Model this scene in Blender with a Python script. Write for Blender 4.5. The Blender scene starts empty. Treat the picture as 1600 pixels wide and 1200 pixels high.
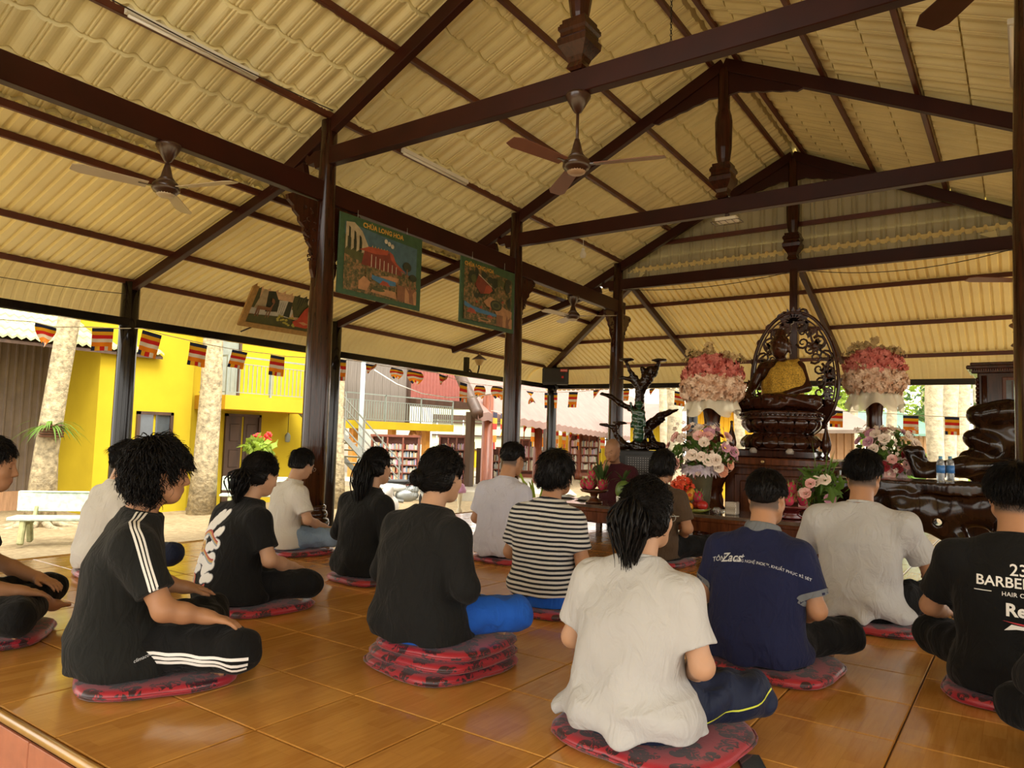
import bpy, math, random
import numpy as np
from mathutils import Vector, Matrix
from mathutils.bvhtree import BVHTree
SC = bpy.context.scene
COL = SC.collection
PI = math.pi
random.seed(7)
# ---------------------------------------------------------------- camera, world, light
CAM_H = 1.0323
def cam_axes(yaw=.615336, pitch=.0741191, roll=.0292552):
    cy, sy, cp, sp = math.cos(yaw), math.sin(yaw), math.cos(pitch), math.sin(pitch)
    f = Vector((-sy*cp, cy*cp, sp)); r = Vector((cy, sy, 0)); u = r.cross(f)
    c, s = math.cos(roll), math.sin(roll)
    return c*r+s*u, -s*r+c*u, f
cd = bpy.data.cameras.new('camera'); cam = bpy.data.objects.new('camera', cd); COL.objects.link(cam)
_r, _u, _f = cam_axes()
cam.matrix_world = Matrix(((_r.x,_u.x,-_f.x,0),(_r.y,_u.y,-_f.y,0),(_r.z,_u.z,-_f.z,CAM_H),(0,0,0,1)))
cd.sensor_width = 36; cd.lens = 1136.62/1600*36; cd.clip_start = .05; cd.clip_end = 300
SC.camera = cam
W = bpy.data.worlds.new('sky'); SC.world = W; W.use_nodes = True
bg = W.node_tree.nodes['Background']; bg.inputs[0].default_value = (1, .95, .86, 1); bg.inputs[1].default_value = 1.0
def lamp(name, typ, loc, rot, energy, col=(1,1,1), **k):
    l = bpy.data.lights.new(name, typ); l.energy = energy; l.color = col
    for a, b in k.items(): setattr(l, a, b)
    o = bpy.data.objects.new(name, l); o.location = loc; o.rotation_euler = rot; COL.objects.link(o); return o
lamp('sun', 'SUN', (0,0,20), Vector((-.52,.25,-.82)).to_track_quat('-Z','Y').to_euler(), 1.5, (1,.94,.82), angle=.5)
SC.view_settings.view_transform = 'Standard'; SC.view_settings.look = 'None'
SC.view_settings.gamma = 1; SC.view_settings.use_curve_mapping = False
SC.view_settings.exposure = 2.15
SC.cycles.use_denoising = True; SC.cycles.max_bounces = 10; SC.cycles.diffuse_bounces = 7
SC.cycles.glossy_bounces = 4; SC.cycles.transparent_max_bounces = 12
SC.cycles.sample_clamp_indirect = 6
# ---------------------------------------------------------------- objects
def tag(o, label=None, cat=None, group=None, kind=None):
    if label: o['label'] = label
    if cat: o['category'] = cat
    if group: o['group'] = group
    if kind: o['kind'] = kind
    return o
def empty(name, loc=(0,0,0), rz=0, label=None, cat=None, group=None, kind=None):
    o = bpy.data.objects.new(name, None); o.empty_display_size = .1
    o.location = loc; o.rotation_euler = (0,0,rz); COL.objects.link(o)
    return tag(o, label, cat, group, kind)
def link(name, me, parent=None, loc=None):
    o = bpy.data.objects.new(name, me); COL.objects.link(o)
    if parent is not None: o.parent = parent
    if loc is not None: o.location = loc
    return o
def copy_tree(o, parent=None):
    c = o.copy(); COL.objects.link(c)
    if parent is not None: c.parent = parent
    for ch in list(o.children): copy_tree(ch, c)
    return c
def vlen(v): return math.sqrt(sum(a*a for a in v))
class MB:
    """collects shapes into ONE mesh"""
    def __init__(s): s.v=[]; s.f=[]; s.m=[]; s.sm=[]; s.cur=0
    def add(s, vs, fs, smooth=False):
        b=len(s.v); s.v.extend([tuple(map(float,p)) for p in vs])
        for f in fs: s.f.append(tuple(b+i for i in f)); s.m.append(s.cur); s.sm.append(smooth)
        return s
    def box(s, c, size, R=None, bev=0.0):
        hx,hy,hz=[a/2 for a in size]
        if bev<=0:
            vs=[(x,y,z) for z in(-hz,hz) for y in(-hy,hy) for x in(-hx,hx)]
            fs=[(0,2,3,1),(4,5,7,6),(0,1,5,4),(2,6,7,3),(0,4,6,2),(1,3,7,5)]
        else:
            b=min(bev,hx*.9,hy*.9,hz*.9); vs=[]
            for sx in(-1,1):
                for sy in(-1,1):
                    for sz in(-1,1):
                        vs+=[(sx*hx,sy*(hy-b),sz*(hz-b)),(sx*(hx-b),sy*hy,sz*(hz-b)),(sx*(hx-b),sy*(hy-b),sz*hz)]
            I=lambda sx,sy,sz,k:((sx>0)*4+(sy>0)*2+(sz>0))*3+k
            fs=[]
            for a in range(3):
                for sg in(-1,1):
                    o=[(-1,-1),(1,-1),(1,1),(-1,1)]; q=[]
                    for p,r in o:
                        t=[0,0,0]; t[a]=sg; t[(a+1)%3]=p; t[(a+2)%3]=r; q.append(I(*t,a))
                    fs.append(tuple(q) if sg>0 else tuple(q[::-1]))
            for a in range(3):
                b1,c1=(a+1)%3,(a+2)%3
                for sb in(-1,1):
                    for sc in(-1,1):
                        q=[]
                        for sa,kk in((-1,b1),(1,b1),(1,c1),(-1,c1)):
                            t=[0,0,0]; t[a]=sa; t[b1]=sb; t[c1]=sc; q.append(I(*t,kk))
                        fs.append(tuple(q) if sb*sc<0 else tuple(q[::-1]))
            for sx in(-1,1):
                for sy in(-1,1):
                    for sz in(-1,1):
                        q=(I(sx,sy,sz,0),I(sx,sy,sz,1),I(sx,sy,sz,2)); fs.append(q if sx*sy*sz>0 else q[::-1])
        if R is not None: vs=[R@Vector(p) for p in vs]
        return s.add([(p[0]+c[0],p[1]+c[1],p[2]+c[2]) for p in vs],fs)
    def bar(s, a, b, w, h, up=(0,0,1), bev=0.0, drop=0.0):
        """rectangular bar from a to b, w across, h along up"""
        a=Vector(a); b=Vector(b); d=b-a; L=d.length; d.normalize(); up=Vector(up)
        x=d.cross(up)
        if x.length<1e-5: x=d.cross(Vector((1,0,0)))
        x.normalize(); z=x.cross(d)
        R=Matrix((x,d,z)).transposed()
        return s.box((a+b)/2+z*drop,(w,L,h),R,bev)
    def tube(s, path, r, n=8, cap=True, smooth=True, squash=1.0):
        P=[Vector(p) for p in path]; m=len(P); rs=[r]*m if not hasattr(r,'__len__') else list(r)
        b=len(s.v); vs=[]; t0=(P[1]-P[0]).normalized(); x=t0.orthogonal().normalized()
        for i in range(m):
            t=(P[min(i+1,m-1)]-P[max(i-1,0)]).normalized()
            x=(x-t*x.dot(t)); x=x.normalized() if x.length>1e-6 else t.orthogonal().normalized(); y=t.cross(x)
            for k in range(n):
                a=2*PI*k/n; vs.append(P[i]+(x*math.cos(a)+y*math.sin(a)*squash)*rs[i])
        fs=[(i*n+k,i*n+(k+1)%n,(i+1)*n+(k+1)%n,(i+1)*n+k) for i in range(m-1) for k in range(n)]
        if cap: fs+=[tuple(range(n))[::-1],tuple((m-1)*n+k for k in range(n))]
        return s.add(vs,fs,smooth)
    def lathe(s, prof, n=16, c=(0,0,0), smooth=True, rot=0.0, R=None, wob=None):
        """prof: [(r,z)] bottom to top"""
        vs=[]
        for r,z in prof:
            for k in range(n):
                a=2*PI*k/n+rot; q=r*(wob(a,z) if wob else 1); vs.append((q*math.cos(a),q*math.sin(a),z))
        m=len(prof); fs=[(i*n+k,i*n+(k+1)%n,(i+1)*n+(k+1)%n,(i+1)*n+k) for i in range(m-1) for k in range(n)]
        if prof[0][0]>1e-4: fs.append(tuple(range(n))[::-1])
        if prof[-1][0]>1e-4: fs.append(tuple((m-1)*n+k for k in range(n)))
        if R is not None: vs=[R@Vector(p) for p in vs]
        return s.add([(p[0]+c[0],p[1]+c[1],p[2]+c[2]) for p in vs],fs,smooth)
    def prism(s, pts, d0, d1, fn):
        """polygon pts (2d) extruded between depth d0,d1 mapped by fn(u,v,d)"""
        n=len(pts); vs=[fn(u,v,d0) for u,v in pts]+[fn(u,v,d1) for u,v in pts]
        return s.add(vs,[tuple(range(n))[::-1],tuple(range(n,2*n))]+[(i,(i+1)%n,n+(i+1)%n,n+i) for i in range(n)])
    def grid(s, fn, nu, nv, smooth=True, closed=False):
        vs=[fn(i/nu,j/nv) for j in range(nv+1) for i in range(nu+1)]
        fs=[(j*(nu+1)+i,j*(nu+1)+i+1,(j+1)*(nu+1)+i+1,(j+1)*(nu+1)+i) for j in range(nv) for i in range(nu)]
        return s.add(vs,fs,smooth)
    def ball(s, c, r, nu=8, nv=6, R=None):
        rx,ry,rz=(r,r,r) if not hasattr(r,'__len__') else r
        pr=[]
        vs=[(0,0,-rz)]
        for j in range(1,nv):
            t=-PI/2+PI*j/nv
            for k in range(nu):
                a=2*PI*k/nu; vs.append((rx*math.cos(t)*math.cos(a),ry*math.cos(t)*math.sin(a),rz*math.sin(t)))
        vs.append((0,0,rz)); fs=[(0,1+(k+1)%nu,1+k) for k in range(nu)]
        for j in range(nv-2):
            for k in range(nu):
                a=1+j*nu; fs.append((a+k,a+(k+1)%nu,a+nu+(k+1)%nu,a+nu+k))
        e=len(vs)-1; a=1+(nv-2)*nu; fs+=[(a+k,a+(k+1)%nu,e) for k in range(nu)]
        if R is not None: vs=[R@Vector(p) for p in vs]
        return s.add([(p[0]+c[0],p[1]+c[1],p[2]+c[2]) for p in vs],fs,True)
    def mesh(s, name):
        me=bpy.data.meshes.new(name); me.from_pydata(s.v,[],s.f)
        me.polygons.foreach_set('use_smooth',s.sm); me.polygons.foreach_set('material_index',s.m)
        return me
    def build(s, name, mat, parent=None, loc=None):
        me=s.mesh(name)
        for m in (mat if isinstance(mat,(list,tuple)) else [mat]): me.materials.append(m)
        me.update(); return link(name,me,parent,loc)
def npmesh(name, V, F, mat, parent=None, smooth=True):
    """fast mesh from arrays: V (n,3); F (m,3|4)"""
    me=bpy.data.meshes.new(name); V=np.asarray(V,np.float32); F=np.asarray(F,np.int32); k=F.shape[1]
    me.vertices.add(len(V)); me.vertices.foreach_set('co',V.ravel())
    me.loops.add(F.size); me.loops.foreach_set('vertex_index',F.ravel())
    me.polygons.add(len(F)); me.polygons.foreach_set('loop_start',np.arange(0,F.size,k,dtype=np.int32))
    try: me.polygons.foreach_set('loop_total',np.full(len(F),k,np.int32))
    except Exception: pass
    me.polygons.foreach_set('use_smooth',np.full(len(F),smooth))
    me.update(calc_edges=True); me.validate()
    for m in (mat if isinstance(mat,(list,tuple)) else [mat]): me.materials.append(m)
    return link(name,me,parent)
# ---------------------------------------------------------------- materials
MATS={}
class NT:
    def __init__(s,m): s.t=m.node_tree; s.n=s.t.nodes; s.b=s.n['Principled BSDF']
    def new(s,typ,**k):
        x=s.n.new(typ)
        for a,v in k.items():
            if a in x.inputs.keys(): x.inputs[a].default_value=v
            else: setattr(x,a,v)
        return x
    def l(s,a,b): s.t.links.new(a,b)
    def co(s,kind='Object',scale=(1,1,1),rot=(0,0,0)):
        c=s.new('ShaderNodeTexCoord'); mp=s.new('ShaderNodeMapping'); mp.inputs['Scale'].default_value=scale; mp.inputs['Rotation'].default_value=rot
        s.l(c.outputs[kind],mp.inputs[0]); return mp.outputs[0]
    def ramp(s,fac,stops,interp='LINEAR'):
        r=s.new('ShaderNodeValToRGB'); r.color_ramp.interpolation=interp; e=r.color_ramp.elements
        while len(e)<len(stops): e.new(.5)
        for x,(p,c) in zip(e,stops): x.position=p; x.color=(*c[:3],1)
        s.l(fac,r.inputs[0]); return r.outputs[0]
    def noise(s,vec,scale,detail=3,rough=.55,dist=0):
        n=s.new('ShaderNodeTexNoise'); n.inputs['Scale'].default_value=scale; n.inputs['Detail'].default_value=detail
        n.inputs['Roughness'].default_value=rough; n.inputs['Distortion'].default_value=dist
        s.l(vec,n.inputs['Vector']); return n.outputs[0]
    def bump(s,h,strength=.3,dist=.01,base=None):
        b=s.new('ShaderNodeBump'); b.inputs['Strength'].default_value=strength; b.inputs['Distance'].default_value=dist
        s.l(h,b.inputs['Height'])
        if base is not None: s.l(base,b.inputs['Normal'])
        s.l(b.outputs[0],s.b.inputs['Normal']); return b.outputs[0]
    def mix(s,fac,a,b,mode='MIX'):
        m=s.new('ShaderNodeMix',data_type='RGBA',blend_type=mode)
        for sock,val in ((m.inputs[0],fac),(m.inputs[6],a),(m.inputs[7],b)):
            if hasattr(val,'is_linked') : s.l(val,sock)
            elif hasattr(val,'__len__'): sock.default_value=(*val[:3],1)
            else: sock.default_value=val
        return m.outputs[2]
    def math(s,op,a,b=0.0,c=None):
        m=s.new('ShaderNodeMath',operation=op)
        for i,v in enumerate((a,b) if c is None else (a,b,c)):
            if hasattr(v,'is_linked'): s.l(v,m.inputs[i])
            else: m.inputs[i].default_value=v
        return m.outputs[0]
def mat0(name,rough=.5,metal=0,spec=.5,coat=0,sheen=0):
    m=bpy.data.materials.new(name); m.use_nodes=True; t=NT(m); b=t.b
    b.inputs['Roughness'].default_value=rough; b.inputs['Metallic'].default_value=metal
    b.inputs['Specular IOR Level'].default_value=spec; b.inputs['Coat Weight'].default_value=coat; b.inputs['Coat Roughness'].default_value=.08
    if sheen: b.inputs['Sheen Weight'].default_value=sheen
    return m,t
def pm(name,col,rough=.55,metal=0,var=.15,scale=6,bump=0,bscale=60,coat=0,spec=.5,stretch=(1,1,1),bd=.004,sheen=0,trans=0):
    """plain procedural surface: colour varied by noise, optional fine bump"""
    if name in MATS: return MATS[name]
    m,t=mat0(name,rough,metal,spec,coat,sheen); v=t.co('Object',stretch)
    n=t.noise(v,scale,4)
    c0=tuple(max(0,x*(1-var)) for x in col); c1=tuple(min(1,x*(1+var)) for x in col)
    t.l(t.ramp(n,[(.3,c0),(.7,c1)]),t.b.inputs['Base Color'])
    if bump: t.bump(t.noise(v,bscale,3),bump,bd)
    if trans: t.b.inputs['Transmission Weight'].default_value=trans
    MATS[name]=m; return m
def sm(a,b,x):
    t=np.clip((x-a)/(b-a),0,1); return t*t*(3-2*t)
# ---------------------------------------------------------------- signed-distance modelling (smooth bodies as one continuous surface)
class Sdf:
    def __init__(s): s.p=[]; s.disp=None
    def rc(s,a,b,ra,rb,k=.03,op=0): s.p.append(('rc',np.array(a,np.float32),np.array(b,np.float32),ra,rb,k,op)); return s
    def el(s,c,r,R=None,k=.03,op=0):
        s.p.append(('el',np.array(c,np.float32),np.array(r,np.float32),None if R is None else np.array(R,np.float32),0,k,op)); return s
    def tab(s,rows,k=.03,op=0,sq=2.0):
        """stack of ellipse sections rows=(z,a,b,cx,cy)"""
        r=np.array(rows,np.float32); s.p.append(('tab',r,sq,0,0,k,op)); return s
    def half(s,pt,n,k=.005): s.p.append(('half',np.array(pt,np.float32),np.array(n,np.float32)/np.linalg.norm(n),0,0,k,2)); return s
    def fn(s,f,k=.02,op=0): s.p.append(('fn',f,0,0,0,k,op)); return s
    def __call__(s,P):
        d=None
        for t,a,b,ra,rb,k,op in s.p:
            if t=='rc':
                ab=b-a; q=P-a; L=float(ab@ab)+1e-9; h=np.clip((q@ab)/L,0,1)
                e=np.sqrt(((q-h[:,None]*ab)**2).sum(1))-(ra+(rb-ra)*h)
            elif t=='el':
                q=P-a
                if ra is not None: q=q@ra
                u=q/b; k0=np.sqrt((u*u).sum(1)); w=u/b; k1=np.sqrt((w*w).sum(1))+1e-9
                e=np.where(k0<1e-4,-b.min(),k0*(k0-1)/k1)
            elif t=='tab':
                z=P[:,2]; A=np.interp(z,a[:,0],a[:,1]); B=np.interp(z,a[:,0],a[:,2]); X=np.interp(z,a[:,0],a[:,3]); Y=np.interp(z,a[:,0],a[:,4])
                u=np.abs((P[:,0]-X)/A); w=np.abs((P[:,1]-Y)/B)
                kk=(u**b+w**b)**(1/b); e=(kk-1)*np.minimum(A,B)
                e=np.maximum(e,np.maximum(z-a[-1,0],a[0,0]-z))
            elif t=='half': e=(P-a)@b
            else: e=a(P)
            if d is None: d=e
            elif op==0:
                h=np.maximum(k-np.abs(d-e),0)/k if k>0 else 0; d=np.minimum(d,e)-h*h*k*.25
            elif op==1:
                e=-e; h=np.maximum(k-np.abs(d-e),0)/k; d=np.maximum(d,e)+h*h*k*.25
            else:
                h=np.maximum(k-np.abs(d-e),0)/k; d=np.maximum(d,e)+h*h*k*.25
        if s.disp is not None: d=d+s.disp(P,d)
        return d
OFF8=np.array([(i,j,k) for i in(0,1) for j in(0,1) for k in(0,1)],np.int64)
def snet(f,lo,hi,h,levels=3,marg=1.6):
    lo=np.array(lo,float); hi=np.array(hi,float); H=h*2**levels
    n=np.ceil((hi-lo)/H).astype(int)+1
    C=np.stack(np.meshgrid(*[np.arange(x) for x in n],indexing='ij'),-1).reshape(-1,3).astype(np.int64)
    for l in range(levels,-1,-1):
        H=h*2**l
        if l:
            d=f((lo+(C+.5)*H).astype(np.float32)); C=C[np.abs(d)<H*.87*marg+.004]
            C=(C[:,None,:]*2+OFF8[None]).reshape(-1,3)
    B=np.int64(1<<20); key=lambda c:(c[...,0]*B+c[...,1])*B+c[...,2]
    K=key(C); o=np.argsort(K); C=C[o]; K=K[o]
    cc=C[:,None,:]+OFF8[None]; ck=key(cc).reshape(-1); uk,inv=np.unique(ck,return_inverse=True)
    up=np.stack([uk//(B*B),(uk//B)%B,uk%B],-1)
    val=f((lo+up*h).astype(np.float32)); cv=val[inv].reshape(-1,8); s=cv<0
    act=s.any(1)&~s.all(1); C=C[act]; K=K[act]; cv=cv[act]; s=s[act]
    acc=np.zeros((len(C),3)); cnt=np.zeros(len(C))
    for a in range(8):
        for ax in range(3):
            if OFF8[a][ax]==0:
                b=a+(4,2,1)[ax]; m=s[:,a]!=s[:,b]
                t=np.where(m,cv[:,a]/(cv[:,a]-cv[:,b]+1e-12),0)
                p=OFF8[a][None].astype(float).repeat(len(C),0); p[:,ax]+=t
                acc+=p*m[:,None]; cnt+=m
    V=lo+(C+acc/np.maximum(cnt,1)[:,None])*h
    F=[]
    for ax in range(3):
        b=(4,2,1)[ax]; m=s[:,0]!=s[:,b]; c=C[m]; sg=s[m,0]
        u=np.zeros(3,np.int64); v=u.copy(); u[(ax+1)%3]=1; v[(ax+2)%3]=1
        q=[]; ok=np.ones(len(c),bool)
        for off in (0*u,u,u+v,v):
            kk=key(c-off); i=np.searchsorted(K,kk); i=np.minimum(i,len(K)-1); ok&=(K[i]==kk); q.append(i)
        q=np.stack(q,-1)[ok]; sg=sg[ok]; q[~sg]=q[~sg][:,::-1]; F.append(q)
    F=np.concatenate(F); 
    return V,F
def grad(f,P,e=.002):
    P=P.astype(np.float32); g=np.stack([f(P+np.array(o,np.float32)*e)-f(P-np.array(o,np.float32)*e) for o in((1,0,0),(0,1,0),(0,0,1))],-1)
    return g/(np.linalg.norm(g,axis=1,keepdims=True)+1e-9)
def strands(P,R,n=3):
    """P (N,m,3) polylines, R (N,m) radii -> tapered tubes as arrays"""
    N,m,_=P.shape; T=np.gradient(P,axis=1); T/=np.linalg.norm(T,axis=2,keepdims=True)+1e-9
    ref=np.where(np.abs(T[:,:1,2:3])>.9,np.array([1.,0,0]),np.array([0,0,1.])); X=np.cross(T,np.broadcast_to(ref,T.shape)); X/=np.linalg.norm(X,axis=2,keepdims=True)+1e-9; Y=np.cross(T,X)
    ring=[P+(X*math.cos(2*PI*k/n)+Y*math.sin(2*PI*k/n))*R[...,None] for k in range(n)]
    V=np.stack(ring,2).reshape(-1,3)
    b=(np.arange(N)[:,None,None]*m+np.arange(m-1)[None,:,None])*n; k=np.arange(n)[None,None,:]; k2=(k+1)%n
    F=np.stack([b+k,b+k2,b+n+k2,b+n+k],-1).reshape(-1,4)
    return V,F
def join_np(parts):
    V=[];F=[];b=0
    for v,f in parts:
        V.append(v); F.append(f+b); b+=len(v)
    return np.concatenate(V),np.concatenate(F)
def rotm(rx=0,ry=0,rz=0): return np.array((Matrix.Rotation(rz,3,'Z')@Matrix.Rotation(ry,3,'Y')@Matrix.Rotation(rx,3,'X')))
# ---------------------------------------------------------------- shared materials
BEAM=pm('painted_red_brown_steel',(.030,.005,.002),.42,var=.25,scale=3,bump=.08,bscale=30,spec=.25)
PURL=pm('painted_purlin',(.085,.018,.006),.45,var=.25,scale=3)
LACQ=None
def lacquer(name,c0,c1,rough=.16,sc=3.0):
    if name in MATS: return MATS[name]
    m,t=mat0(name,rough,0,.30,.06); v=t.co('Object',(9*sc,9*sc,.7*sc)); n=t.noise(v,1.0,5,.6,1.2)
    t.l(t.ramp(n,[(.3,c0),(.72,c1)]),t.b.inputs['Base Color']); t.bump(t.noise(v,2.2,3),.06,.004); MATS[name]=m; return m
LACQ=lacquer('lacquered_dark_wood',(.010,.004,.0022),(.055,.017,.007))
BLACKC=lacquer('black_painted_post',(.005,.004,.0035),(.013,.009,.007),.12)
CARVE=lacquer('carved_dark_wood',(.018,.005,.0025),(.06,.016,.007),.18,2)
SHEET=pm('cream_roof_sheet',(.80,.73,.42),.5,var=.10,scale=1.2,spec=.35)
SHEET2=pm('lightened_golden_eave_sheet',(.95,.83,.43),.45,var=.08,scale=1.2,spec=.4)  # golden eave sheet, lightened to stand in for light bounced up from below
def tilt(y): return -.013*(y-4.96)
# ---------------------------------------------------------------- floor of wood-look tiles
def tile_mat():
    m,t=mat0('wood_look_floor_tile',.2,0,.5,.25)
    g=t.new('ShaderNodeNewGeometry'); mp=t.new('ShaderNodeMapping'); mp.inputs['Rotation'].default_value=(0,0,PI/2); t.l(g.outputs['Position'],mp.inputs[0])
    br=t.new('ShaderNodeTexBrick'); br.inputs['Scale'].default_value=1; br.inputs['Brick Width'].default_value=.225; br.inputs['Row Height'].default_value=.0748
    br.inputs['Mortar Size'].default_value=.0012; br.inputs['Bias'].default_value=0; br.offset=.5; br.squash=1
    br.inputs['Color1'].default_value=(.36,.155,.028,1); br.inputs['Color2'].default_value=(.54,.28,.065,1); br.inputs['Mortar'].default_value=(.34,.15,.035,1)
    t.l(mp.outputs[0],br.inputs['Vector'])
    mp2=t.new('ShaderNodeMapping'); mp2.inputs['Scale'].default_value=(60,5,5); t.l(g.outputs['Position'],mp2.inputs[0])
    gr=t.noise(mp2.outputs[0],1,4,.6,.6)
    c=t.mix(.45,br.outputs[0],t.ramp(gr,[(.3,(.38,.165,.03)),(.7,(.64,.34,.09))]))
    oi=t.new('ShaderNodeObjectInfo'); c=t.mix(.35,c,t.ramp(oi.outputs['Random'],[(0,(.37,.16,.03)),(1,(.62,.33,.085))]))
    t.l(c,t.b.inputs['Base Color'])
    t.l(t.ramp(t.noise(mp2.outputs[0],.35,2),[(.3,(.13,)*3),(.7,(.24,)*3)]),t.b.inputs['Roughness'])
    return m
TILE=tile_mat(); TS=.45; X0=-2.196; Y0=2.080
GROUT=pm('dark_grout',(.10,.045,.015),.8); TERRA=pm('terracotta_riser',(.36,.12,.055),.55,var=.12,scale=14,bump=.1)
NOSE=pm('glazed_yellow_nosing',(.40,.22,.045),.3,var=.2,scale=9)
floor=empty('floor',(0,0,0),0,'raised platform floor of glossy wood-look tiles','floor',kind='structure')
b=MB(); b.box((-1.7,7.4,-.46),(9.06,12.4,.905)); b.box((-1.7,7.4,-.45),(9.085,12.45,.86)); b.build('platform_base',GROUT,floor)
tb=MB(); e=.004; h=TS/2-.0028
tb.add([(-h,-h,-.01),(h,-h,-.01),(h,h,-.01),(-h,h,-.01),(-h,-h,-.0025),(h,-h,-.0025),(h,h,-.0025),(-h,h,-.0025),(-h+e,-h+e,0),(h-e,-h+e,0),(h-e,h-e,0),(-h+e,h-e,0)],
 [(8,9,10,11)]+[(4+i,4+(i+1)%4,8+(i+1)%4,8+i) for i in range(4)]+[(i,(i+1)%4,4+(i+1)%4,4+i) for i in range(4)])
tme=tb.mesh('floor_tile'); tme.materials.append(TILE)
cells=[]
for i in range(-9,11):
    for j in range(-2,26):
        x=X0+(i+.5)*TS; y=Y0+(j+.5)*TS
        dep=.577*-x+.8166*y; lat=.8166*x+.577*y
        vis=abs(lat)<dep*.78+.5 and dep>0
        cells.append((dep if vis else 99+dep,x,y))
cells.sort(); far=MB()
for n,(d,x,y) in enumerate(cells):
    if n<290: link('floor_tile',tme,floor,(x,y,0))
    else: far.add([(p[0]+x,p[1]+y,p[2]) for p in tb.v],tb.f)
tag(far.build('floor_tile_field',TILE,floor),kind='stuff')
# riser tiles below the front and left edge, and the nosing
rb=MB(); rb.box((0,0,0),(TS-.006,.014,.40),None,.003); rme=rb.mesh('riser_tile'); rme.materials.append(TERRA)
for i in range(-9,11):
    for z in (-.235,-.64): link('riser_tile',rme,floor,(X0+(i+.5)*TS-.11,1.155,z))
rb=MB(); rb.box((0,0,0),(.014,TS-.006,.40),None,.003); rm2=rb.mesh('riser_tile_side'); rm2.materials.append(TERRA)
for j in range(-2,26):
    for z in (-.235,-.64): link('riser_tile',rm2,floor,(-6.262,Y0+(j+.5)*TS,z))
b=MB(); b.tube([(-6.262,1.158,-.008),(2.75,1.158,-.008)],.017,8); b.tube([(-6.262,1.158,-.008),(-6.262,13.7,-.008)],.017,8); b.build('nosing',NOSE,floor)
# ---------------------------------------------------------------- ground outside
def sand_mat():
    m,t=mat0('sandy_ground',.9,0,.2); v=t.co('Object'); n=t.noise(v,.6,6,.6); n2=t.noise(v,9,5,.7)
    c=t.mix(.5,t.ramp(n,[(.3,(.19,.135,.068)),(.65,(.33,.26,.15))]),t.ramp(n2,[(.35,(.15,.10,.055)),(.65,(.39,.31,.18))])); t.l(c,t.b.inputs['Base Color'])
    t.bump(n2,.6,.03); return m
GZ=-.9
def gnoise(x,y): return .025*math.sin(1.3*x+.7*y)+.02*math.sin(2.9*y-1.1*x)+.015*math.sin(5.1*x+2)
b=MB(); b.grid(lambda u,v:(-70+u*120,-40+v*130,GZ+(gnoise(-70+u*120,-40+v*130))),110,110)
tag(b.build('ground',sand_mat()),'sandy earth ground around the raised platform','ground',kind='structure')
# ---------------------------------------------------------------- columns
CX=(-5.97,.085); CY=(4.96,8.45,11.68)
def column(x,y,lab,top=4.32):
    c=empty('column',(x,y,0),0,lab,'column',kind='structure')
    b=MB(); b.lathe([(.128,.28),(.133,.9),(.132,1.6),(.125,2.3),(.112,2.9),(.098,3.4),(.088,3.8),(.085,top+tilt(y))],24); b.build('shaft',LACQ,c)
    b=MB(); b.lathe([(.20,0),(.21,.03),(.20,.06),(.17,.075),(.185,.10),(.19,.125),(.18,.15),(.155,.165),(.165,.185),(.17,.205),(.16,.23),(.142,.245),(.15,.265),(.15,.285),(.13,.30)],24); b.build('turned_base',LACQ,c)
    return c
def wavy(pts,fx):  # scalloped carved outline
    return pts
def bracket(c,sy,z,x0=0):
    """pierced carved bracket in the plane along Y under the long beam"""
    rnd=random.Random(int(sy*10+z*7+x0*100)); b=MB(); pts=[(0,0),(.34,0)]
    n=13
    for i in range(n+1):
        t=i/n; u=.36*(1-t)**1.5+.05+(.016 if i%2 else -.012); pts.append((u,-.03-t*.60))
    pts+=[(.06,-.72),(.03,-.80),(0,-.80)]
    f=lambda u,v,d:(d,sy*(u+.10),z+v); b.prism(pts,-.022,.022,f)
    for i in range(26):
        t=rnd.random(); v=-.03-t*.62; u=rnd.uniform(.03,.34*(1-t)**1.4+.06); r=rnd.uniform(.016,.034)
        a0=rnd.random()*6.3; P=[]
        for k in range(7):
            a=a0+k*.8; rr=r*(1-.1*k); P.append((.026*(1 if i%2 else -1),sy*(u+.1+rr*math.cos(a)),z+v+rr*math.sin(a)))
        b.tube(P,[.009*(1-.08*k) for k in range(7)],5)
    b.build('carved_bracket',CARVE,c)
wh={(-5.97,4.96):'round lacquered column nearest on the left, beside the larger hanging photo board',(-5.97,8.45):'round lacquered column beside the smaller hanging photo board',
    (-5.97,11.68):'round lacquered column behind the black driftwood carving',(.085,4.96):'round lacquered column at the right picture edge, nearest of its row',
    (.085,8.45):'round lacquered column at the right picture edge, middle of its row',(.085,11.68):'round lacquered column at the right picture edge, farthest of its row'}
for (x,y),lab in wh.items():
    c=column(x,y,lab)
    if x<0:
        bracket(c,-1,3.42+tilt(y)); bracket(c,1,3.42+tilt(y))
column(-5.97,1.49,'round lacquered column of the front truss, just outside the picture on the left')
def ocol(x,y,lab,top):
    c=empty('outer_post',(x,y,GZ),0,lab,'column',kind='structure')
    b=MB(); b.lathe([(.125,0),(.13,.5),(.125,1.5),(.12,3.0),(.115,top-GZ)],20); b.build('shaft',BLACKC,c)
    b=MB(); b.lathe([(.19,-.05),(.19,.06),(.16,.10),(.17,.14),(.14,.18)],20); b.build('turned_base',BLACKC,c)
ocol(-9.87,4.96,'glossy black outer post at the left eave, in front of the yellow building',2.98)
ocol(-9.77,8.45,'glossy black outer post at the left eave, behind the nearest round column',2.95)
ocol(-9.62,15.35,'glossy black corner post under the black loudspeaker',2.3)
ocol(-6.0,15.4,'glossy black rear post behind the left orchid arrangement',2.75)
ocol(.03,15.4,'glossy black rear post behind the shrine cabinet',2.75)
ocol(-9.87,1.49,'glossy black outer post of the front truss, outside the picture on the left',3.0)
ocol(3.8,4.96,'glossy black outer post of the right eave, outside the picture',3.0)
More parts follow.
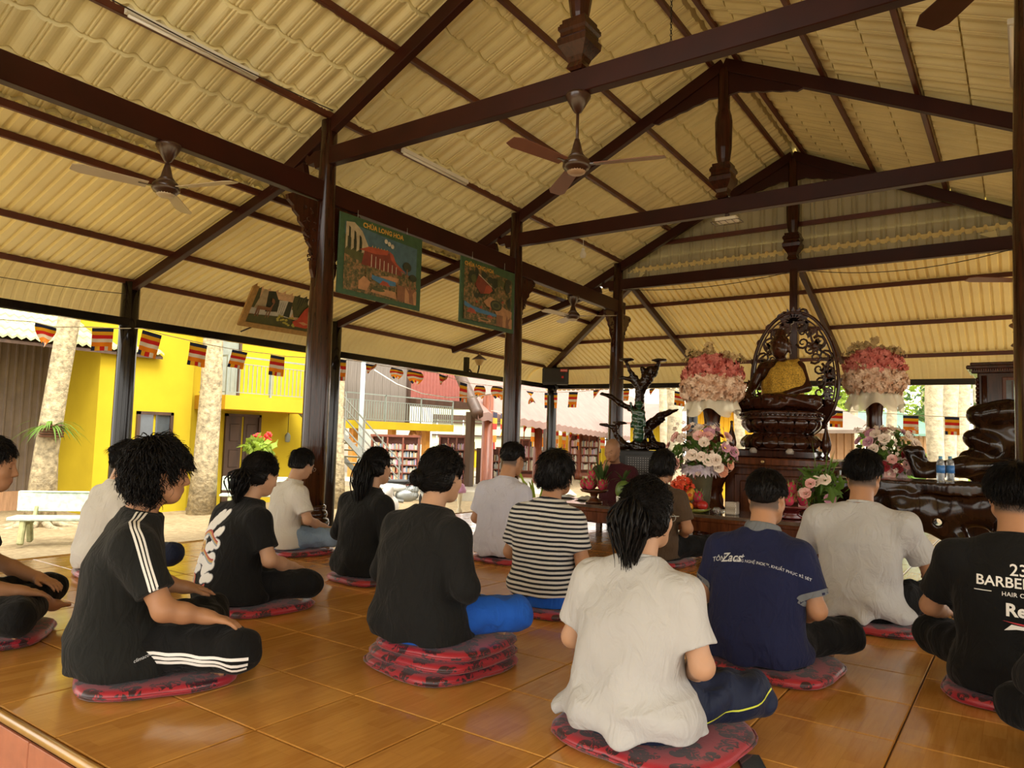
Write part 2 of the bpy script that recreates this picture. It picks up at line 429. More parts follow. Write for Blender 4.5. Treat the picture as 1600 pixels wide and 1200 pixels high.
ocol(3.8,8.45,'glossy black second outer post of the right eave, outside the picture',3.0)
ocol(3.8,15.35,'glossy black corner post of the right eave, outside the picture',2.8)
# ---------------------------------------------------------------- roof: one framed structure, sheets / purlins / rafters are its parts
roof=empty('roof',(0,0,0),0,'steel framed pitched roof with cream sheet underside and red-brown rafters','roof',kind='structure')
XR=-2.93
def zmain(x,y): return 5.86-.483*abs(x-XR)+tilt(y)
def zleft(x,y): return 3.02+.277*(x+9.85)+tilt(y)
def zright(x,y): return 3.02+.277*(3.99-x)+tilt(y)
def zback(y): return 2.83+.36*(15.4-y)
WAVE=[(0,0),(.10,.004),(.20,.016),(.28,.030),(.36,.036),(.44,.030),(.52,.014),(.60,.004),(.68,0),(.74,.001),(.775,.010),(.80,.010),(.83,0),(.87,0),(.90,.010),(.925,.010),(.96,.001)]
def main_sheet(y0,y1,side,xe):
    """one tile-form sheet: waves along y, stepped courses down the slope"""
    pit=.27; ys=[]; y=y0; k0=math.floor(y0/pit)
    k=k0
    while k*pit<y1:
        for u,hh in WAVE:
            yy=(k+u)*pit
            if y0-1e-6<=yy<=y1+1e-6: ys.append((yy,hh*1.2))
        k+=1
    L=abs(xe-XR); nst=int(L/.42)+1; rows=[]
    for i in range(nst):
        a=i*.42; c=min(L,(i+1)*.42)
        rows.append((a,.026)); rows.append((c-.018,.0)); rows.append((c-.017,-.035)); rows.append((c-.002,-.035))
    b=MB(); V=[]
    for r,off in rows:
        x=XR+side*(r+.03)
        for yy,hh in ys: V.append((x,yy,zmain(x,yy)+hh-off))
    n=len(ys); F=[(i*n+j,i*n+j+1,(i+1)*n+j+1,(i+1)*n+j) for i in range(len(rows)-1) for j in range(n-1)]
    b.add(V,F,False); 
    o=b.build('roof_sheet',SHEET,roof)
    # rows shade smooth across the wave, hard at each course
    return o
for q in range(10):
    yy=.81+1.08*q; main_sheet(yy,yy+1.08+.011,-1,-7.3); main_sheet(yy,yy+1.08+.011,1,1.44)
main_sheet(11.61,11.61+.55,-1,-7.3); main_sheet(11.61,11.61+.55,1,1.44)
RIB=[(0,0),(.40,0),(.52,.032),(.72,.032),(.84,0),(1,0)]
def ribbed(strips,name='roof_sheet',par=None):
    """strips: list of (w0,start,end) ; fn given per call"""
def skirt(axis):
    pit=.135; per=8
    if axis in('back','front'): w0,w1=-10.2,4.3
    else: w0,w1=-2.4,15.9
    n=int((w1-w0)/pit); i=0
    while i<n:
        b=MB()
        for k in range(i,min(n,i+per)):
            ws=[(w0+(k+u)*pit,hh) for u,hh in RIB]; wm=w0+(k+.5)*pit
            if axis=='left':
                st=-7.1 if 1.1<wm<11.9 else -5.46-max(wm-11.9,1.1-wm)*1.24; en=-9.9
                if st<en+.02: continue
                zf=lambda s,w: zleft(s,w)
            elif axis=='right':
                st=1.24 if 1.1<wm<11.9 else -.4+max(wm-11.9,1.1-wm)*1.24; en=4.04
                if st>en-.02: continue
                zf=lambda s,w: zright(s,w)
            elif axis=='front':  # unseen front skirt, added to keep sky light off the sitters' backs
                st=1.22; en=-2.35; lim=1.1-max(0,(-5.66-wm)/1.24,(wm+.2)/1.24); st=min(st,lim+.16)
                if st<en+.02: continue
                zf=lambda s,w: 2.93+.33*(s+2.35)
            else:
                st=11.78; en=15.45; lim=11.9+max(0,(-5.66-wm)/1.24,(wm+.2)/1.24); st=max(st,lim-.16)
                if st>en-.02: continue
                zf=lambda s,w: zback(s)
            dr=1 if en>st else -1
            P=[(st+(en-st)*t,0) for t in (0,.25,.5,.75,1)]
            for q in range(1,17):
                t=q/16; P.append((en+dr*.52*math.sin(t*1.35)/.976,-.34*(1-math.cos(t*1.45))/.88+(.006 if q%2 else 0)))
            V=[]
            for s,dz in P:
                ss=s if dz==0 else s
                for w,hh in ws:
                    zz=zf(ss,w)+hh*(1 if dz==0 else .6)+dz
                    V.append((ss,w,zz) if axis not in('back','front') else (w,ss,zz))
            m=len(ws); F=[(r*m+c,r*m+c+1,(r+1)*m+c+1,(r+1)*m+c) for r in range(len(P)-1) for c in range(m-1)]
            b.add(V,F)
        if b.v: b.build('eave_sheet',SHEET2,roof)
        i+=per
for a in('left','right','back','front'): skirt(a)
def rbar(name,a,c,w,h,m=None,up=(0,0,1)):
    b=MB(); b.bar(a,c,w,h,up,.006); b.build(name,m or BEAM,roof)
YF=.95; YB=11.95
def zt(x,y,dz): return zmain(x,y)+dz
for s in(-1,1):                         # purlins of the main slopes
    for d in (.16,1.14,2.07,3.01,3.95):
        x=XR+s*d; rbar('purlin',(x,YF,zt(x,YF,-.035)),(x,YB,zt(x,YB,-.035)),.05,.07,PURL)
for y in CY+(1.49,):                        # truss: rafters, king post, tie beam
    for s in(-1,1):
        x0=XR; x1=XR+s*3.97
        rbar('rafter',(x0,y,zt(x0,y,-.155)),(x1,y,zt(x1,y,-.155)),.09,.15)
        b=MB()                            # scalloped apex board under each rafter
        pts=[(0,0),(.95,-.46)]+[(.95-i*.095,-.50-.012*(i%2)+.032*i*.7) for i in range(1,9)]+[(0,-.34)]
        zz=zt(XR,y,-.22); b.prism(pts,y-.02,y+.02,lambda u,v,d:(XR+s*u,d,zz+v)); b.build('apex_board',BEAM,roof)
    zb=3.93+tilt(y)
    rbar('tie_beam',(-5.97,y,zb),(.085,y,zb),.10,.19)
    for s,xe in((-1,-5.97),(1,.085)):
        b=MB(); pts=[(0,.08),(.12,.09),(.20,.05),(.24,.08),(.27,.02),(.22,-.04),(.12,-.03),(.10,-.10),(0,-.10)]
        b.prism(pts,y-.04,y+.04,lambda u,v,d:(xe+s*(u+.06),d,zb+v)); b.build('beam_nose',BEAM,roof)
    # turned king post with a stepped square block
    b=MB(); zt0=zb+.10; b.lathe([(.075,zt0+.72),(.075,zt0+.85)],4,(XR,y,0),False)
    prof=[(.062,zt0+.42),(.078,zt0+.48),(.098,zt0+.62),(.105,zt0+.95),(.095,zt0+1.02),(.073,zt0+1.10),(.07,zt0+1.62)]
    b.lathe(prof,12,(XR,y,0),False); b.build('king_post',CARVE,roof)
    b=MB(); q=math.sqrt(2)
    b.lathe([(r*q,zt0+z) for r,z in [(.055,0),(.075,.02),(.06,.07),(.075,.11),(.13,.20),(.135,.25),(.115,.28),(.115,.31),(.13,.33),(.13,.36),(.12,.365),(.12,.38),(.105,.385),(.105,.42),(.06,.43)]],4,(XR,y,0),False,PI/4)
    b.build('post_block',CARVE,roof)
for x in CX:                              # long beams on the column rows
    rbar('long_beam',(x,YF,3.55+tilt(YF)),(x,11.9,3.53+tilt(11.9)),.10,.22)
rbar('centre_post',(XR+.02,11.69,0),(XR+.02,11.69,3.8),.12,.12,CARVE,(0,1,0))
# skirt frame
for xs,zf,s in((-9.87,zleft,-1),(3.9,zright,1)):
    for y in CY+(1.49,):
        xi=CX[0]-.35 if s<0 else CX[1]+.35
        rbar('eave_rafter',(xi,y,zf(xi,y)-.115),(xs-s*.06,y,zf(xs-s*.06,y)-.115),.08,.12)
    for d in (.02,.98,2.33,2.75):
        x=xs-s*d; y1=15.4-d*.8
        rbar('eave_purlin',(x,YF,zf(x,YF)-.035),(x,y1,zf(x,y1)-.035),.05,.07,PURL)
for y in (12.95,14.2,15.42):
    d=(15.42-y)*1.2; rbar('eave_purlin',(-9.85+d,y,zback(y)-.035),(4.0-d,y,zback(y)-.035),.05,.07,PURL)
for x in (-2.93,):
    rbar('eave_rafter',(x,11.8,zback(11.8)-.11),(x,15.4,zback(15.4)-.11),.08,.12)
rbar('eave_rafter',(-5.9,11.9,zback(11.9)-.11),(-5.9,15.4,zback(15.4)-.11),.08,.12)
for s,x0,x1 in((-1,-5.75,-9.8),(1,-.2,3.95)):
    rbar('hip_rafter',(x0,11.95,zback(11.95)-.11),(x1,15.35,zback(15.35)-.13),.09,.14)
# dark rail between the outer posts
def rail(name,a,c,r,lab):
    b=MB(); b.bar(a,c,r,.11,(0,0,1),.01); tag(b.build(name,BLACKC),lab,'beam',kind='structure')
rail('eave_rail',(-9.87,.5,2.47),(-9.66,15.35,2.33),.09,'long dark steel rail between the left outer posts carrying the flag string')
rail('eave_rail',(-9.66,15.35,2.33),(3.8,15.4,2.26),.09,'long dark steel rail between the rear outer posts')
b=MB(); b.bar((-9.82,12.17,2.36),(-9.82,12.17,2.83+tilt(12)),.09,.09,(0,1,0)); tag(b.build('stub_post',BLACKC),'short dark post standing on the left eave rail','post',kind='structure')
# ---------------------------------------------------------------- gable wall above the rear tie beam
GABS=pm('shaded_gable_sheet',(.42,.38,.24),.5,var=.12,scale=1.2)  # the roof's cream sheet darkened, dimmer gable light put into the colour
gw=empty('wall_back',(0,0,0),0,'gable wall of corrugated cream sheets above the rear beam','wall',kind='structure')
def gable_sheet(x0,x1):
    b=MB(); pit=.2; V=[];pr=[(0,0),(.35,0),(.45,.02),(.55,0),(.65,0),(.75,.02),(.85,0)]
    xs=[]; k=math.floor(x0/pit)
    while k*pit<x1+pit:
        for u,hh in pr:
            x=(k+u)*pit
            if x0-1e-6<=x<=x1+1e-6: xs.append((x,hh))
        k+=1
    nz=2
    for (za,zb2,off) in ((3.9,4.32,.0),(4.32,9,.02)):
        V=[]
        for x,hh in xs:
            zt2=min(zb2,zmain(x,11.9)-.02); za2=min(za,zt2)
            V+= [(x,11.9-hh+off,za2),(x,11.9-hh+off,zt2)]
        F=[(2*i,2*i+2,2*i+3,2*i+1) for i in range(len(xs)-1)]; b.add(V,F)
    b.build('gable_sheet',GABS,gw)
for q in range(8): gable_sheet(-6.8+q*1.0,-6.8+q*1.0+1.0)
for z,w in((4.55,2.3),):
    b=MB(); b.bar((XR-w,11.84,z),(XR+w,11.84,z),.05,.07); b.build('girt',PURL,gw)

b=MB()                                   # ridge capping and hip cappings close the sheet joints
b.add([(XR-.22,.81,zmain(XR-.22,.81)-.01),(XR,.81,zmain(XR,.81)+.07),(XR+.22,.81,zmain(XR+.22,.81)-.01),(XR-.22,12.2,zmain(XR-.22,12.2)-.01),(XR,12.2,zmain(XR,12.2)+.07),(XR+.22,12.2,zmain(XR+.22,12.2)-.01)],[(0,1,4,3),(1,2,5,4)]); b.build('ridge_cap',SHEET,roof)
for s,x0,x1 in((-1,-5.4,-9.95),(1,-.54,4.1)):
    b=MB(); V=[]
    for i in range(9):
        t=.07+.93*i/8; x=x0+(x1-x0)*t; y=11.7+(15.5-11.7)*t; z=zback(min(y,15.45))+.03
        V+=[(x+.17,y+.17*-1.0*s*-1,z-.02),(x,y,z+.03),(x-.17,y-.17*s*-1*-1,z-.02)] if False else [(x-.26,y-.26*s,z-.075),(x,y,z+.03),(x+.26,y+.26*s,z-.075)]
    b.add(V,[(3*i+k,3*i+k+1,3*i+k+4,3*i+k+3) for i in range(8) for k in (0,1)]); b.build('hip_cap',SHEET,roof)

for sx,cx in((-1,-9.9),(1,4.04)):
    b=MB(); V=[]; n=10
    for i in range(n+1):
        a=PI/2*i/n; d=Vector((sx*math.cos(a),math.sin(a)))
        for q in range(9):
            t=q/8; r=.02+.50*math.sin(t*1.35)/.976; V.append((cx+d.x*r,15.30+d.y*(r+.1),zback(15.43)-.36*r*.8-.30*(1-math.cos(t*1.45))/.88+.01))
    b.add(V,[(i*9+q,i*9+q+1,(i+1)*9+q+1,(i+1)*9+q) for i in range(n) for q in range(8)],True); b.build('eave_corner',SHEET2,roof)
# ---------------------------------------------------------------- surroundings
def at(px,py,d):
    """point seen at photo pixel (px,py), d metres ahead of the camera (horizontal distance)"""
    v=_r*((px-800)/1136.62)+_u*((600-py)/1136.62)+_f
    k=d/(v.x*-.577+v.y*.8166); return Vector((v.x*k,v.y*k,CAM_H+v.z*k))
def onx(px,py,x):
    v=_r*((px-800)/1136.62)+_u*((600-py)/1136.62)+_f; k=x/v.x; return Vector((x,v.y*k,CAM_H+v.z*k))
def onz(px,py,z):
    v=_r*((px-800)/1136.62)+_u*((600-py)/1136.62)+_f; k=(z-CAM_H)/v.z; return Vector((v.x*k,v.y*k,z))
YEL=pm('yellow_wall_paint',(.44,.325,.015),.85,var=.06,scale=1.5,bump=.05,bscale=20,spec=.2)
YEL2=pm('ochre_slab_paint',(.58,.32,.02),.85,var=.06,scale=1.5,spec=.2)
BROWNM=pm('brown_corrugated_metal',(.155,.115,.085),.6,var=.15,scale=4)
DKWOOD=pm('dark_door_wood',(.06,.03,.018),.5,var=.3,scale=5,stretch=(1,1,.2))
GREYM=pm('grey_green_metal',(.22,.25,.22),.5,var=.1)
STEEL=pm('galvanised_steel',(.33,.35,.34),.4,metal=.6,var=.1)
GLASSD=pm('dark_window_glass',(.05,.06,.07),.12,var=.2,spec=.7)
DARK=pm('matt_black_plastic',(.012,.012,.012),.45,var=.2)
TILER=pm('mossy_roof_tile',(.40,.43,.22),.8,var=.35,scale=3,bump=.2,bscale=20)
BRICKD=pm('clay_dado',(.42,.24,.13),.8,var=.2,scale=3,stretch=(1,8,1))
WHITE=pm('white_paint',(.75,.74,.70),.5,var=.04)
def corr(b,p0,p1,z0,z1,pit,dep,nrm):
    """trapezoid corrugated vertical sheet from p0 to p1 (xy), raised along nrm"""
    p0=Vector(p0); p1=Vector(p1); L=(p1-p0).length; n=max(1,int(L/pit)); V=[]
    for k in range(n):
        for u,h in ((0,0),(.6,0),(.7,1),(.9,1)):
            q=p0+(p1-p0)*((k+u)/n); V+=[(q.x+nrm[0]*dep*h,q.y+nrm[1]*dep*h,z0),(q.x+nrm[0]*dep*h,q.y+nrm[1]*dep*h,z1)]
    V+=[(p1.x,p1.y,z0),(p1.x,p1.y,z1)]; m=len(V)//2
    b.add(V,[(2*i,2*i+2,2*i+3,2*i+1) for i in range(m-1)])
# --- yellow building with balcony
bd=empty('yellow_building',(0,0,0),0,'bright yellow two storey building with a balcony and outside stair','building')
b=MB(); b.box((-19.4,8.78,2.0),(6.0,2.18,6.8)); b.box((-19.7,12.4,2.0),(5.4,5.1,6.8)); b.build('wall',YEL,bd)
def framed(name,x,y0,y1,z0,z1,fm,pmat,nm=0,parent=bd):
    f=MB(); w=.07
    for yy in (y0,y1): f.box((x+.03,yy,(z0+z1)/2),(.09,w,z1-z0+w))
    for zz in (z0,z1): f.box((x+.03,(y0+y1)/2,zz),(.09,y1-y0+w,w))
    o=f.build(name,fm,parent)
    f=MB()
    for i in range(nm+1):
        a=y0+(y1-y0)*i/(nm+1)+.03; c=y0+(y1-y0)*(i+1)/(nm+1)-.03
        f.box((x+.015,(a+c)/2,(z0+z1)/2),(.03,c-a,z1-z0-.04),None,.008)
        if name=='door':
            for q in range(3):
                zc=z0+(z1-z0)*(.2+.3*q); f.box((x+.04,(a+c)/2,zc),(.03,(c-a)*.62,(z1-z0)*.2),None,.012)
    f.build('pane' if name!='door' else 'door_leaf',pmat,o); return o
framed('window',-16.4,8.58,9.36,.2,1.36,DKWOOD,GLASSD,1)
framed('door',-17.0,11.2,12.2,-.85,1.42,DKWOOD,DKWOOD,1)
framed('balcony_door',-17.0,10.62,11.48,1.75,4.2,DKWOOD,GREYM,0)
framed('small_window',-17.0,12.75,13.2,3.52,4.0,WHITE,GLASSD,1)
b=MB(); b.box((-16.35,11.75,1.70),(1.3,2.9,.34)); b.build('balcony_slab',YEL2,bd)
rl=MB(); zt_,zl=2.83,1.95
p0,p1=(-15.75,10.35),(-15.75,13.1)
rl.bar((*p0,zt_),(*p1,zt_),.04,.04); rl.bar((*p0,2.66),(*p1,2.66),.03,.02); rl.bar((*p0,zl),(*p1,zl),.03,.02); rl.bar((-16.9,10.35,zt_),(*p0,zt_),.04,.04); rl.bar((-16.9,10.35,zl),(*p0,zl),.03,.02)
for yy in (10.35,11.6,13.1): rl.bar((-15.75,yy,1.6),(-15.75,yy,zt_),.05,.05,(0,1,0))
rr=rl.build('balcony_railing',GREYM,bd)
bm=MB(); bm.bar((0,0,0),(0,0,.71),.018,.018,(0,1,0)); bme=bm.mesh('baluster'); bme.materials.append(GREYM)
for i in range(22): link('baluster',bme,rr,(-15.75,10.45+i*.122,zl))
st=MB()
for i in range(12): st.box((-16.0,13.25+i*.26,1.55-i*.2),(.9,.26,.04))
for xx in (-15.55,-16.45):
    st.bar((xx,13.1,1.6),(xx,16.3,-.9),.05,.14)
for k in range(4): st.bar((-15.55,13.1,1.85+k*.27),(-15.55,16.3,-.65+k*.27),.03,.03)
for i in range(5): st.bar((-15.55,13.2+i*.75,1.5-i*.58),(-15.55,13.2+i*.75,2.7-i*.58),.04,.04,(0,1,0))
st.build('outside_stair',STEEL,bd)
# --- shed
sh=empty('shed',(0,0,0),0,'low brown corrugated shed with a mossy tiled roof','shed')
b=MB(); corr(b,(-18.6,2,0),(-18.6,8.3,0),-.5,3.6,.17,.03,(1,0)); b.build('wall_cladding',BROWNM,sh)
b=MB(); b.box((-18.56,4.05,.15),(.1,4.4,1.7)); b.build('painted_panel',YEL,sh)
b=MB(); b.box((-18.58,5.2,-.72),(.12,6.4,.48)); b.build('dado',BRICKD,sh)
b=MB(); b.box((-18.5,8.33,1.3),(.06,.06,4.3)); b.build('corner_trim',WHITE,sh)
rf=MB(); rf.add([(-16.2,1.5,2.66),(-16.2,8.97,2.66),(-20.2,8.97,4.6),(-20.2,1.5,4.6),(-16.2,1.5,2.60),(-16.2,8.97,2.60),(-20.2,8.97,4.54),(-20.2,1.5,4.54)],[(0,1,2,3),(7,6,5,4),(0,4,5,1),(1,5,6,2)]); ro=rf.build('roof_deck',DKWOOD,sh)
# wavy interlocking tiles as real relief
tl=MB(); npit=46; 
for r in range(11):
    x0=-16.15-r*.37; z0=2.70+r*.37*.485; V=[]
    cols=[(k+u,h) for k in range(npit) for u,h in ((0,0),(.3,.03),(.5,.055),(.7,.03))]
    for kk,h in cols:
        y=1.5+kk*.1625
        V+= [(x0,y,z0+h+.035),(x0-.42,y,z0+.42*.485+h)]
    V+=[(x0,8.97,z0+.035),(x0-.42,8.97,z0+.2)]; n=len(V)//2
    tl.add(V,[(2*i,2*i+2,2*i+3,2*i+1) for i in range(n-1)])
    tl.add([V[2*i] for i in range(n)]+[(V[2*i][0],V[2*i][1],V[2*i][2]-.05) for i in range(n)],[(i,n+i,n+i+1,i+1) for i in range(n-1)])
tag(tl.build('roof_tiles',TILER,sh),kind='stuff')
# red sign: letters stand proud of the board
RED=pm('red_board',(.55,.02,.012),.6,var=.05); YLET=pm('yellow_letter',(.85,.55,.03),.6,var=.03)
def text_mesh(txt,size,ext=0.0,shear=0,bold=0,sp=1.0):
    cu=bpy.data.curves.new('letters','FONT'); cu.body=txt; cu.size=size; cu.extrude=ext; cu.align_x='CENTER'; cu.align_y='CENTER'; cu.shear=shear; cu.offset=bold; cu.resolution_u=3; cu.space_character=sp
    o=bpy.data.objects.new('letters',cu); COL.objects.link(o); dg=bpy.context.evaluated_depsgraph_get(); me=bpy.data.meshes.new_from_object(o.evaluated_get(dg)); bpy.data.objects.remove(o); bpy.data.curves.remove(cu); return me
sg=empty('sign',(-18.47,4.9,1.72),0,'small red sign with yellow letters on the brown shed','sign')
b=MB(); b.box((0,0,0),(.03,1.15,.9),None,.005); b.build('board',RED,sg)
RX=Matrix(((0,0,1,0),(1,0,0,0),(0,1,0,0),(0,0,0,1)))
for txt,yo,zo in (('PHẬT TỬ',.1,.2),('VẠN PHƯỚC',-.02,-.2)):
    me=text_mesh(txt,.26,.006,bold=.008); me.transform(RX); me.materials.append(YLET); link('lettering',me,sg,(.02,yo,zo))
# --- trees
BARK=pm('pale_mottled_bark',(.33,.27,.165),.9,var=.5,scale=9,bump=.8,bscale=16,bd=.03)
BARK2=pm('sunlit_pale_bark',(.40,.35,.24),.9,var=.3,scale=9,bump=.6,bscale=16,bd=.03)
LEAFM={}
def leafmat(name,c):
    if name in MATS: return MATS[name]
    m,t=mat0(name,.55,0,.3); v=t.co('Object'); t.l(t.ramp(t.noise(v,1.7,3),[(.3,tuple(x*.55 for x in c)),(.7,tuple(min(1,x*1.35) for x in c))]),t.b.inputs['Base Color'])
    tr=t.new('ShaderNodeBsdfTranslucent'); tr.inputs[0].default_value=(c[0]*1.3,c[1]*1.3,c[2]*.8,1); mx=t.new('ShaderNodeMixShader'); mx.inputs[0].default_value=.35
    out=t.n['Material Output']; t.l(t.b.outputs[0],mx.inputs[1]); t.l(tr.outputs[0],mx.inputs[2]); t.l(mx.outputs[0],out.inputs[0]); MATS[name]=m; return m
LG=leafmat('leaf_mid_green',(.10,.19,.03)); LY=leafmat('leaf_yellow_green',(.26,.36,.05)); LD=leafmat('leaf_dark_green',(.05,.10,.025))
def leaves(name,blobs,n,size,mat,parent,seed=1,narrow=.42):
    """leaf quads (two halves folded on the midrib) filling ellipsoid clumps; one object nobody could count"""
    r=np.random.default_rng(seed); B=np.array([bb[:6] for bb in blobs],float); vol=B[:,3]*B[:,4]*B[:,5]; ch=r.choice(len(B),n,p=vol/vol.sum())
    d=r.normal(size=(n,3)); d/=np.linalg.norm(d,axis=1,keepdims=True); rad=r.random((n,1))**.45
    C=B[ch,:3]+d*rad*B[ch,3:]
    ax=r.normal(size=(n,3)); ax[:,2]-=.5; ax/=np.linalg.norm(ax,axis=1,keepdims=True); sd=np.cross(ax,r.normal(size=(n,3))); sd/=np.linalg.norm(sd,axis=1,keepdims=True); up=np.cross(ax,sd)
    L=size*(.6+.8*r.random((n,1))); w=L*narrow
    V=np.stack([C,C+ax*L*.5+sd*w*.5+up*w*.15,C+ax*L,C+ax*L*.5-sd*w*.5+up*w*.15],1).reshape(-1,3)
    F=np.arange(n*4).reshape(-1,4); o=npmesh(name,V,np.concatenate([F[:,[0,1,2]],F[:,[0,2,3]]]),mat,parent,False); tag(o,kind='stuff'); return o
def trunk_mesh(b,path,r0,r1,n=14,seed=0,flare=.35):
    rnd=random.Random(seed); m=len(path)
    rs=[(r0+(r1-r0)*i/(m-1))*(1+.05*math.sin(i*1.7+seed))+ (flare*r0 if i==0 else flare*.25*r0 if i==1 else 0) for i in range(m)]
    b.tube(path,rs,n)
def tree(base,top,r0,r1,lab,crown=None,leafm=LG,seed=1,nl=900,ls=.5,bark=None,name='tree',group=None,lean=0.0):
    base=Vector(base); top=Vector(top); t=empty(name,base,0,lab,'tree',group); rnd=random.Random(seed); b=MB(); P=[]
    for i in range(11):
        q=(top-base)*(i/10); P.append((q.x+.05*math.sin(i*1.1+seed)*(i>0),q.y+.05*math.cos(i*.9+seed)*(i>0),q.z))
    trunk_mesh(b,P,r0,r1,16,seed)
    if crown:
        for k in range(6):
            a=k*1.05+seed; z0=(top-base).z*(.72+.04*k); b.tube([(P[8][0],P[8][1],z0),(P[8][0]+math.cos(a)*1.0,P[8][1]+math.sin(a)*1.0,z0+.9),(P[8][0]+math.cos(a)*2.0,P[8][1]+math.sin(a)*2.0,z0+1.4)],[r1*.6,r1*.4,r1*.15],6)
    b.build('trunk',bark or BARK,t)
    if crown:
        z=(top-base).z; R=crown; bl=[(rnd.uniform(-R,R)*.7,rnd.uniform(-R,R)*.7,z+rnd.uniform(-.12,.35)*R,R*.5,R*.5,R*.38) for _ in range(9)]
        leaves('foliage',bl,nl,ls,leafm,t,seed)
    return t
t1=tree((-15.6,6.4,GZ-.05),(-15.0,6.9,13),.21,.13,'mottled tree trunk at far left with an orchid tied round it',1.8,seed=3,nl=700)
b=MB()
for k in range(9):
    a=k*.7; b.tube([(.15*math.cos(a),.15*math.sin(a),.12),(.5*math.cos(a),.5*math.sin(a),.03),(1.0*math.cos(a+.2),1.0*math.sin(a+.2),-.03)],[.09,.06,.02],6)
b.build('root',BARK,t1)
tree((-15.55,9.75,GZ-.05),(-15.3,9.6,13.5),.25,.16,'thick tree trunk between the yellow wall window and the balcony',1.8,seed=5,nl=700)
tree((-14.6,13.0,GZ-.05),(-15.1,13.2,12.5),.14,.09,'thin pale tree trunk just right of the nearest round column',1.7,seed=8,nl=600)
# orchid plant tied on the first trunk
def blades(b,c,n,L,w,seed,droop=.5,spread=1.0,up=.7):
    r=random.Random(seed)
    for i in range(n):
        a=r.random()*6.283; l=L*r.uniform(.6,1.1); V=[]; e=up*r.uniform(.4,1.2)
        for k in range(6):
            t=k/5; x=l*t*spread*math.cos(e*.6); z=l*(t*e-droop*t*t*1.1); ww=w*(1-t)**.6*(.5+1.2*t if t<.4 else 1)*.5
            ca,sa=math.cos(a),math.sin(a); V+=[(c[0]+ca*x-sa*ww,c[1]+sa*x+ca*ww,c[2]+z),(c[0]+ca*x+sa*ww,c[1]+sa*x-ca*ww,c[2]+z)]
        b.add(V,[(2*k,2*k+2,2*k+3,2*k+1) for k in range(5)])
q=empty('orchid_plant',(-15.42,6.42,.93),0,'wild orchid with strap leaves tied to the far left trunk','plant')
b=MB(); blades(b,(.1,-.05,.05),46,.75,.05,4,.75); b.build('strap_leaf_tuft',LG,q)['kind']='stuff'
b=MB()
for k in range(5): b.lathe([(.2,-.04),(.215,-.02),(.2,0)],14,(0,0,-.1+k*.05))
b.build('rope_tie',pm('brown_rope',(.12,.05,.025),.9),q)
# --- benches
CONC=pm('pale_green_terrazzo',(.42,.49,.40),.75,var=.3,scale=12,bump=.3,bscale=60)
MOSS=pm('mossy_concrete',(.30,.30,.15),.85,var=.3,scale=9)
def bench(p,rz,lab):
    e_=empty('bench',p,rz,lab,'bench',group='concrete garden benches')
    b=MB(); b.box((0,0,.40),(1.45,.38,.06),None,.015); b.build('seat',CONC,e_)
    b=MB(); b.grid(lambda u,v:(-.72+1.44*u,.21+.02*v+.02*math.sin(u*PI),.50+.30*v),8,2); b.grid(lambda u,v:(.72-1.44*u,.27+.02*v+.02*math.sin(u*PI),.50+.30*v),8,2)
    b.box((0,.26,.80),(1.46,.07,.025),None,.01); b.box((0,.25,.495),(1.46,.07,.02),None,.008); b.box((-.725,.255,.65),(.02,.07,.31)); b.box((.725,.255,.65),(.02,.07,.31)); b.build('backrest',CONC,e_)
    for s in(-1,1):
        b=MB(); b.bar((s*.5,-.12,.38),(s*.5,-.19,0),.09,.09,(1,0,0),.02); b.bar((s*.5,.10,.38),(s*.5,.19,0),.09,.09,(1,0,0),.02); b.bar((s*.5,-.15,.34),(s*.5,.2,.34),.09,.07,(0,0,1),.01); b.bar((s*.45,.16,.36),(s*.45,.24,.56),.09,.05,(1,0,0),.01); b.build('leg',MOSS,e_)
    return e_
bench((-12.75,5.55,GZ+.03),math.radians(48),'pale green terrazzo bench in front of the far left tree')
bench((-14.75,10.55,GZ+.03),math.radians(48),'pale green terrazzo bench beside the thick middle tree')
# hanging flower pot and lantern
q=empty('potted_flower',(-15.2,10.98,.22),0,'brown pot of red flowers on a slender stand before the yellow wall','plant')
b=MB(); b.lathe([(.10,0),(.15,.2),(.16,.22),(.15,.24),(.13,.22)],14); b.build('pot',pm('brown_pot',(.10,.05,.025),.6),q)
b=MB(); b.tube([(0,0,-1.12),(0,0,0)],.02,6); b.lathe([(.18,-1.12),(.18,-1.08),(.03,-1.07)],12); b.build('stand',DARK,q)
leaves('foliage',[(0,0,.42,.36,.36,.22)],170,.20,LY,q,11,.7)
RFL=pm('red_petal',(.65,.025,.02),.6,var=.2)
for k,(x,y,z) in enumerate([(-.1,-.05,.68),(.16,.1,.72),(.02,.0,.62),(-.02,.2,.60)]):
    b=MB(); r=random.Random(k)
    for i in range(14): b.ball((x+r.uniform(-.09,.09),y+r.uniform(-.09,.09),z+r.uniform(-.04,.05)),.035,5,4)
    b.build('bloom',RFL,q)
q=empty('lantern',(-16.84,13.05,.75),0,'small grey wall lantern hanging on the yellow wall under the balcony','lantern')
b=MB(); b.lathe([(.03,-.02),(.07,0),(.08,.16),(.05,.22),(.015,.25)],8); b.build('lantern_body',GREYM,q); b=MB(); b.tube([(0,0,.24),(0,0,.80)],.008,5); b.build('chain',DARK,q)
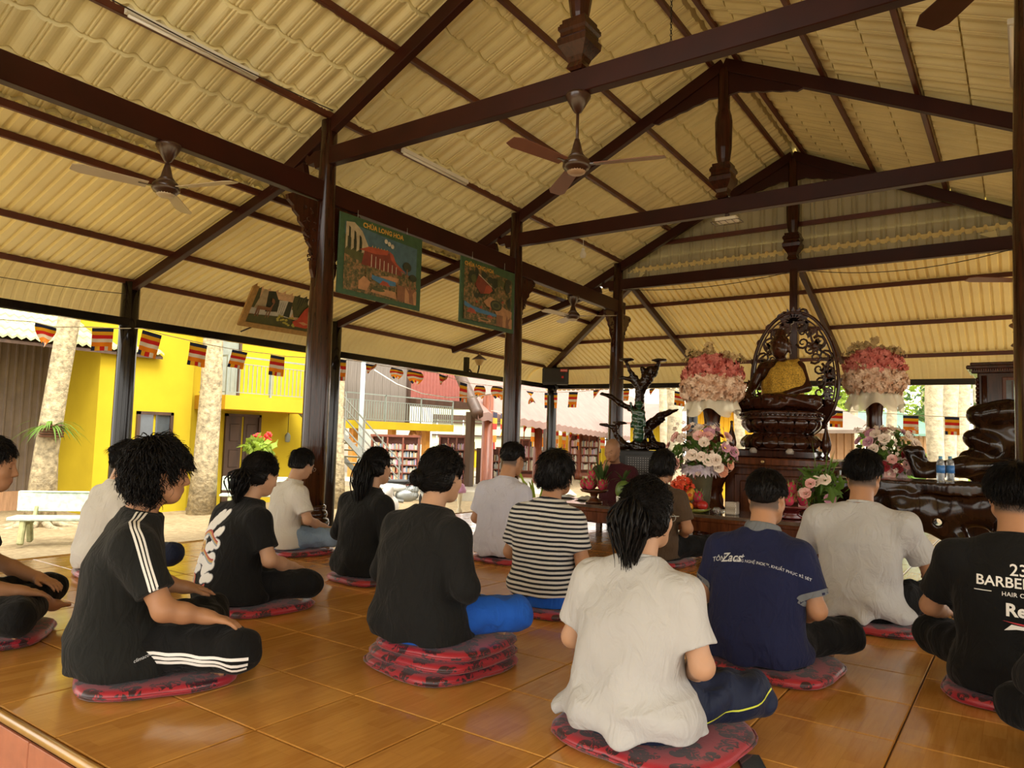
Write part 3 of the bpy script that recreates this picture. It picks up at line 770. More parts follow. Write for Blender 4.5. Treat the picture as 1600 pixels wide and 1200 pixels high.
# --- wooden library building
lb=empty('library_building',(0,0,0),0,'two storey library, grey plank upper floor over a yellow slab','building')
GREYW=pm('grey_weathered_planks',(.17,.145,.125),.75,var=.25,scale=3,stretch=(1,6,.4))
REDM=pm('red_brown_corrugated_metal',(.30,.095,.075),.6,var=.1)
b=MB(); b.box((-22.6,23.0,1.40),(1.4,6.7,.32)); b.build('slab',YEL,lb)
pb=MB(); pb.box((0,0,0),(.04,.245,3.0)); pbe=pb.mesh('wall_plank'); pbe.materials.append(GREYW)
for i in range(17): link('wall_plank',pbe,lb,(-22.9+.008*(i%2),19.95+i*.25,3.05))
b=MB(); b.box((-22.85,24.2,3.0),(.16,.16,3.1)); b.build('corner_post',DKWOOD,lb)
b=MB(); corr(b,(-22.8,24.3,0),(-22.8,28.2,0),2.75,4.35,.22,.05,(1,0)); b.build('red_cladding',REDM,lb)
b=MB(); b.box((-22.9,26.3,2.55),(1.2,4.3,.35)); b.build('lintel_beam',DKWOOD,lb)
rl=MB(); x=-21.95
rl.bar((x,19.7,2.66),(x,26.3,2.66),.05,.05); rl.bar((x,19.7,2.4),(x,26.3,2.4),.03,.03); rl.bar((x,19.7,1.64),(x,26.3,1.64),.03,.03)
for yy in (19.7,21.9,24.1,26.3): rl.bar((x,yy,1.5),(x,yy,2.68),.05,.05,(0,1,0))
rr=rl.build('upper_railing',GREYM,lb)
bm=MB(); bm.bar((0,0,0),(0,0,.76),.03,.03,(0,1,0)); bme=bm.mesh('baluster'); bme.materials.append(GREYM)
for i in range(46): link('baluster',bme,rr,(x,19.82+i*.142,1.64))
b=MB(); b.tube([(-21.3,19.95,GZ),(-21.3,19.95,4.4)],.09,10); b.build('downpipe',pm('pale_blue_pipe',(.42,.50,.52),.4),lb)
b=MB(); b.box((-21.3,19.2,4.45),(.35,2.2,.35),None,.03); b.build('gutter',pm('green_gutter',(.12,.22,.06),.5),lb)
b=MB(); b.box((-25.4,24,1.3),(.1,9.5,4.6)); b.build('rear_wall',WHITE,lb)
for y in (20.6,22.8,25.0): 
    b=MB(); b.box((-22.4,y,.2),(.26,.26,2.2)); b.build('post',pm('orange_post',(.50,.22,.03),.6),lb)
b=MB(); b.box((-22.6,24,GZ+.08),(5,11,.2)); b.build('floor_slab',pm('pale_concrete',(.45,.42,.34),.7),lb)
b=MB(); b.box((-22.2,24.2,1.0),(.06,.55,.75)); b.lathe([(.12,-.6),(.3,-.3),(.25,.1),(.12,.5)],10,(-22.2,23.9,.75)); b.build('carved_plaque',pm('carved_orange_wood',(.48,.22,.09),.6,var=.4,scale=9),lb)
BOOKM=[pm('book_'+n,c,.6) for n,c in (('cream',(.62,.58,.47)),('blue',(.16,.24,.34)),('grey',(.36,.36,.34)),('red',(.35,.06,.04)),('tan',(.42,.30,.16)),('pink',(.55,.33,.45)))]
SHELFW=pm('red_brown_shelf',(.19,.055,.03),.5,var=.2)
def bookcase(c,rz,w,h,rows,lab,seed):
    e_=empty('bookcase',c,rz,lab,'bookcase',group='library bookcases'); b=MB(); d=.3
    for s in(-1,1): b.box((s*w/2,0,h/2),(.06,d,h))
    b.box((0,0,h),(w+.1,d+.04,.07)); b.box((0,d/2,h/2),(w,.03,h)); b.box((0,0,.08),(w,d,.16)); b.build('case',SHELFW,e_)
    r=random.Random(seed)
    sh_=(h-.5)/rows
    for k in range(rows):
        b=MB(); b.box((0,-.01,.3+k*sh_),(w,d,.03)); b.build('shelf',SHELFW,e_)
        b=MB(); x=-w/2+.06
        while x<w/2-.06:
            t=r.uniform(.025,.06); b.cur=r.choice((0,0,1,2,2,3,4,5)); hh=sh_*r.uniform(.55,.85)
            if r.random()>.06: b.box((x+t/2,.0,.315+k*sh_+hh/2),(t*.92,.2,hh))
            x+=t
        tag(b.build('book_row',BOOKM,e_),kind='stuff')
    b=MB()
    for x in (-w/6,w/6): b.box((x,-.15,h/2+.1),(.05,.03,h-.3))
    b.build('door_stile',SHELFW,e_)
RZL=math.radians(90)
def bc(px0,px1,ytop,d,rows,lab,seed):
    a=at((px0+px1)/2,ytop,d); w=(px1-px0)/1136.62*d; g=GZ+.18
    bookcase((a.x,a.y,g),.66,w,a.z-g,rows,lab,seed)
bc(583,655,681,23.5,5,'tall red-brown bookcase under the yellow slab, seen over the ponytail',1)
bc(688,727,682,24.5,5,'narrower red-brown bookcase right of the carved orange plaque',2)
bc(890,935,680,36,4,'distant glazed bookcase in the red roofed pavilion',3)
bc(770,800,700,27,3,'low bookcase half hidden behind the head in the lavender shirt',4)
bc(805,838,687,33,2,'distant low wooden cabinet behind the striped shirt',5)
# --- red roofed pavilion
pv=empty('pavilion',(0,0,0),0,'open pavilion with a pinkish red tiled roof behind the loudspeaker','building')
PINKT=pm('pinkish_roof_tile',(.20,.12,.10),.8,var=.12,scale=2,bump=.3,bscale=9)
E0,E1=at(747,641,19),at(1075,697,54); back=Vector((-.80,.15,0)); 
nE=110; V=[]; b=MB()
for i in range(nE+1):
    q=E0.lerp(E1,i/nE); h=.05 if i%2 else 0; V+=[(q.x,q.y,q.z-h-.22),(q.x,q.y,q.z-h),(q.x-.8*7,q.y+.15*7+3.4,q.z+3.6-h)]
b.add(V,[(3*i,3*i+3,3*i+4,3*i+1) for i in range(nE)]+[(3*i+1,3*i+4,3*i+5,3*i+2) for i in range(nE)]); b.build('tiled_roof',PINKT,pv)
b=MB(); q=at(720,612,17.5); b.tube([tuple(E0+Vector((0,0,-.1))),tuple(E0+Vector((-.8*7,.15*7+3.4,3.5)))],.16,6); b.build('roof_verge',DKWOOD,pv)
POSTB=lacquer('orange_brown_post',(.10,.025,.01),(.24,.07,.03),.4)
for k,(px,py,d) in enumerate([(763,640,20),(841,660,27),(905,672,36)]):
    a=at(px,py,d); b=MB(); b.lathe([(.22,GZ),(.22,GZ+.25),(.17,GZ+.3),(.16,a.z+.4)],12,(a.x,a.y,0)); b.build('post',POSTB,pv)
for k,(px,d) in enumerate([(734,24),(852,40),(893,48),(941,50)]):
    a=at(px,690,d); b=MB(); b.box((a.x,a.y,.4),(.22,.22,2.9)); b.build('inner_post',DKWOOD,pv)
PANEL=pm('pale_translucent_sheet',(.50,.54,.40),.5,var=.08,scale=1)
a,c=at(640,700,44),at(980,700,50)
dx=(c-a)/9
for i in range(9):
    b=MB(); p=a+dx*i; q=a+dx*(i+.97); b.add([(p.x,p.y,.25),(q.x,q.y,.25),(q.x,q.y,3.4),(p.x,p.y,3.4),(p.x-.03,p.y+.05,.25),(q.x-.03,q.y+.05,.25),(q.x-.03,q.y+.05,3.4),(p.x-.03,p.y+.05,3.4)],[(0,1,2,3),(7,6,5,4),(0,3,7,4),(1,5,6,2)]); b.build('window_panel',PANEL,pv)
b=MB()
for zz in (.25,1.1,1.9,2.2): b.bar((a.x+.05,a.y-.08,zz),(c.x+.05,c.y-.08,zz),.06,.09 if zz<2 else .3)
b.build('window_rail',DKWOOD,pv)
b=MB(); b.bar((a.x,a.y,-.32),(c.x,c.y,-.32),.12,1.1); b.build('low_wall',YEL,pv)
for (px0,px1,py,d,m) in ((733,742,690,25,YEL),(745,762,700,25.5,DKWOOD),(860,872,680,38,YEL),(873,888,680,39,YEL2),(940,952,700,40,YEL),(953,957,690,42,RED)):
    p=at(px0,py,d); q=at(px1,py,d); b=MB(); b.bar(((p.x+q.x)/2,(p.y+q.y)/2,GZ),((p.x+q.x)/2,(p.y+q.y)/2,p.z),(q-p).length,.2,(-.577,.8166,0)); b.build('panel',m,pv)
# curb in front of the library
b=MB(); p=onz(690,782,GZ); b.box((p.x-1.5,p.y+3.5,GZ+.14),(6.5,7.5,.34),Matrix.Rotation(.62,3,'Z'),.03); tag(b.build('terrace_slab',pm('pale_terrace',(.36,.33,.26),.6,var=.1)),'pale raised terrace slab outside the library','terrace',kind='structure')
# --- motorbike behind the bun
mbk=empty('motorbike',(-12.75,13.6,GZ),math.radians(50),'parked silver motorbike behind the woman with a messy bun','motorbike')
for x in (-.62,.62):
    b=MB(); R=Matrix.Rotation(PI/2,3,'X'); b.lathe([(.27,-.05),(.31,-.04),(.32,0),(.31,.04),(.27,.05),(.25,0)],24,(x,0,.32),True,0,R); w=b.build('wheel',DARK,mbk)
    b=MB(); b.lathe([(.05,-.06),(.05,.06)],10,(x,0,.32),True,0,R)
    for k in range(8): a=k*PI/4; b.bar((x,0,.32),(x+.25*math.cos(a),0,.32+.25*math.sin(a)),.03,.03,(0,1,0))
    b.build('spokes',STEEL,w)
b=MB(); b.ball((.0,0,.42),(.30,.14,.17),10,8); b.ball((.1,0,.55),(.2,.12,.12)); b.tube([(.62,0,.32),(.5,0,.62),(.40,0,.95)],.035,8); b.tube([(-.62,.05,.32),(-.1,.05,.38)],.03,6); b.tube([(-.7,-.14,.36),(-.1,-.15,.28)],.045,8); b.build('engine_and_forks',STEEL,mbk)
b=MB(); b.ball((.42,0,.62),(.10,.16,.30),10,8); b.ball((-.35,0,.62),(.36,.13,.12),10,8); b.build('fairing',pm('silver_white_plastic',(.58,.60,.58),.3),mbk)
b=MB(); b.ball((-.2,0,.76),(.38,.13,.06),10,6); b.build('seat',DARK,mbk)
b=MB(); b.tube([(.33,-.34,1.0),(.40,0,.96),(.33,.34,1.0)],.015,6); b.ball((.47,0,.86),(.08,.1,.1)); b.build('handlebar',DARK,mbk)
b=MB(); b.ball((.30,0,.80),(.12,.10,.08)); b.build('teal_cover',pm('teal_plastic',(.05,.22,.20),.5),mbk)
# --- pale statue-like clutter near the terrace
q=empty('lamp_stand',at(719,752,15.5)*1.0,0,'small figurine lamp with a pink shade on the terrace','lamp'); q.location.z=GZ+.3
b=MB(); b.lathe([(.06,0),(.07,.08),(.03,.14),(.05,.3),(.07,.42),(.04,.5)],10); b.build('figure_base',pm('cream_ceramic',(.7,.62,.42),.4),q); b=MB(); b.lathe([(.13,.45),(.14,.5),(.09,.62),(.03,.65)],14); b.build('shade',pm('pink_shade',(.60,.30,.50),.6),q)
q=empty('white_dog_figure',at(611,765,16.5),0,'white ceramic dog figure beside the motorbike','figurine'); q.location.z=GZ+.02
s_=Sdf(); s_.el((0,0,.30),(.16,.22,.24)).el((0,-.12,.60),(.12,.15,.13),k=.08).el((0,-.24,.56),(.06,.09,.06),k=.05).rc((.08,-.1,.15),(.09,-.18,0),.06,.06).rc((-.08,-.1,.15),(-.09,-.18,0),.06,.06).el((.1,-.08,.7),(.03,.05,.08)).el((-.1,-.08,.7),(.03,.05,.08))
V,F=snet(s_,(-.35,-.45,-.1),(.35,.35,.9),.025,2); npmesh('dog_body',V,F,WHITE,q)
b=MB(); [b.ball((sx*.045,-.255,.61),.018,6,5) for sx in(-1,1)]; b.ball((0,-.33,.57),.02,6,5); b.build('eyes_and_nose',DARK,q)
# --- right hand side: trees, huts
for k,(px,d,r0,lab) in enumerate([(1461,16.4,.17,'stout sunlit trunk, leftmost of the trio left of the root carving'),(1483,17.2,.17,'stout sunlit trunk, middle of the trio left of the root carving'),(1500,18.2,.17,'stout sunlit trunk, rightmost of the trio left of the root carving'),
      (1388,16.5,.10,'pale trunk just right of the right orchid vase'),(1050,19,.19,'pale trunk right of the driftwood carving'),(1036,24,.14,'slim pale trunk behind the driftwood carving'),(1156,21,.14,'pale trunk left of the seated statue'),(1335,21,.10,'pale trunk between statue and right orchids')]):
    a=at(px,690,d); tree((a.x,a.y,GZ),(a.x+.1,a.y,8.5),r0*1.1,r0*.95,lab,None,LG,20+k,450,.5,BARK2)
for k,(px,d,lab) in enumerate([(1300,34,'leafy tree behind the tan hut, left of the right orchids'),(1345,40,'leafy tree directly behind the right orchid bouquet'),(1405,30,'leafy tree just left of the trunk trio'),(1440,44,'distant tree above the green hut roof'),(1522,28,'leafy tree right of the trunk trio'),(1560,38,'leafy tree behind the shrine cabinet'),(1275,46,'distant tree seen through the carved halo'),(1630,34,'leafy tree beyond the right picture edge'),(1225,52,'distant tree directly behind the statue'),(1180,44,'distant tree left of the statue head')]):
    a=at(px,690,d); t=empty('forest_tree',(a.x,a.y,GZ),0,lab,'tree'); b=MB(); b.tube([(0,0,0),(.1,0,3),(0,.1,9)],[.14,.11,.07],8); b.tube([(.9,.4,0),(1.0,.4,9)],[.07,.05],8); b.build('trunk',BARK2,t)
    r=random.Random(k); bl=[(r.uniform(-1.7,1.7),r.uniform(-1.4,1.4),r.uniform(.6,8.5),1.1,1.1,1.0) for _ in range(15)]
    leaves('foliage',bl,1700,.34,(LY,LG,LD)[(k*2)%3] if k!=2 else LY,t,40+k)
for k,(px,d) in enumerate([(1290,26),(1420,24),(1545,22),(1340,27)]):
    a=at(px,690,d); t=empty('shrub',(a.x,a.y,GZ),0,['low bushy shrub behind the tan hut','low bushy shrub left of the trunk trio','low bushy shrub right of the trunk trio','low bushy shrub behind the right roses'][k],'shrub'); b=MB()
    for i in range(5): b.tube([(0,0,0),(.5*math.cos(i*1.3),.5*math.sin(i*1.3),.9)],[.03,.01],5)
    b.build('stem',BARK,t); leaves('foliage',[(0,0,.9,1.6,1.2,.9)],500,.3,(LY,LG)[k%2],t,60+k)
def hut(px0,px1,ytop,d,wm,rm,lab,win=True):
    p=at(px0,ytop,d); q=at(px1,ytop,d); h=empty('hut',(0,0,0),0,lab,'hut'); b=MB(); n=Vector((-.577,.8166)); w=(q-p).length
    corr(b,(p.x,p.y,0),(q.x,q.y,0),GZ,p.z,.16,.03,(.577,-.8166)); b.build('wall_cladding',wm,h)
    b=MB(); m=(p+q)/2; u=(q-p).normalized(); R=Matrix(((u.x,-u.y,0),(u.y,u.x,0),(0,0,1)))
    b.add([tuple(p-u*.4+Vector((.3,-.45,.0))),tuple(q+u*.4+Vector((.3,-.45,0))),tuple(q+u*.4+Vector((-1.6,2.2,.9))),tuple(p-u*.4+Vector((-1.6,2.2,.9))),tuple(p-u*.4+Vector((.3,-.45,-.08))),tuple(q+u*.4+Vector((.3,-.45,-.08)))],[(0,1,2,3),(0,4,5,1)]); b.build('roof_slope',rm,h)
    if win:
        b=MB(); c=p.lerp(q,.55); b.box((c.x+.06,c.y-.08,.2),(w*.4,.06,.9),R); f=b.build('window_frame',WHITE,h); b=MB(); [b.box((c.x+.08+u.x*s*w*.1,c.y-.11+u.y*s*w*.1,.2),(w*.17,.05,.75),R) for s in(-1,1)]; b.build('pane',GLASSD,f)
TANM=pm('tan_corrugated_metal',(.46,.26,.12),.6,var=.1)
hut(1250,1335,672,17,TANM,BROWNM,'tan corrugated hut right of the statue pedestal')
hut(1395,1452,678,26,TANM,pm('green_metal_roof',(.10,.20,.15),.5),'green roofed hut left of the trunk trio')
hut(1075,1185,640,26,YEL2,pm('cream_roof',(.55,.5,.35),.6),'pale yellow house behind the left orchid arrangement')
hut(985,1045,660,30,YEL,PINKT,'yellow outbuilding behind the driftwood carving',False)
# variegated pot plant behind the lavender shirt
q=empty('potted_palm',at(838,760,12.5),0,'variegated arching pot plant between the lavender and striped shirts','plant'); q.location.z=GZ
b=MB(); b.lathe([(.2,0),(.3,.5),(.32,.55),(.27,.52)],16); b.build('pot',pm('grey_pot',(.3,.28,.25),.6),q)
b=MB(); blades(b,(0,0,.5),70,1.25,.07,9,.55,.8,1.35); tag(b.build('arching_leaves',LY,q),kind='stuff')
b=MB(); [b.ball((random.uniform(-.5,.3),random.uniform(-.3,.3),.6+random.uniform(0,.3)),.06,6,5) for _ in range(12)]; tag(b.build('pink_blossoms',pm('salmon_petal',(.65,.25,.18),.6),q),kind='stuff')
# ---------------------------------------------------------------- hanging things
FANB=pm('dark_brown_fan_enamel',(.045,.018,.012),.3,var=.1,coat=.4)
BLADE=pm('cream_fan_blade',(.50,.43,.32),.35,var=.05); BLADEB=pm('brown_fan_blade',(.20,.085,.06),.35,var=.08)
def fan(x,y,ztop,zm,rot,blade,lab):
    f=empty('ceiling_fan',(x,y,zm),0,lab,'ceiling fan',group='ceiling fans'); L=ztop-zm
    b=MB(); b.lathe([(.10,L),(.105,L-.02),(.06,L-.10),(.03,L-.15),(.012,L-.16)],16); b.lathe([(.013,.10),(.013,L-.1)],8); b.lathe([(.02,.22),(.03,.18),(.05,.10),(.085,.055)],16); b.build('canopy_and_rod',FANB,f)
    b=MB(); b.lathe([(.02,-.062),(.05,-.06),(.075,-.05),(.085,-.035),(.10,-.03),(.115,-.005),(.11,.03),(.09,.055),(.05,.075),(.02,.09)],24); b.build('motor_housing',FANB,f)
    b=MB(); b.lathe([(.001,-.075),(.05,-.072),(.07,-.06),(.078,-.045)],20); b.build('end_cap',BLADE if blade is BLADE else pm('pale_brown_cap',(.42,.30,.22),.3),f)
    for k in range(3):
        a=rot+k*2*PI/3; M=Matrix.Rotation(a,3,'Z')@Matrix.Rotation(math.radians(11),3,'X'); b=MB(); V=[]
        for i in range(9):
            t=i/8; xx=.15+.56*t; w=.055+.02*t if i<8 else .045; V+=[M@Vector((xx,-w,.0)),M@Vector((xx,w,0)),M@Vector((xx,-w,.006)),M@Vector((xx,w,.006))]
        F=[]
        for i in range(8):
            o=4*i; F+=[(o,o+4,o+5,o+1),(o+2,o+3,o+7,o+6),(o,o+2,o+6,o+4),(o+1,o+5,o+7,o+3)]
        F+=[(0,1,3,2),(32,34,35,33)]; b.add(V,F); b.build('blade',blade,f)
    b=MB()
    for k in range(3):
        a=rot+k*2*PI/3; M=Matrix.Rotation(a,3,'Z'); b.box(M@Vector((.15,0,.003)),(.14,.035,.008),M)
    b.build('blade_iron',FANB,f)
fan(-5.97,3.235,3.46,3.07,math.radians(17),BLADE,'ceiling fan on the left beam, leftmost, before the picture of the seated monk')
fan(-2.93,4.96,3.84,3.245,math.radians(16),BLADEB,'brown ceiling fan below the nearest tie beam, at picture centre')
fan(-5.97,10.1,3.36,3.03,math.radians(20),BLADE,'small far ceiling fan on the left beam beyond the second photo board')
fan(.085,10.1,3.36,3.0,math.radians(212),BLADEB,'ceiling fan cut by the right picture edge, over the shrine cabinet')
fan(.085,3.235,3.46,3.02,math.radians(128),FANB,'ceiling fan whose single dark blade tip shows at the top right corner')
# tube lamps under the lower purlin
TUBE=pm('white_tube_glass',(.80,.77,.68),.3,var=.02); TUBEF=pm('white_lamp_housing',(.72,.70,.62),.5,var=.04)
def tube(p,q,lab):
    p,q=Vector(p),Vector(q); e_=empty('tube_lamp',p,0,lab,'lamp',group='tube lamps'); d=q-p; b=MB(); b.bar((0,0,0),d,.05,.045); b.build('housing',TUBEF,e_)
    b=MB(); n=d.normalized(); b.tube([n*.02+Vector((0,0,-.035)),d-n*.02+Vector((0,0,-.035))],.014,8); b.build('glass_tube',TUBE,e_)
zp=lambda x,y: zmain(x,y)-.095
tube((-5.86,2.75,zp(-5.86,2.75)),(-5.86,3.98,zp(-5.86,3.98)),'white fluorescent tube under the roof at the upper left corner')
tube((-5.86,5.95,zp(-5.86,5.95)),(-5.86,7.15,zp(-5.86,7.15)),'white fluorescent tube between the two nearest columns')
tube((-.03,6.55,zp(-.03,6.55)),(-.03,7.7,zp(-.03,7.7)),'white fluorescent tube at the upper right picture edge')
def bulb(x,y,z,top,lab):
    e_=empty('light_bulb',(x,y,z),0,lab,'light bulb',group='light bulbs'); b=MB(); b.lathe([(.001,-.055),(.035,-.045),(.05,-.01),(.045,.03),(.025,.06)],14); b.build('globe',TUBE,e_)
    b=MB(); b.lathe([(.026,.055),(.028,.075),(.026,.10),(.01,.105)],10); b.tube([(0,0,.10),(0,0,top-z)],.004,5); b.build('cap_and_cord',TUBEF,e_)
p=at(911,398,11.2); bulb(p.x,p.y,p.z,zmain(p.x,p.y)-.01,'white bulb hanging under the roof between the second and third trusses')
p=at(1589,300,8.6); bulb(p.x,p.y,p.z,zmain(p.x,p.y)-.01,'white bulb hanging at the right picture edge above the tie beam')
# wire-guard lamp under the second tie beam
e_=empty('flood_lamp',(XR+.05,8.45,3.72),0,'small caged flood lamp under the second tie beam','lamp'); b=MB(); b.box((0,0,.0),(.26,.14,.05),None,.01); b.build('lamp_body',TUBEF,e_)
b=MB(); [b.bar((-.16+.08*i,-.09,-.03),(-.16+.08*i,.09,-.03),.006,.006) for i in range(5)]; b.tube([(-.17,-.09,-.03),(.17,-.09,-.03),(.17,.09,-.03),(-.17,.09,-.03),(-.17,-.09,-.03)],.004,4); b.bar((0,0,.02),(0,0,.13),.04,.04,(0,1,0)); b.build('wire_guard',FANB,e_)
# hanging chain
e_=empty('chain',(-2.62,6.1,5.55),0,'thin dark chain hanging from the roof beside the centre king post','chain'); b=MB()
z=.04
for i in range(38):
    zz=z-i*.028; a=(i%2)*PI/2; P=[(math.cos(a)*.009*math.cos(t),math.sin(a)*.009*math.cos(t),zz+.018*math.sin(t)) for t in [k*PI/4 for k in range(9)]]; b.tube(P,.0035,4,False)
tag(b.build('links',DARK,e_),kind='stuff'); b=MB(); b.tube([(0,0,.06),(0,0,zmain(-2.62,6.1)-5.55)],.004,5); b.tube([(0,0,-1.02),(.02,0,-1.06),(.0,0,-1.09)],.006,5); b.build('hook',STEEL,e_)
# cables
CAB=pm('dark_cable',(.03,.02,.012),.6)
def cable(name,pts,lab,r=.006,m=None):
    b=MB(); b.tube(pts,r,5); tag(b.build(name,m or CAB),lab,'cable')
def sag(a,c,s,n=14): a,c=Vector(a),Vector(c); return [a.lerp(c,i/n)-Vector((0,0,s*4*(i/n)*(1-i/n))) for i in range(n+1)]
cable('cable',sag((-5.8,2.0,zp(-5.8,2.0)),(-5.8,4.85,zp(-5.8,4.85)-.02),.05),'thin black cable slung beside the upper left tube lamp')
cable('cable',sag((-2.7,11.62,3.74),(.06,11.62,3.78),.16),'thin cable sagging below the rear tie beam at right')
cable('cable',sag((-5.8,11.62,3.74),(-3.0,11.62,3.74),.10),'thin cable sagging below the rear tie beam at left')
cable('cable',sag((-9.78,.9,2.88),(-9.78,4.85,2.80),.10),'thin cable along the left eave purlin',.005)
# ---------------------------------------------------------------- boards and framed picture
def flat(name,col,rough=.5): return pm('print_'+name,col,rough,var=.18,scale=14)
PG=flat('green_border',(.035,.085,.035)); PS=flat('sky',(.055,.115,.14)); PL=flat('foliage',(.07,.075,.02)); PD=flat('dark_foliage',(.025,.03,.012)); PR_=flat('temple_red',(.33,.06,.025)); PR2=flat('temple_dark_red',(.17,.03,.015)); PT=flat('path',(.40,.20,.085)); PCL=flat('cloud_rock',(.40,.33,.20)); PW=flat('pale',(.5,.45,.33)); PBL=flat('blue',(.05,.16,.28)); PBR=flat('trunk_brown',(.20,.085,.035)); PYT=flat('yellow_text',(.55,.30,.04)); PMIX=None
def foliage_print():
    m,t=mat0('print_mixed_garden',.5); v=t.co('Object'); t.l(t.ramp(t.noise(v,22,6,.7),[(.32,(.02,.022,.01)),(.48,(.09,.085,.025)),(.58,(.25,.13,.05)),(.7,(.35,.20,.10))]),t.b.inputs['Base Color']); return m
PMIX=foliage_print()
class Flat:
    """flat print: polygons in picture coordinates u (right) v (up), stacked 0.4 mm apart"""
    def __init__(s,fn): s.fn=fn; s.n=0; s.by={}
    def poly(s,mat,pts):
        s.n+=1; d=.003+.0004*s.n; b=s.by.setdefault(mat.name,(MB(),mat))[0]; b.add([s.fn(u,v,d) for u,v in pts],[tuple(range(len(pts)))]); return s
    def ell(s,mat,c,r,n=18): return s.poly(mat,[(c[0]+r[0]*math.cos(2*PI*k/n),c[1]+r[1]*math.sin(2*PI*k/n)) for k in range(n)])
    def build(s,parent,name='printed_picture'):
        b=MB(); ms=[]
        for k,(m,(bb,mat)) in enumerate(s.by.items()):
            b.cur=k; b.add(bb.v,bb.f); ms.append(mat)
        return b.build(name,ms,parent)
def board(y0,y1,z0,z1,lab,kind):
    Wd,Hd=y1-y0,z1-z0; e_=empty('photo_board',(-5.90,y0,z0+tilt(y0)*0),0,lab,'picture'); b=MB(); b.box((0,Wd/2,Hd/2),(.02,Wd,Hd),None,.004); b.build('board',PG,e_)
    f=Flat(lambda u,v,d:(.008+d,u*Wd,v*Hd)); a=.06
    if kind==0:
        f.poly(PS,[(a,.42),(.93,.42),(.93,.84),(.5,.86),(a,.90)])
        f.poly(PCL,[(.07,.52),(.36,.55),(.34,.64),(.25,.84),(.16,.92),(.07,.9)]); f.poly(PL,[(a,.42),(.28,.44),(.27,.62),(.18,.7),(a,.74)])
        for k in range(7): f.poly(PD if k%2 else PCL,[(.07+.03*k,.88-.02*k),(.09+.03*k,.86-.02*k),(.09+.035*k,.6),(.07+.03*k,.56)])
        f.poly(PMIX,[(a,.06),(.93,.06),(.93,.42),(.7,.47),(.25,.45),(a,.5)])
        f.poly(PR2,[(.25,.42),(.75,.38),(.72,.5),(.62,.62),(.58,.66),(.28,.60)]); f.poly(PR_,[(.22,.60),(.33,.67),(.57,.69),(.55,.63),(.42,.60)]); f.poly(PR_,[(.57,.69),(.62,.66),(.66,.56),(.79,.46),(.70,.48),(.60,.58)])
        for k in range(7): f.poly(PW,[(.36+.05*k,.40),(.368+.05*k,.40),(.368+.05*k,.58-.012*k),(.36+.05*k,.58-.012*k)])
        for k in range(6): f.poly(PYT,[(.36+.035*k,.675+.002*k),(.367+.035*k,.70),(.374+.035*k,.675+.002*k)])
        f.ell(PD,(.80,.55),(.055,.065)); f.poly(PBR,[(.795,.36),(.81,.36),(.808,.52),(.797,.52)]); f.ell(PD,(.88,.42),(.05,.05))
        f.poly(PMIX,[(.3,.28),(.8,.3),(.82,.40),(.3,.42)]); f.poly(PT,[(.22,.10),(.32,.10),(.36,.22),(.28,.28),(.22,.2)]); f.poly(PT,[(.45,.32),(.68,.30),(.70,.36),(.58,.36)])
        f.poly(PBL,[(.37,.20),(.66,.2),(.66,.30),(.37,.32)]); f.poly(PMIX,[(.37,.16),(.66,.16),(.66,.25),(.5,.22),(.37,.27)]); f.poly(PR_,[(.46,.22),(.60,.22),(.56,.27),(.5,.28)]); f.poly(PT,[(.36,.1),(.68,.08),(.66,.17),(.40,.17)]); f.ell(PL,(.45,.15),(.08,.025)); 
        f.poly(PBR,[(.68,.08),(.78,.07),(.78,.27),(.68,.28)]); f.poly(PT,[(.78,.06),(.93,.06),(.93,.25),(.78,.26)]); f.poly(PBR,[(.84,.07),(.90,.06),(.88,.2),(.94,.3),(.87,.25),(.84,.34),(.83,.24),(.76,.32),(.83,.19)])
        for k in range(3): f.ell(PW,(.52+.04*k,.80-.02*k),(.02,.03))
        ttl=(.5,.925,'CHÙA LONG HOA')
    else:
        f.poly(PMIX,[(a,.06),(.94,.06),(.94,.86),(a,.93)])
        for k in range(26):
            r=random.Random(k); f.ell(PD if k%3 else PL,(r.uniform(.08,.92),r.uniform(.42,.84)),(r.uniform(.03,.06),r.uniform(.04,.09)),9)
        f.poly(PR2,[(.24,.62),(.30,.80),(.52,.68),(.42,.52),(.34,.5)]); f.poly(PR_,[(.40,.52),(.44,.66),(.52,.67),(.56,.60),(.50,.54)]); f.poly(PW,[(.30,.80),(.54,.66),(.54,.65),(.30,.785)])
        f.poly(PT,[(.40,.40),(.52,.50),(.62,.46),(.82,.36),(.94,.34),(.93,.22),(.66,.22),(.58,.32),(.46,.33)]); f.ell(PD,(.63,.38),(.11,.085)); f.ell(PL,(.63,.38),(.085,.06)); f.ell(PD,(.63,.38),(.05,.035))
        f.poly(PBL,[(.06,.14),(.64,.14),(.64,.24),(.2,.28),(.06,.33)]); f.poly(PMIX,[(.06,.06),(.64,.06),(.64,.2),(.3,.2),(.06,.26)]); f.poly(PR_,[(.1,.17),(.28,.17),(.24,.23),(.16,.25)]); f.poly(PR_,[(.46,.16),(.58,.16),(.55,.2),(.5,.21)]); f.ell(PT,(.42,.11),(.12,.03)); f.ell(PL,(.42,.115),(.08,.018))
        f.poly(PBR,[(.64,.06),(.76,.06),(.76,.24),(.64,.24)]); f.poly(PT,[(.76,.06),(.94,.06),(.94,.22),(.76,.23)]); f.poly(PBR,[(.82,.06),(.89,.06),(.87,.14),(.92,.25),(.86,.2),(.84,.26),(.82,.18)])
        for k,(x,y) in enumerate(((.27,.36),(.52,.30),(.35,.29),(.75,.46))): f.ell(PR_,(x,y),(.02,.02),8)
        ttl=(.32,.905,'CHÙA LONG HOA')
    f.build(e_)
    me=text_mesh(ttl[2],.075,.0008,bold=.002); me.transform(RX); me.materials.append(PYT); link('lettering',me,e_,(.0125,ttl[0]*Wd,ttl[1]*Hd))
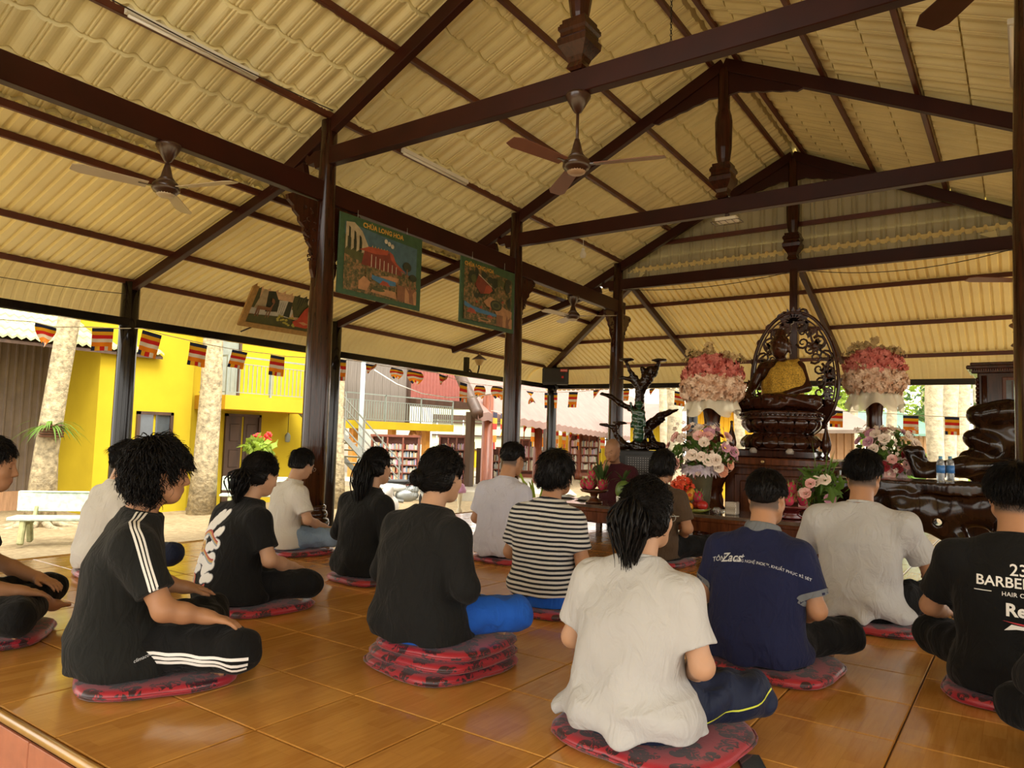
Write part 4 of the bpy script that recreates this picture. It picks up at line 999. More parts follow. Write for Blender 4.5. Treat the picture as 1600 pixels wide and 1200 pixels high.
    b=MB(); 
    for yy in (.2,.8): b.tube([(0,Wd*yy,Hd-.02),(0,Wd*yy,3.46-z0)],.003,5)
    b.build('hanging_wire',STEEL,e_)
board(5.09,6.38,2.51,3.38,'larger green-bordered photo board with a red roofed temple under a dark sky',0)
board(7.12,8.33,2.50,3.36,'smaller green-bordered photo board with a garden seen from above',1)
# framed painting, leaning out under the left eave
GOLD=pm('gilt_frame',(.42,.26,.09),.35,metal=.3,var=.2,scale=20)
fr=empty('framed_picture',(-9.38,7.14,3.02),0,'gilt framed painting of a red robed seated figure and deer beside a waterfall','picture')
def PF(u,v,d):
    uu=(u-.5)*1.22; vv=(v-.5)*.80; return (vv*.52+d*.85,uu,vv*.85-d*.52)
b=MB()
for s,(a0,a1,c0,c1) in enumerate(((-.08,1.08,-.1,0),(-.08,1.08,1,1.1),(-.08,0,0,1),(1,1.08,0,1))):
    V=[PF(u,v,d) for d in (0,.035) for u,v in ((a0,c0),(a1,c0),(a1,c1),(a0,c1))]; b.add(V,[(3,2,1,0),(4,5,6,7)]+[(i,(i+1)%4,4+(i+1)%4,4+i) for i in range(4)])
V=[PF(u,v,-.004) for u,v in ((-.07,-.09),(1.07,-.09),(1.07,1.09),(-.07,1.09))]; b.add(V,[(3,2,1,0)]); b.build('gilt_frame',GOLD,fr)
f=Flat(lambda u,v,d:PF(u,v,d+.004)); W1=flat('peach_sky',(.62,.42,.24)); W2=flat('water',(.52,.52,.44)); W3=flat('sun',(.62,.16,.05)); W4=flat('robe',(.46,.055,.02)); W5=flat('skin',(.52,.26,.12)); W6=flat('hair',(.015,.012,.012)); W7=flat('halo_white',(.75,.70,.55)); W8=flat('yellow_flowers',(.40,.36,.06)); W9=flat('deer',(.20,.09,.035))
f.poly(W1,[(0,0),(1,0),(1,1),(0,1)]).ell(W3,(.40,.86),(.05,.075)).poly(W2,[(0,.18),(.62,.12),(.62,.42),(0,.42)])
f.poly(PL,[(0,.3),(0,.8),(.05,.72),(.10,.3)]).poly(PCL,[(.05,.3),(.10,.74),(.17,.66),(.20,.3)]).poly(PD,[(.16,.68),(.26,.7),(.34,.55),(.40,.3),(.22,.26)]).poly(PD,[(.34,.55),(.56,.55),(.60,.22),(.40,.26)]).poly(W2,[(.36,.54),(.49,.56),(.50,.24),(.40,.25)])
for k in range(4): f.poly(PD,[(.37+.03*k,.52),(.373+.03*k,.52),(.39+.028*k,.27),(.385+.028*k,.27)])
f.poly(PL,[(.52,1),(1,1),(1,.3),(.66,.25),(.56,.5)]).poly(PD,[(.58,1),(1,1),(1,.55),(.74,.62),(.66,.4),(.60,.7)])
for k in range(5): f.poly(PL,[(.55+.04*k,.95),(.57+.04*k,.95),(.60+.03*k,.4),(.585+.03*k,.4)])
f.poly(PL,[(0,0),(1,0),(1,.16),(.5,.22),(0,.16)]); 
for k in range(22):
    r=random.Random(k+50); f.ell(W8,(r.uniform(.42,.72),r.uniform(.05,.24)),(.022,.022),7)
f.ell(W7,(.855,.66),(.088,.13)).ell(W1,(.855,.66),(.068,.10)).ell(W5,(.855,.63),(.035,.06)).ell(W6,(.855,.68),(.036,.045)).ell(W6,(.855,.725),(.016,.025)).poly(W5,[(.84,.52),(.87,.52),(.865,.60),(.845,.60)])
f.poly(W4,[(.77,.46),(.82,.54),(.89,.54),(.95,.46),(.97,.2),(.72,.2)]).poly(W4,[(.66,.16),(.72,.22),(.97,.22),(1,.12),(.9,.06),(.72,.07)]).poly(W5,[(.75,.17),(.83,.19),(.92,.15),(.85,.12)])
f.poly(W9,[(.08,.36),(.26,.37),(.28,.46),(.25,.48),(.24,.56),(.27,.55),(.30,.49),(.29,.40),(.29,.16),(.275,.16),(.27,.3),(.11,.29),(.10,.14),(.085,.14)]).poly(W9,[(.11,.30),(.13,.30),(.14,.14),(.125,.14)]).poly(W9,[(.235,.30),(.25,.3),(.25,.14),(.24,.14)])
f.build(fr)
for pp,rr_ in (([(.02,-.45,.33),(.15,-.45,.34)],.006),([(.02,.45,.33),(.15,.45,.34)],.006),([(-.3,-.2,-.30),(-.45,-.5,-.48)],.012)):
    b=MB(); b.tube(pp,rr_,5); b.build('hanging_bracket',CAB,fr)
# ---------------------------------------------------------------- loudspeaker, small gate ornament, lantern
p=at(868,588,17.6); sp=empty('loudspeaker',p,.55,'black loudspeaker with a red sticker under the far roof corner','loudspeaker')
b=MB(); b.box((0,0,0),(.64,.30,.40),None,.03); b.build('cabinet',DARK,sp); b=MB(); b.box((-.02,-.155,0),(.5,.02,.32),None,.01); g=b.build('grille',pm('speaker_grille',(.02,.018,.014),.7,bump=.3,bscale=200),sp)
b=MB(); b.box((.20,-.17,.13),(.17,.01,.06)); b.box((.17,-.17,-.03),(.05,.01,.05)); b.build('red_sticker',RED,sp)
me=text_mesh('AUDIO',.05,.002); me.transform(Matrix.Rotation(PI/2,4,'X')); me.materials.append(WHITE); link('sticker_lettering',me,sp,(.20,-.176,.13))
b=MB(); b.tube([(0,.1,.18),(0,.18,.5)],.03,6); b.tube([(0,0,-.2),(.05,0,-.28),(.0,0,-.36),(-.05,0,-.30)],.03,6); b.build('bracket',DARK,sp)
e_=empty('wall_lamp',(-9.77,12.55,2.42),0,'small antique bracket lamp on the short eave post','lamp'); b=MB(); b.tube([(0,-.33,.06),(0,-.2,-.04),(0,-.05,-.02),(0,0,.12),(0,0,.2)],.018,6); b.build('curled_arm',DARK,e_); b=MB(); b.lathe([(.05,.18),(.10,.28),(.11,.32),(.03,.40),(.01,.45)],10); b.build('lantern_glass',pm('amber_glass',(.55,.36,.12),.3),e_); b=MB(); b.lathe([(.17,.31),(.05,.39),(.01,.43)],12); b.build('lantern_cap',FANB,e_)
# ---------------------------------------------------------------- flags
def flag_mat():
    m,t=mat0('striped_flag_cloth',.75,0,.2); uv=t.new('ShaderNodeUVMap'); sx=t.new('ShaderNodeSeparateXYZ'); t.l(uv.outputs[0],sx.inputs[0])
    S=[(.02,.025,.07),(.80,.42,.015),(.60,.02,.015),(.78,.70,.55),(.85,.26,.01)]
    h=t.ramp(sx.outputs[1],[(0,S[4]),(.22,S[4]),(.2201,S[4]),(.375,S[3]),(.53,S[2]),(.69,S[1]),(.845,S[0])],'CONSTANT')
    v=t.ramp(sx.outputs[0],[(0,S[0]),(.2,S[1]),(.4,S[2]),(.6,S[3]),(.8,S[4])],'CONSTANT')
    t.l(t.mix(t.math('LESS_THAN',sx.outputs[1],.19),h,v),t.b.inputs['Base Color']); return m
FLAG=flag_mat(); WSTR=pm('pale_flag_string',(.70,.66,.55),.7)
def flag(p,q,h,lab,seed,mode=0,name='flag',skew=0.0,grp='striped flags on the strings'):
    """cloth hung between string points p and q; mode 0 hanging, 1 folded over, 2 twisted"""
    dz=Vector((0,0,-.022 if "pavilion" in lab else -.011)); p,q=Vector(p)+dz,Vector(q)+dz; r=random.Random(seed); w=(q-p).length; c=(p+q)/2; ax=(q-p).normalized(); nm=ax.cross(Vector((0,0,1))).normalized()
    e=q-p; b=MB(); nu,nv=8,8; V=[]; a0=r.uniform(0,6)
    for j in range(nv+1):
        for i in range(nu+1):
            u,v=i/nu,j/nv
            pos=p-c+e*u+Vector((0,0,-h*v))+ax*(skew*h*v)+nm*(.02*math.sin(3*u*PI+a0+2*v)*v)
            if mode==1: # lower right corner folded up across the string
                k=max(0,u*.9+v-.75); pos=pos+Vector((0,0,h*k*.85))+ax*(-w*.35*k)+nm*(.06*k)
            if mode==2:
                th=v*2.2; loc=(u-.5)*w; pos=p-c+e*.5+ax*(loc*math.cos(th)*(1-.35*v)+skew*h*v)+nm*(loc*math.sin(th))+Vector((0,0,-h*.8*v+.10*h*math.sin(u*5)*v))
            V.append(pos)
    F=[(j*(nu+1)+i,j*(nu+1)+i+1,(j+1)*(nu+1)+i+1,(j+1)*(nu+1)+i) for j in range(nv) for i in range(nu)]
    b.add(V,F,True); o=b.build(name,FLAG,None,c); uvl=o.data.uv_layers.new(name='UVMap')
    for l in o.data.loops:
        k=l.vertex_index; uvl.data[l.index].uv=((k%(nu+1))/nu,1-(k//(nu+1))/nv)
    return tag(o,lab,'flag',grp)
def string(pts,lab,r=.006): b=MB(); b.tube(pts,r,5); tag(b.build('flag_string',WSTR),lab,'string')
SX=-9.76
def sl(px,py): return onx(px,py,SX)
string([onx(-30,497,SX),sl(52,503),sl(86,511),sl(144,511),sl(178,513),sl(222,513),sl(253,522),sl(296,532),sl(323,538),sl(361,545),sl(387,549),sl(422,553),sl(447,557),sl(500,560),sl(530,561)],'pale flag string along the left eave in front of the yellow building')
LF=[(55,503,88,511,42,2,0,'twisted striped flag at far left before the mottled trunk'),(144,511,178,512,36,0,0,'flat striped flag just left of the left outer post'),(223,514,253,523,40,0,-.18,'tilted striped flag just right of the left outer post'),(297,533,324,539,36,0,-.08,'striped flag in front of the thick middle tree trunk'),(363,545,387,550,28,0,-.25,'slanting striped flag before the grey balcony door'),(423,553,445,557,32,0,-.05,'striped flag in front of the balcony railing'),(531,560,541,561,34,0,0,'narrow striped flag beside the second outer post')]
for k,(a,ya,c,yc,hp,md,sk,lab) in enumerate(LF):
    P,Q=sl(a,ya),sl(c,yc); d=P.x*-.577+P.y*.8166; flag(P,Q,hp/1136.62*d,lab,k,md,skew=sk)
string([sl(530,561),sl(570,566),sl(600,572),sl(640,577),sl(680,582),sl(712,593),sl(735,599),sl(770,603),onx(800,604,-9.7)],'pale flag string before the grey plank wall and red cladding')
MF=[(571,567,588,570,20,1,.3,'folded orange flag right of the second outer post'),(612,573,628,577,20,2,0,'twisted flag before the grey plank wall, second after the post'),(639,577,658,581,24,2,.1,'rumpled orange flag before the grey plank wall, near its right end'),(686,583,700,588,22,1,.2,'folded red and orange flag before the red cladding, upper left'),(719,596,730,599,30,0,0,'flat striped flag before the red cladding'),(744,601,756,602,24,2,0,'twisted orange flag between red cladding and second column'),(770,602,784,604,24,2,.2,'rumpled orange flag just left of the second column')]
for k,(a,ya,c,yc,hp,md,sk,lab) in enumerate(MF):
    P,Q=sl(a,ya),sl(c,yc); d=P.x*-.577+P.y*.8166; flag(P,Q,hp/1136.62*d,lab,20+k,md,skew=sk)
def bk(px,py): 
    v=_r*((px-800)/1136.62)+_u*((600-py)/1136.62)+_f; k=15.28/v.y; return Vector((v.x*k,15.28,CAM_H+v.z*k))
string([bk(808,606),bk(838,612),bk(872,613),bk(905,612),bk(945,608),bk(985,607),bk(1040,607),bk(1100,618),bk(1160,622),bk(1225,632),bk(1290,640),bk(1325,643),bk(1400,647),bk(1450,650),bk(1510,652),bk(1560,655)],'pale flag string along the rear eave behind the altar')
BF=[(822,610,834,612,22,2,.2,'twisted flag between second column and loudspeaker post'),(851,613,871,613,24,0,0,'wide striped flag on the corner post under the loudspeaker'),(889,612,903,612,24,0,-.08,'striped flag right of the loudspeaker post'),(927,609,941,608,18,1,.1,'folded striped flag left of the third column'),(966,608,984,607,18,0,-.1,'striped flag behind the driftwood carving, left side'),(1014,607,1026,607,14,1,.2,'small folded flag right of the driftwood carving'),(1054,610,1070,613,22,0,0,'striped flag left of the left orchid bouquet'),(1145,620,1163,622,16,1,.1,'striped flag partly hidden left of the statue'),
    (1296,640,1317,641,26,0,0,'bright striped flag between statue and right orchids'),(1411,648,1435,649,28,0,0,'bright striped flag right of the right orchid vase'),(1476,650,1499,651,28,0,0,'bright striped flag in front of the trunk trio')]
for k,(a,ya,c,yc,hp,md,sk,lab) in enumerate(BF):
    P,Q=bk(a,ya),bk(c,yc); d=P.x*-.577+P.y*.8166; flag(P,Q,hp/1136.62*d,lab,40+k,md,skew=sk)
fs=[at(x,640+(x-760)*.21,17+ (x-760)*.13) for x in range(768,960,12)]
string(fs,'distant flag string under the pavilion eave',.01)
for k in range(0,15):
    a,c=fs[k].lerp(fs[k+1],.2),fs[k].lerp(fs[k+1],.75); flag(a,c,(c-a).length*1.1,['first','second','third','fourth','fifth','sixth','seventh','eighth','ninth','tenth','eleventh','twelfth','thirteenth','fourteenth','fifteenth'][k]+' small flag from the left under the distant pavilion eave',70+k,k%3%2,grp='small flags under the pavilion eave')
cable('cable',[at(x,y,15.3) for x,y in ((585,578),(620,600),(660,615),(700,621),(740,620),(778,614),(790,611))],'white cable sagging between the eave post and the second column',.012,WHITE)
# ---------------------------------------------------------------- altar group
ROSEW=lacquer('red_brown_altar_wood',(.045,.013,.005),(.15,.045,.015),.22,2)
MARB=pm('brown_marble_top',(.10,.07,.05),.08,var=.5,scale=5,spec=.6)
ROOT=lacquer('black_lacquered_root',(.006,.003,.002),(.030,.011,.005),.14,1.5)
STAT=lacquer('dark_carved_statue_wood',(.016,.0045,.002),(.055,.015,.006),.17,2)
def sdfo(name,s,lo,hi,h,mat,parent=None,lev=3):
    V,F=snet(s,lo,hi,h,lev); return npmesh(name,V,F,mat,parent)
# low table
lt=empty('low_table',(-2.95,6.985,0),0,'long low dark table with a polished marble top and scalloped apron','table')
b=MB(); b.box((0,0,.355),(3.15,.69,.035),None,.008); b.build('marble_top',MARB,lt)
b=MB(); b.box((0,0,.325),(3.19,.73,.04),None,.01); b.build('top_frame',ROSEW,lt)
b=MB()
for s in(-1,1):
    pts=[(-1.52,.31),(1.52,.31)]+[(1.52-i*.0507,.20+.02*abs(math.sin(i*PI/6))-(.035 if 26<i<34 else 0)) for i in range(61)]
    b.prism(pts,s*.335-.02,s*.335+.02,lambda u,v,d:(u,d,v))
for s in(-1,1): b.box((s*1.53,0,.255),(.04,.62,.11))
b.build('apron',ROSEW,lt)
for sx in(-1,1):
    for sy in(-1,1):
        b=MB(); b.lathe([(.05,0),(.075,.03),(.06,.08),(.05,.15),(.07,.22),(.075,.31)],12,(sx*1.5,sy*.31,0)); b.build('leg',ROSEW,lt)
TZ=.3735
def tpt(px,py):
    q=onz(px,py,TZ); q.y=min(max(q.y,6.76),7.20); return q
# altar cabinet
ac=empty('altar_cabinet',(-2.28,8.66,0),0,'red-brown altar cabinet with turned corner posts carrying the statue','cabinet')
b=MB(); b.box((0,0,.42),(1.02,.98,.74),None,.01); b.box((0,0,.03),(1.2,1.1,.06),None,.01); b.box((0,0,.80),(1.14,1.1,.05),None,.012); b.box((0,0,.855),(1.30,1.24,.08),None,.012); b.build('body',ROSEW,ac)
for x,w in ((-.0,.80),):
    b=MB(); b.box((x,-.50,.44),(w,.03,.54),None,.012); pn=b.build('front_panel',ROSEW,ac); b=MB(); b.box((x,-.52,.44),(w-.14,.03,.40),None,.014); b.build('raised_field',ROSEW,pn)
b=MB(); b.box((.515,0,.44),(.03,.78,.54),None,.012); b.build('side_panel',ROSEW,ac)
for sx in(-1,1):
    for sy in(-1,1):
        b=MB(); b.lathe([(.055,.06),(.06,.12),(.04,.14),(.058,.22),(.035,.27),(.055,.32),(.06,.40),(.04,.48),(.055,.52),(.035,.58),(.05,.64),(.058,.70),(.05,.77)],14,(sx*.57,sy*.53,0)); b.build('turned_post',ROSEW,ac)
b=MB(); b.lathe([(.018,0),(.018,.012),(.006,.014)],10,(0,0,0),True,0,Matrix.Rotation(PI/2,3,'X')); b.v=[(x-.05,y-.625,z+.855) for x,y,z in b.v]; b.build('brass_lock',pm('brass',(.55,.38,.15),.3,metal=.8),ac)
# statue
CZ=.895
st=empty('buddha_statue',(-2.32,8.72,CZ),0,'dark carved wooden seated Buddha statue in a gold cloth with a pierced halo','statue')
def petal_ring(b,r,z,n,h,w,tilt,up):
    for k in range(n):
        a=2*PI*k/n; R=Matrix.Rotation(a,3,'Z'); V=[]
        for j in range(6):
            t=j/5
            for i in range(5):
                s=(i-2)/2; ww=w*math.sin(PI*(.18+.62*t))*(1 if t<.95 else .5); bul=.045*math.sin(PI*t)*(1-.5*s*s)
                V.append(R@Vector((r+tilt*t+bul,s*ww*.5,z+(h*t if up else -h*t))))
        F=[(j*5+i,j*5+i+1,(j+1)*5+i+1,(j+1)*5+i) for j in range(5) for i in range(4)]
        if not up: F=[f[::-1] for f in F]
        b.add(V,F,True)
ped=empty('lotus_pedestal',(0,0,0)); ped.parent=st
b=MB(); b.box((0,0,.045),(.90,.78,.09),None,.015); b.lathe([(.40,.09),(.40,.11),(.38,.12),(.39,.24),(.33,.26),(.30,.28),(.33,.30),(.40,.42),(.45,.43),(.46,.455),(.44,.475),(.46,.50),(.45,.53),(.1,.535)],40); b.build('pedestal_core',STAT,ped)
b=MB(); petal_ring(b,.385,.26,16,.15,.17,.05,False); b.build('lower_petals',STAT,ped)
b=MB(); petal_ring(b,.355,.28,16,.16,.165,.075,True); b.build('upper_petals',STAT,ped)
b=MB(); [b.ball((.46*math.cos(k*PI/26),.46*math.sin(k*PI/26),.488),.016,6,4) for k in range(52)]; b.build('bead_rim',STAT,ped)
b=MB(); [b.lathe([(.04,0),(.045,.03),(.02,.06)],10,(x,-.395,.05),True,0) for x in(-.2,.2)]; b.build('knob',pm('pale_knob',(.35,.3,.25),.3),ped)
s=Sdf()                      # faces -Y; origin on the pedestal top
s.rc((-.10,-.05,.09),(-.40,-.20,.09),.10,.085).rc((.10,-.05,.09),(.40,-.20,.09),.10,.085,k=.04).rc((-.40,-.20,.09),(.08,-.32,.08),.085,.06,k=.03).rc((.40,-.20,.10),(-.08,-.30,.14),.085,.06,k=.03)
s.el((0,0,.12),(.24,.19,.13),k=.05).tab([(.1,.2,.15,0,0),(.25,.165,.13,0,0),(.42,.205,.14,0,0),(.52,.20,.12,0,0),(.58,.10,.08,0,0)],k=.08,sq=2.2)
s.rc((-.17,0,.53),(.17,0,.53),.07,.07,k=.06).rc((0,0,.56),(0,-.02,.66),.062,.058,k=.04)
s.el((0,-.035,.77),(.105,.125,.135),k=.03).el((0,-.075,.70),(.085,.08,.08),k=.03).el((0,-.02,.92),(.055,.06,.05),k=.03).rc((0,-.155,.77),(0,-.17,.735),.012,.02,k=.015)
for sx in(-1,1): s.el((sx*.108,-.02,.73),(.014,.03,.065),k=.01)
s.rc((-.21,0,.52),(-.31,-.05,.30),.06,.052,k=.04).rc((-.31,-.05,.30),(-.32,-.22,.19),.05,.035,k=.02).rc((-.32,-.22,.19),(-.31,-.30,.14),.045,.03,k=.02)
for k in range(4): s.rc((-.335+.018*k,-.29,.15),(-.335+.019*k,-.315,.04+.008*abs(k-1)),.011,.008,k=.008)
s.rc((.21,0,.52),(.29,-.02,.28),.06,.052,k=.04).rc((.29,-.02,.28),(.08,-.2,.19),.05,.035,k=.03).el((.02,-.23,.19),(.08,.05,.025),k=.02)
s.disp=lambda P,d: np.where(P[:,2]>.80-.45*(P[:,1]+.16),-.009*np.abs(np.sin(P[:,0]*95)*np.sin(P[:,1]*95)*np.sin(P[:,2]*95))**.5,0)+np.where(P[:,2]<.2,.004*np.sin(60*P[:,2]+25*np.abs(P[:,0])+30*P[:,1]),0)
o=sdfo('carved_figure',s,(-.55,-.45,-.05),(.55,.3,1.05),.011,STAT,st); o.location=(0,0,.53)
CLOTH=pm('gold_sequin_cloth',(.50,.30,.035),.3,metal=.55,var=.6,scale=70,bump=.9,bscale=160,bd=.01)
g=Sdf(); g.tab([(.12,.26,.20,.02,-.01),(.25,.225,.175,.01,-.01),(.42,.24,.175,.01,0),(.52,.225,.15,.01,0),(.585,.13,.11,.03,0)],k=.05,sq=2.2).rc((.15,0,.53),(.22,-.01,.36),.085,.09,k=.06)
g.half((-.10,0,.46),(-.80,0,.60)).half((0,0,.14),(0,0,-1))
g.disp=lambda P,d: .006*np.sin(45*P[:,0]+38*P[:,2]+4*np.sin(9*P[:,2]))
o=sdfo('gold_cloth',g,(-.4,-.35,.05),(.5,.3,.75),.012,CLOTH,st); o.location=(0,0,.53)
# halo: pierced vine work in an oval, behind the figure
h=empty('halo',(.06,.33,.53)); h.parent=st
HA,HB,HZ=.50,.86,.30
def hp(a,k=1.0,y=0): return Vector((HA*k*math.sin(a),y,HZ+.06+HB*k*math.cos(a)*(1 if math.cos(a)>0 else .78)))
b=MB(); b.tube([hp(2*PI*k/64) for k in range(65)],.022,6,False); b.tube([hp(2*PI*k/64,.93,-.005) for k in range(65)],.010,5,False); b.build('rim',STAT,h)
b=MB(); pts=[(HA*.98*math.sin(a),HZ+.06+HB*.98*math.cos(a)*.78) for a in [PI*.62+PI*.76*k/20 for k in range(21)]]; pts+=[(.25*math.cos(t),.03+.12*math.sin(t)) for t in [PI+PI*0+ -PI*k/8 for k in range(9)]]
b.prism(pts,-.015,.015,lambda u,v,d:(u,d,v)); b.build('solid_base',STAT,h)
def scroll(b,c,r,a0,dr,turn=1.35):
    P=[];R=[]
    for k in range(13):
        t=k/12; a=a0+dr*t*turn*2*PI; rr=r*(1-.82*t); P.append((c[0]+rr*math.cos(a),0,c[1]+rr*math.sin(a))); R.append(.016*(1-.5*t))
    b.tube(P,R,5)
def leaf2(b,c,a,l,w):
    pts=[]
    for t in (0,.25,.5,.75,1): pts.append((t*l,w*math.sin(PI*min(t*.9+.08,1))))
    for t in (.75,.5,.25): pts.append((t*l,-w*.5*math.sin(PI*t)))
    ca,sa=math.cos(a),math.sin(a); b.prism(pts,-.012,.012,lambda u,v,d:(c[0]+u*ca-v*sa,d,c[1]+u*sa+v*ca))
rnd=random.Random(4); vb=MB(); lf=MB()
for sx in(-1,1):
    for k in range(9):
        a=.20+k*.30; c=hp(a*sx,.80); scroll(vb,(c.x,c.z),.085,1.57+a*sx+PI*(k%2),sx*(1 if k%2 else -1))
        c2=hp((a+.15)*sx,.60)
        if k<8: scroll(vb,(c2.x,c2.z),.075,a*sx+PI*((k+1)%2),-sx*(1 if k%2 else -1))
        c3=hp((a+.1)*sx,.93); leaf2(lf,(c3.x,c3.z),PI/2-a*sx+PI+rnd.uniform(-.5,.5),.13,.03)
        c4=hp((a)*sx,.70); leaf2(lf,(c4.x,c4.z),PI/2-a*sx+rnd.uniform(-.7,.7),.12,.03)
        c5=hp((a+.2)*sx,1.0); leaf2(lf,(c5.x,c5.z),PI/2-a*sx+sx*.9,.085,.025)
    P=[hp(sx*(.1+.26*k),.78+.10*math.sin(k*1.9)) for k in range(11)]; vb.tube(P,.014,5)
vb.build('vine_scrolls',STAT,h); lf.build('leaves',STAT,h)
for k,(a,q) in enumerate(((.75,.70),(-.75,.70),(1.45,.80),(-1.45,.80),(2.0,.84),(-2.0,.84))):
    c=hp(a,q); b=MB(); b.ball((c.x,0,c.z),(.05,.02,.05),10,6)
    for j in range(10): leaf2(b,(c.x,c.z),j*2*PI/10,.10,.022)
    b.build('lotus_flower',STAT,h)
b=MB()
for k in range(9): leaf2(b,(0,HZ+.06+HB-.12),PI/2+(k-4)*.42,.19,.035)
for k in range(6): scroll(b,(.10*(1 if k%2 else -1),HZ+.9-.11*(k//2)),.06,0,1 if k%2 else -1)
b.build('crown_leaf',STAT,h)
# ---------------------------------------------------------------- flowers
def orchid_flowers(name,pts,col,parent,size,seed):
    """small five-petalled blossoms, too many to count"""
    r=np.random.default_rng(seed); C=np.array(pts); n=len(C); V=[];F=[];
    N=r.normal(size=(n,3)); N=N/np.linalg.norm(N,axis=1,keepdims=True)*.6+(C-C.mean(0))/ (np.linalg.norm(C-C.mean(0),axis=1,keepdims=True)+1e-6); N/=np.linalg.norm(N,axis=1,keepdims=True)
    A=np.cross(N,r.normal(size=(n,3))); A/=np.linalg.norm(A,axis=1,keepdims=True); B=np.cross(N,A); S=size*(.75+.5*r.random((n,1)))
    for k in range(5):
        a=2*PI*k/5; d=A*math.cos(a)+B*math.sin(a); t=-A*math.sin(a)+B*math.cos(a)
        V.append(np.stack([C,C+d*S*.55+t*S*.36+N*S*.12,C+d*S+N*S*.02,C+d*S*.55-t*S*.36+N*S*.12],1))
    V=np.concatenate(V).reshape(-1,3); F=np.arange(len(V)).reshape(-1,4); F=np.concatenate([F[:,[0,1,2]],F[:,[0,2,3]]])
    return tag(npmesh(name,V,F,col,parent,False),kind='stuff')
def petalmat(name,c,c2): 
    m,t=mat0(name,.6,0,.3); v=t.co('Object'); t.l(t.ramp(t.noise(v,13,3),[(.35,c),(.65,c2)]),t.b.inputs['Base Color']); MATS[name]=m; return m
PKW=petalmat('pale_peach_orchid',(.55,.30,.17),(.80,.62,.46)); COR=petalmat('coral_pink_orchid',(.40,.06,.045),(.70,.25,.20)); BEI=petalmat('beige_dried_spray',(.36,.24,.09),(.60,.45,.22))
VASEW=lacquer('turned_dark_vase',(.018,.005,.002),(.075,.02,.008),.16,2)
def organza():
    m,t=mat0('cream_organza',.6,0,.3); t.b.inputs['Base Color'].default_value=(.80,.72,.54,1); tr=t.new('ShaderNodeBsdfTransparent'); mx=t.new('ShaderNodeMixShader'); mx.inputs[0].default_value=.28
    t.l(t.b.outputs[0],mx.inputs[1]); t.l(tr.outputs[0],mx.inputs[2]); t.l(mx.outputs[0],t.n['Material Output'].inputs[0]); return m
ORG=organza()
def bouquet(px,d,ytop,ylow,yruf,ybase,lab,vlab,seed):
    c=at(px,ylow,d); k=d/1136.62; r=random.Random(seed); zb=at(px,ybase,d).z; zr=at(px,yruf,d).z; zl=c.z; zt2=at(px,ytop,d).z
    v=empty('floor_vase',(c.x,c.y,0),0,vlab,'vase',group='tall turned floor vases'); b=MB(); H=zr
    b.lathe([(.20,0),(.21,.04),(.17,.10),(.15,.16),(.19,.24),(.15,.32),(.10,.40),(.09,.46),(.14,.60),(.20,.72),(.22,.80),(.19,.87),(.12,.90),(.14,.93),(.10,.97),(.085,H-.22),(.10,H-.10),(.15,H-.02),(.16,H)],24); b.build('turned_body',VASEW,v)
    o=empty('orchid_bouquet',(c.x,c.y,zr),0,lab,'flowers',group='domed orchid bouquets'); R=.335
    lo=[];up=[]
    for i in range(900):
        a=r.uniform(0,2*PI); t=r.random(); rr=R*(.72+.30*math.sin(PI*(.12+.72*t)))*r.uniform(.90,1.05); lo.append((rr*math.cos(a),rr*math.sin(a),zl-zr-.10+.27*t+r.uniform(-.02,.02)))
    for i in range(760):
        a=r.uniform(0,2*PI); t=r.random(); rr=R*.98*math.cos(t*1.42)*r.uniform(.86,1.07); up.append((rr*math.cos(a),rr*math.sin(a),zl-zr+.15+.25*math.sin(t*1.5)+r.uniform(-.02,.02)))
    orchid_flowers('pale_blossoms',lo,PKW,o,.042,seed); orchid_flowers('coral_blossoms',up,COR,o,.036,seed+1)
    sp=[]; b=MB()
    for q in range(7):
        a=q*.9+.4; P=[]
        for j in range(22):
            t=j/21; rr=.05+.28*t; z=zl-zr+.28+(.12*math.sin(t*2.4))+.05*(q%3); P.append((rr*math.cos(a),rr*math.sin(a),z)); sp+=[(P[-1][0]+r.uniform(-.03,.03),P[-1][1]+r.uniform(-.03,.03),z+r.uniform(-.03,.03)) for _ in range(3)]
        b.tube([(0,0,0),(0,0,zl-zr)]+P[::5],.006,5)
    for q in range(24):
        a=q*.7; b.tube([(0,0,-.02),(.12*math.cos(a),.12*math.sin(a),.1),(.24*math.cos(a),.24*math.sin(a),zl-zr+.05)],.012,5)
    b.build('stems',LD,o); orchid_flowers('dried_spray',sp,BEI,o,.026,seed+2)
    b=MB(); blades(b,(0,0,.02),26,.34,.07,seed,.35,1,.9); tag(b.build('dark_leaves',LD,o),kind='stuff')
    b=MB(); b.grid(lambda u,w:((.10+.20*w)*(1+.10*math.sin(u*2*PI*9+1.5*w))*math.cos(2*PI*u),(.10+.20*w)*(1+.10*math.sin(u*2*PI*9+1.5*w))*math.sin(2*PI*u),.10*math.sin(PI*w*1.1)-.11*w*w+.05*math.sin(2*PI*u*5+2)*w+.02),96,10); b.build('organza_ruffle',ORG,o)
bouquet(1113,8.25,548,612,630,790,'domed pink and cream orchid bouquet left of the statue','tall dark turned vase left of the statue',3)
bouquet(1366,8.6,535,600,622,790,'domed pink and cream orchid bouquet right of the statue','tall dark turned vase right of the statue',13)
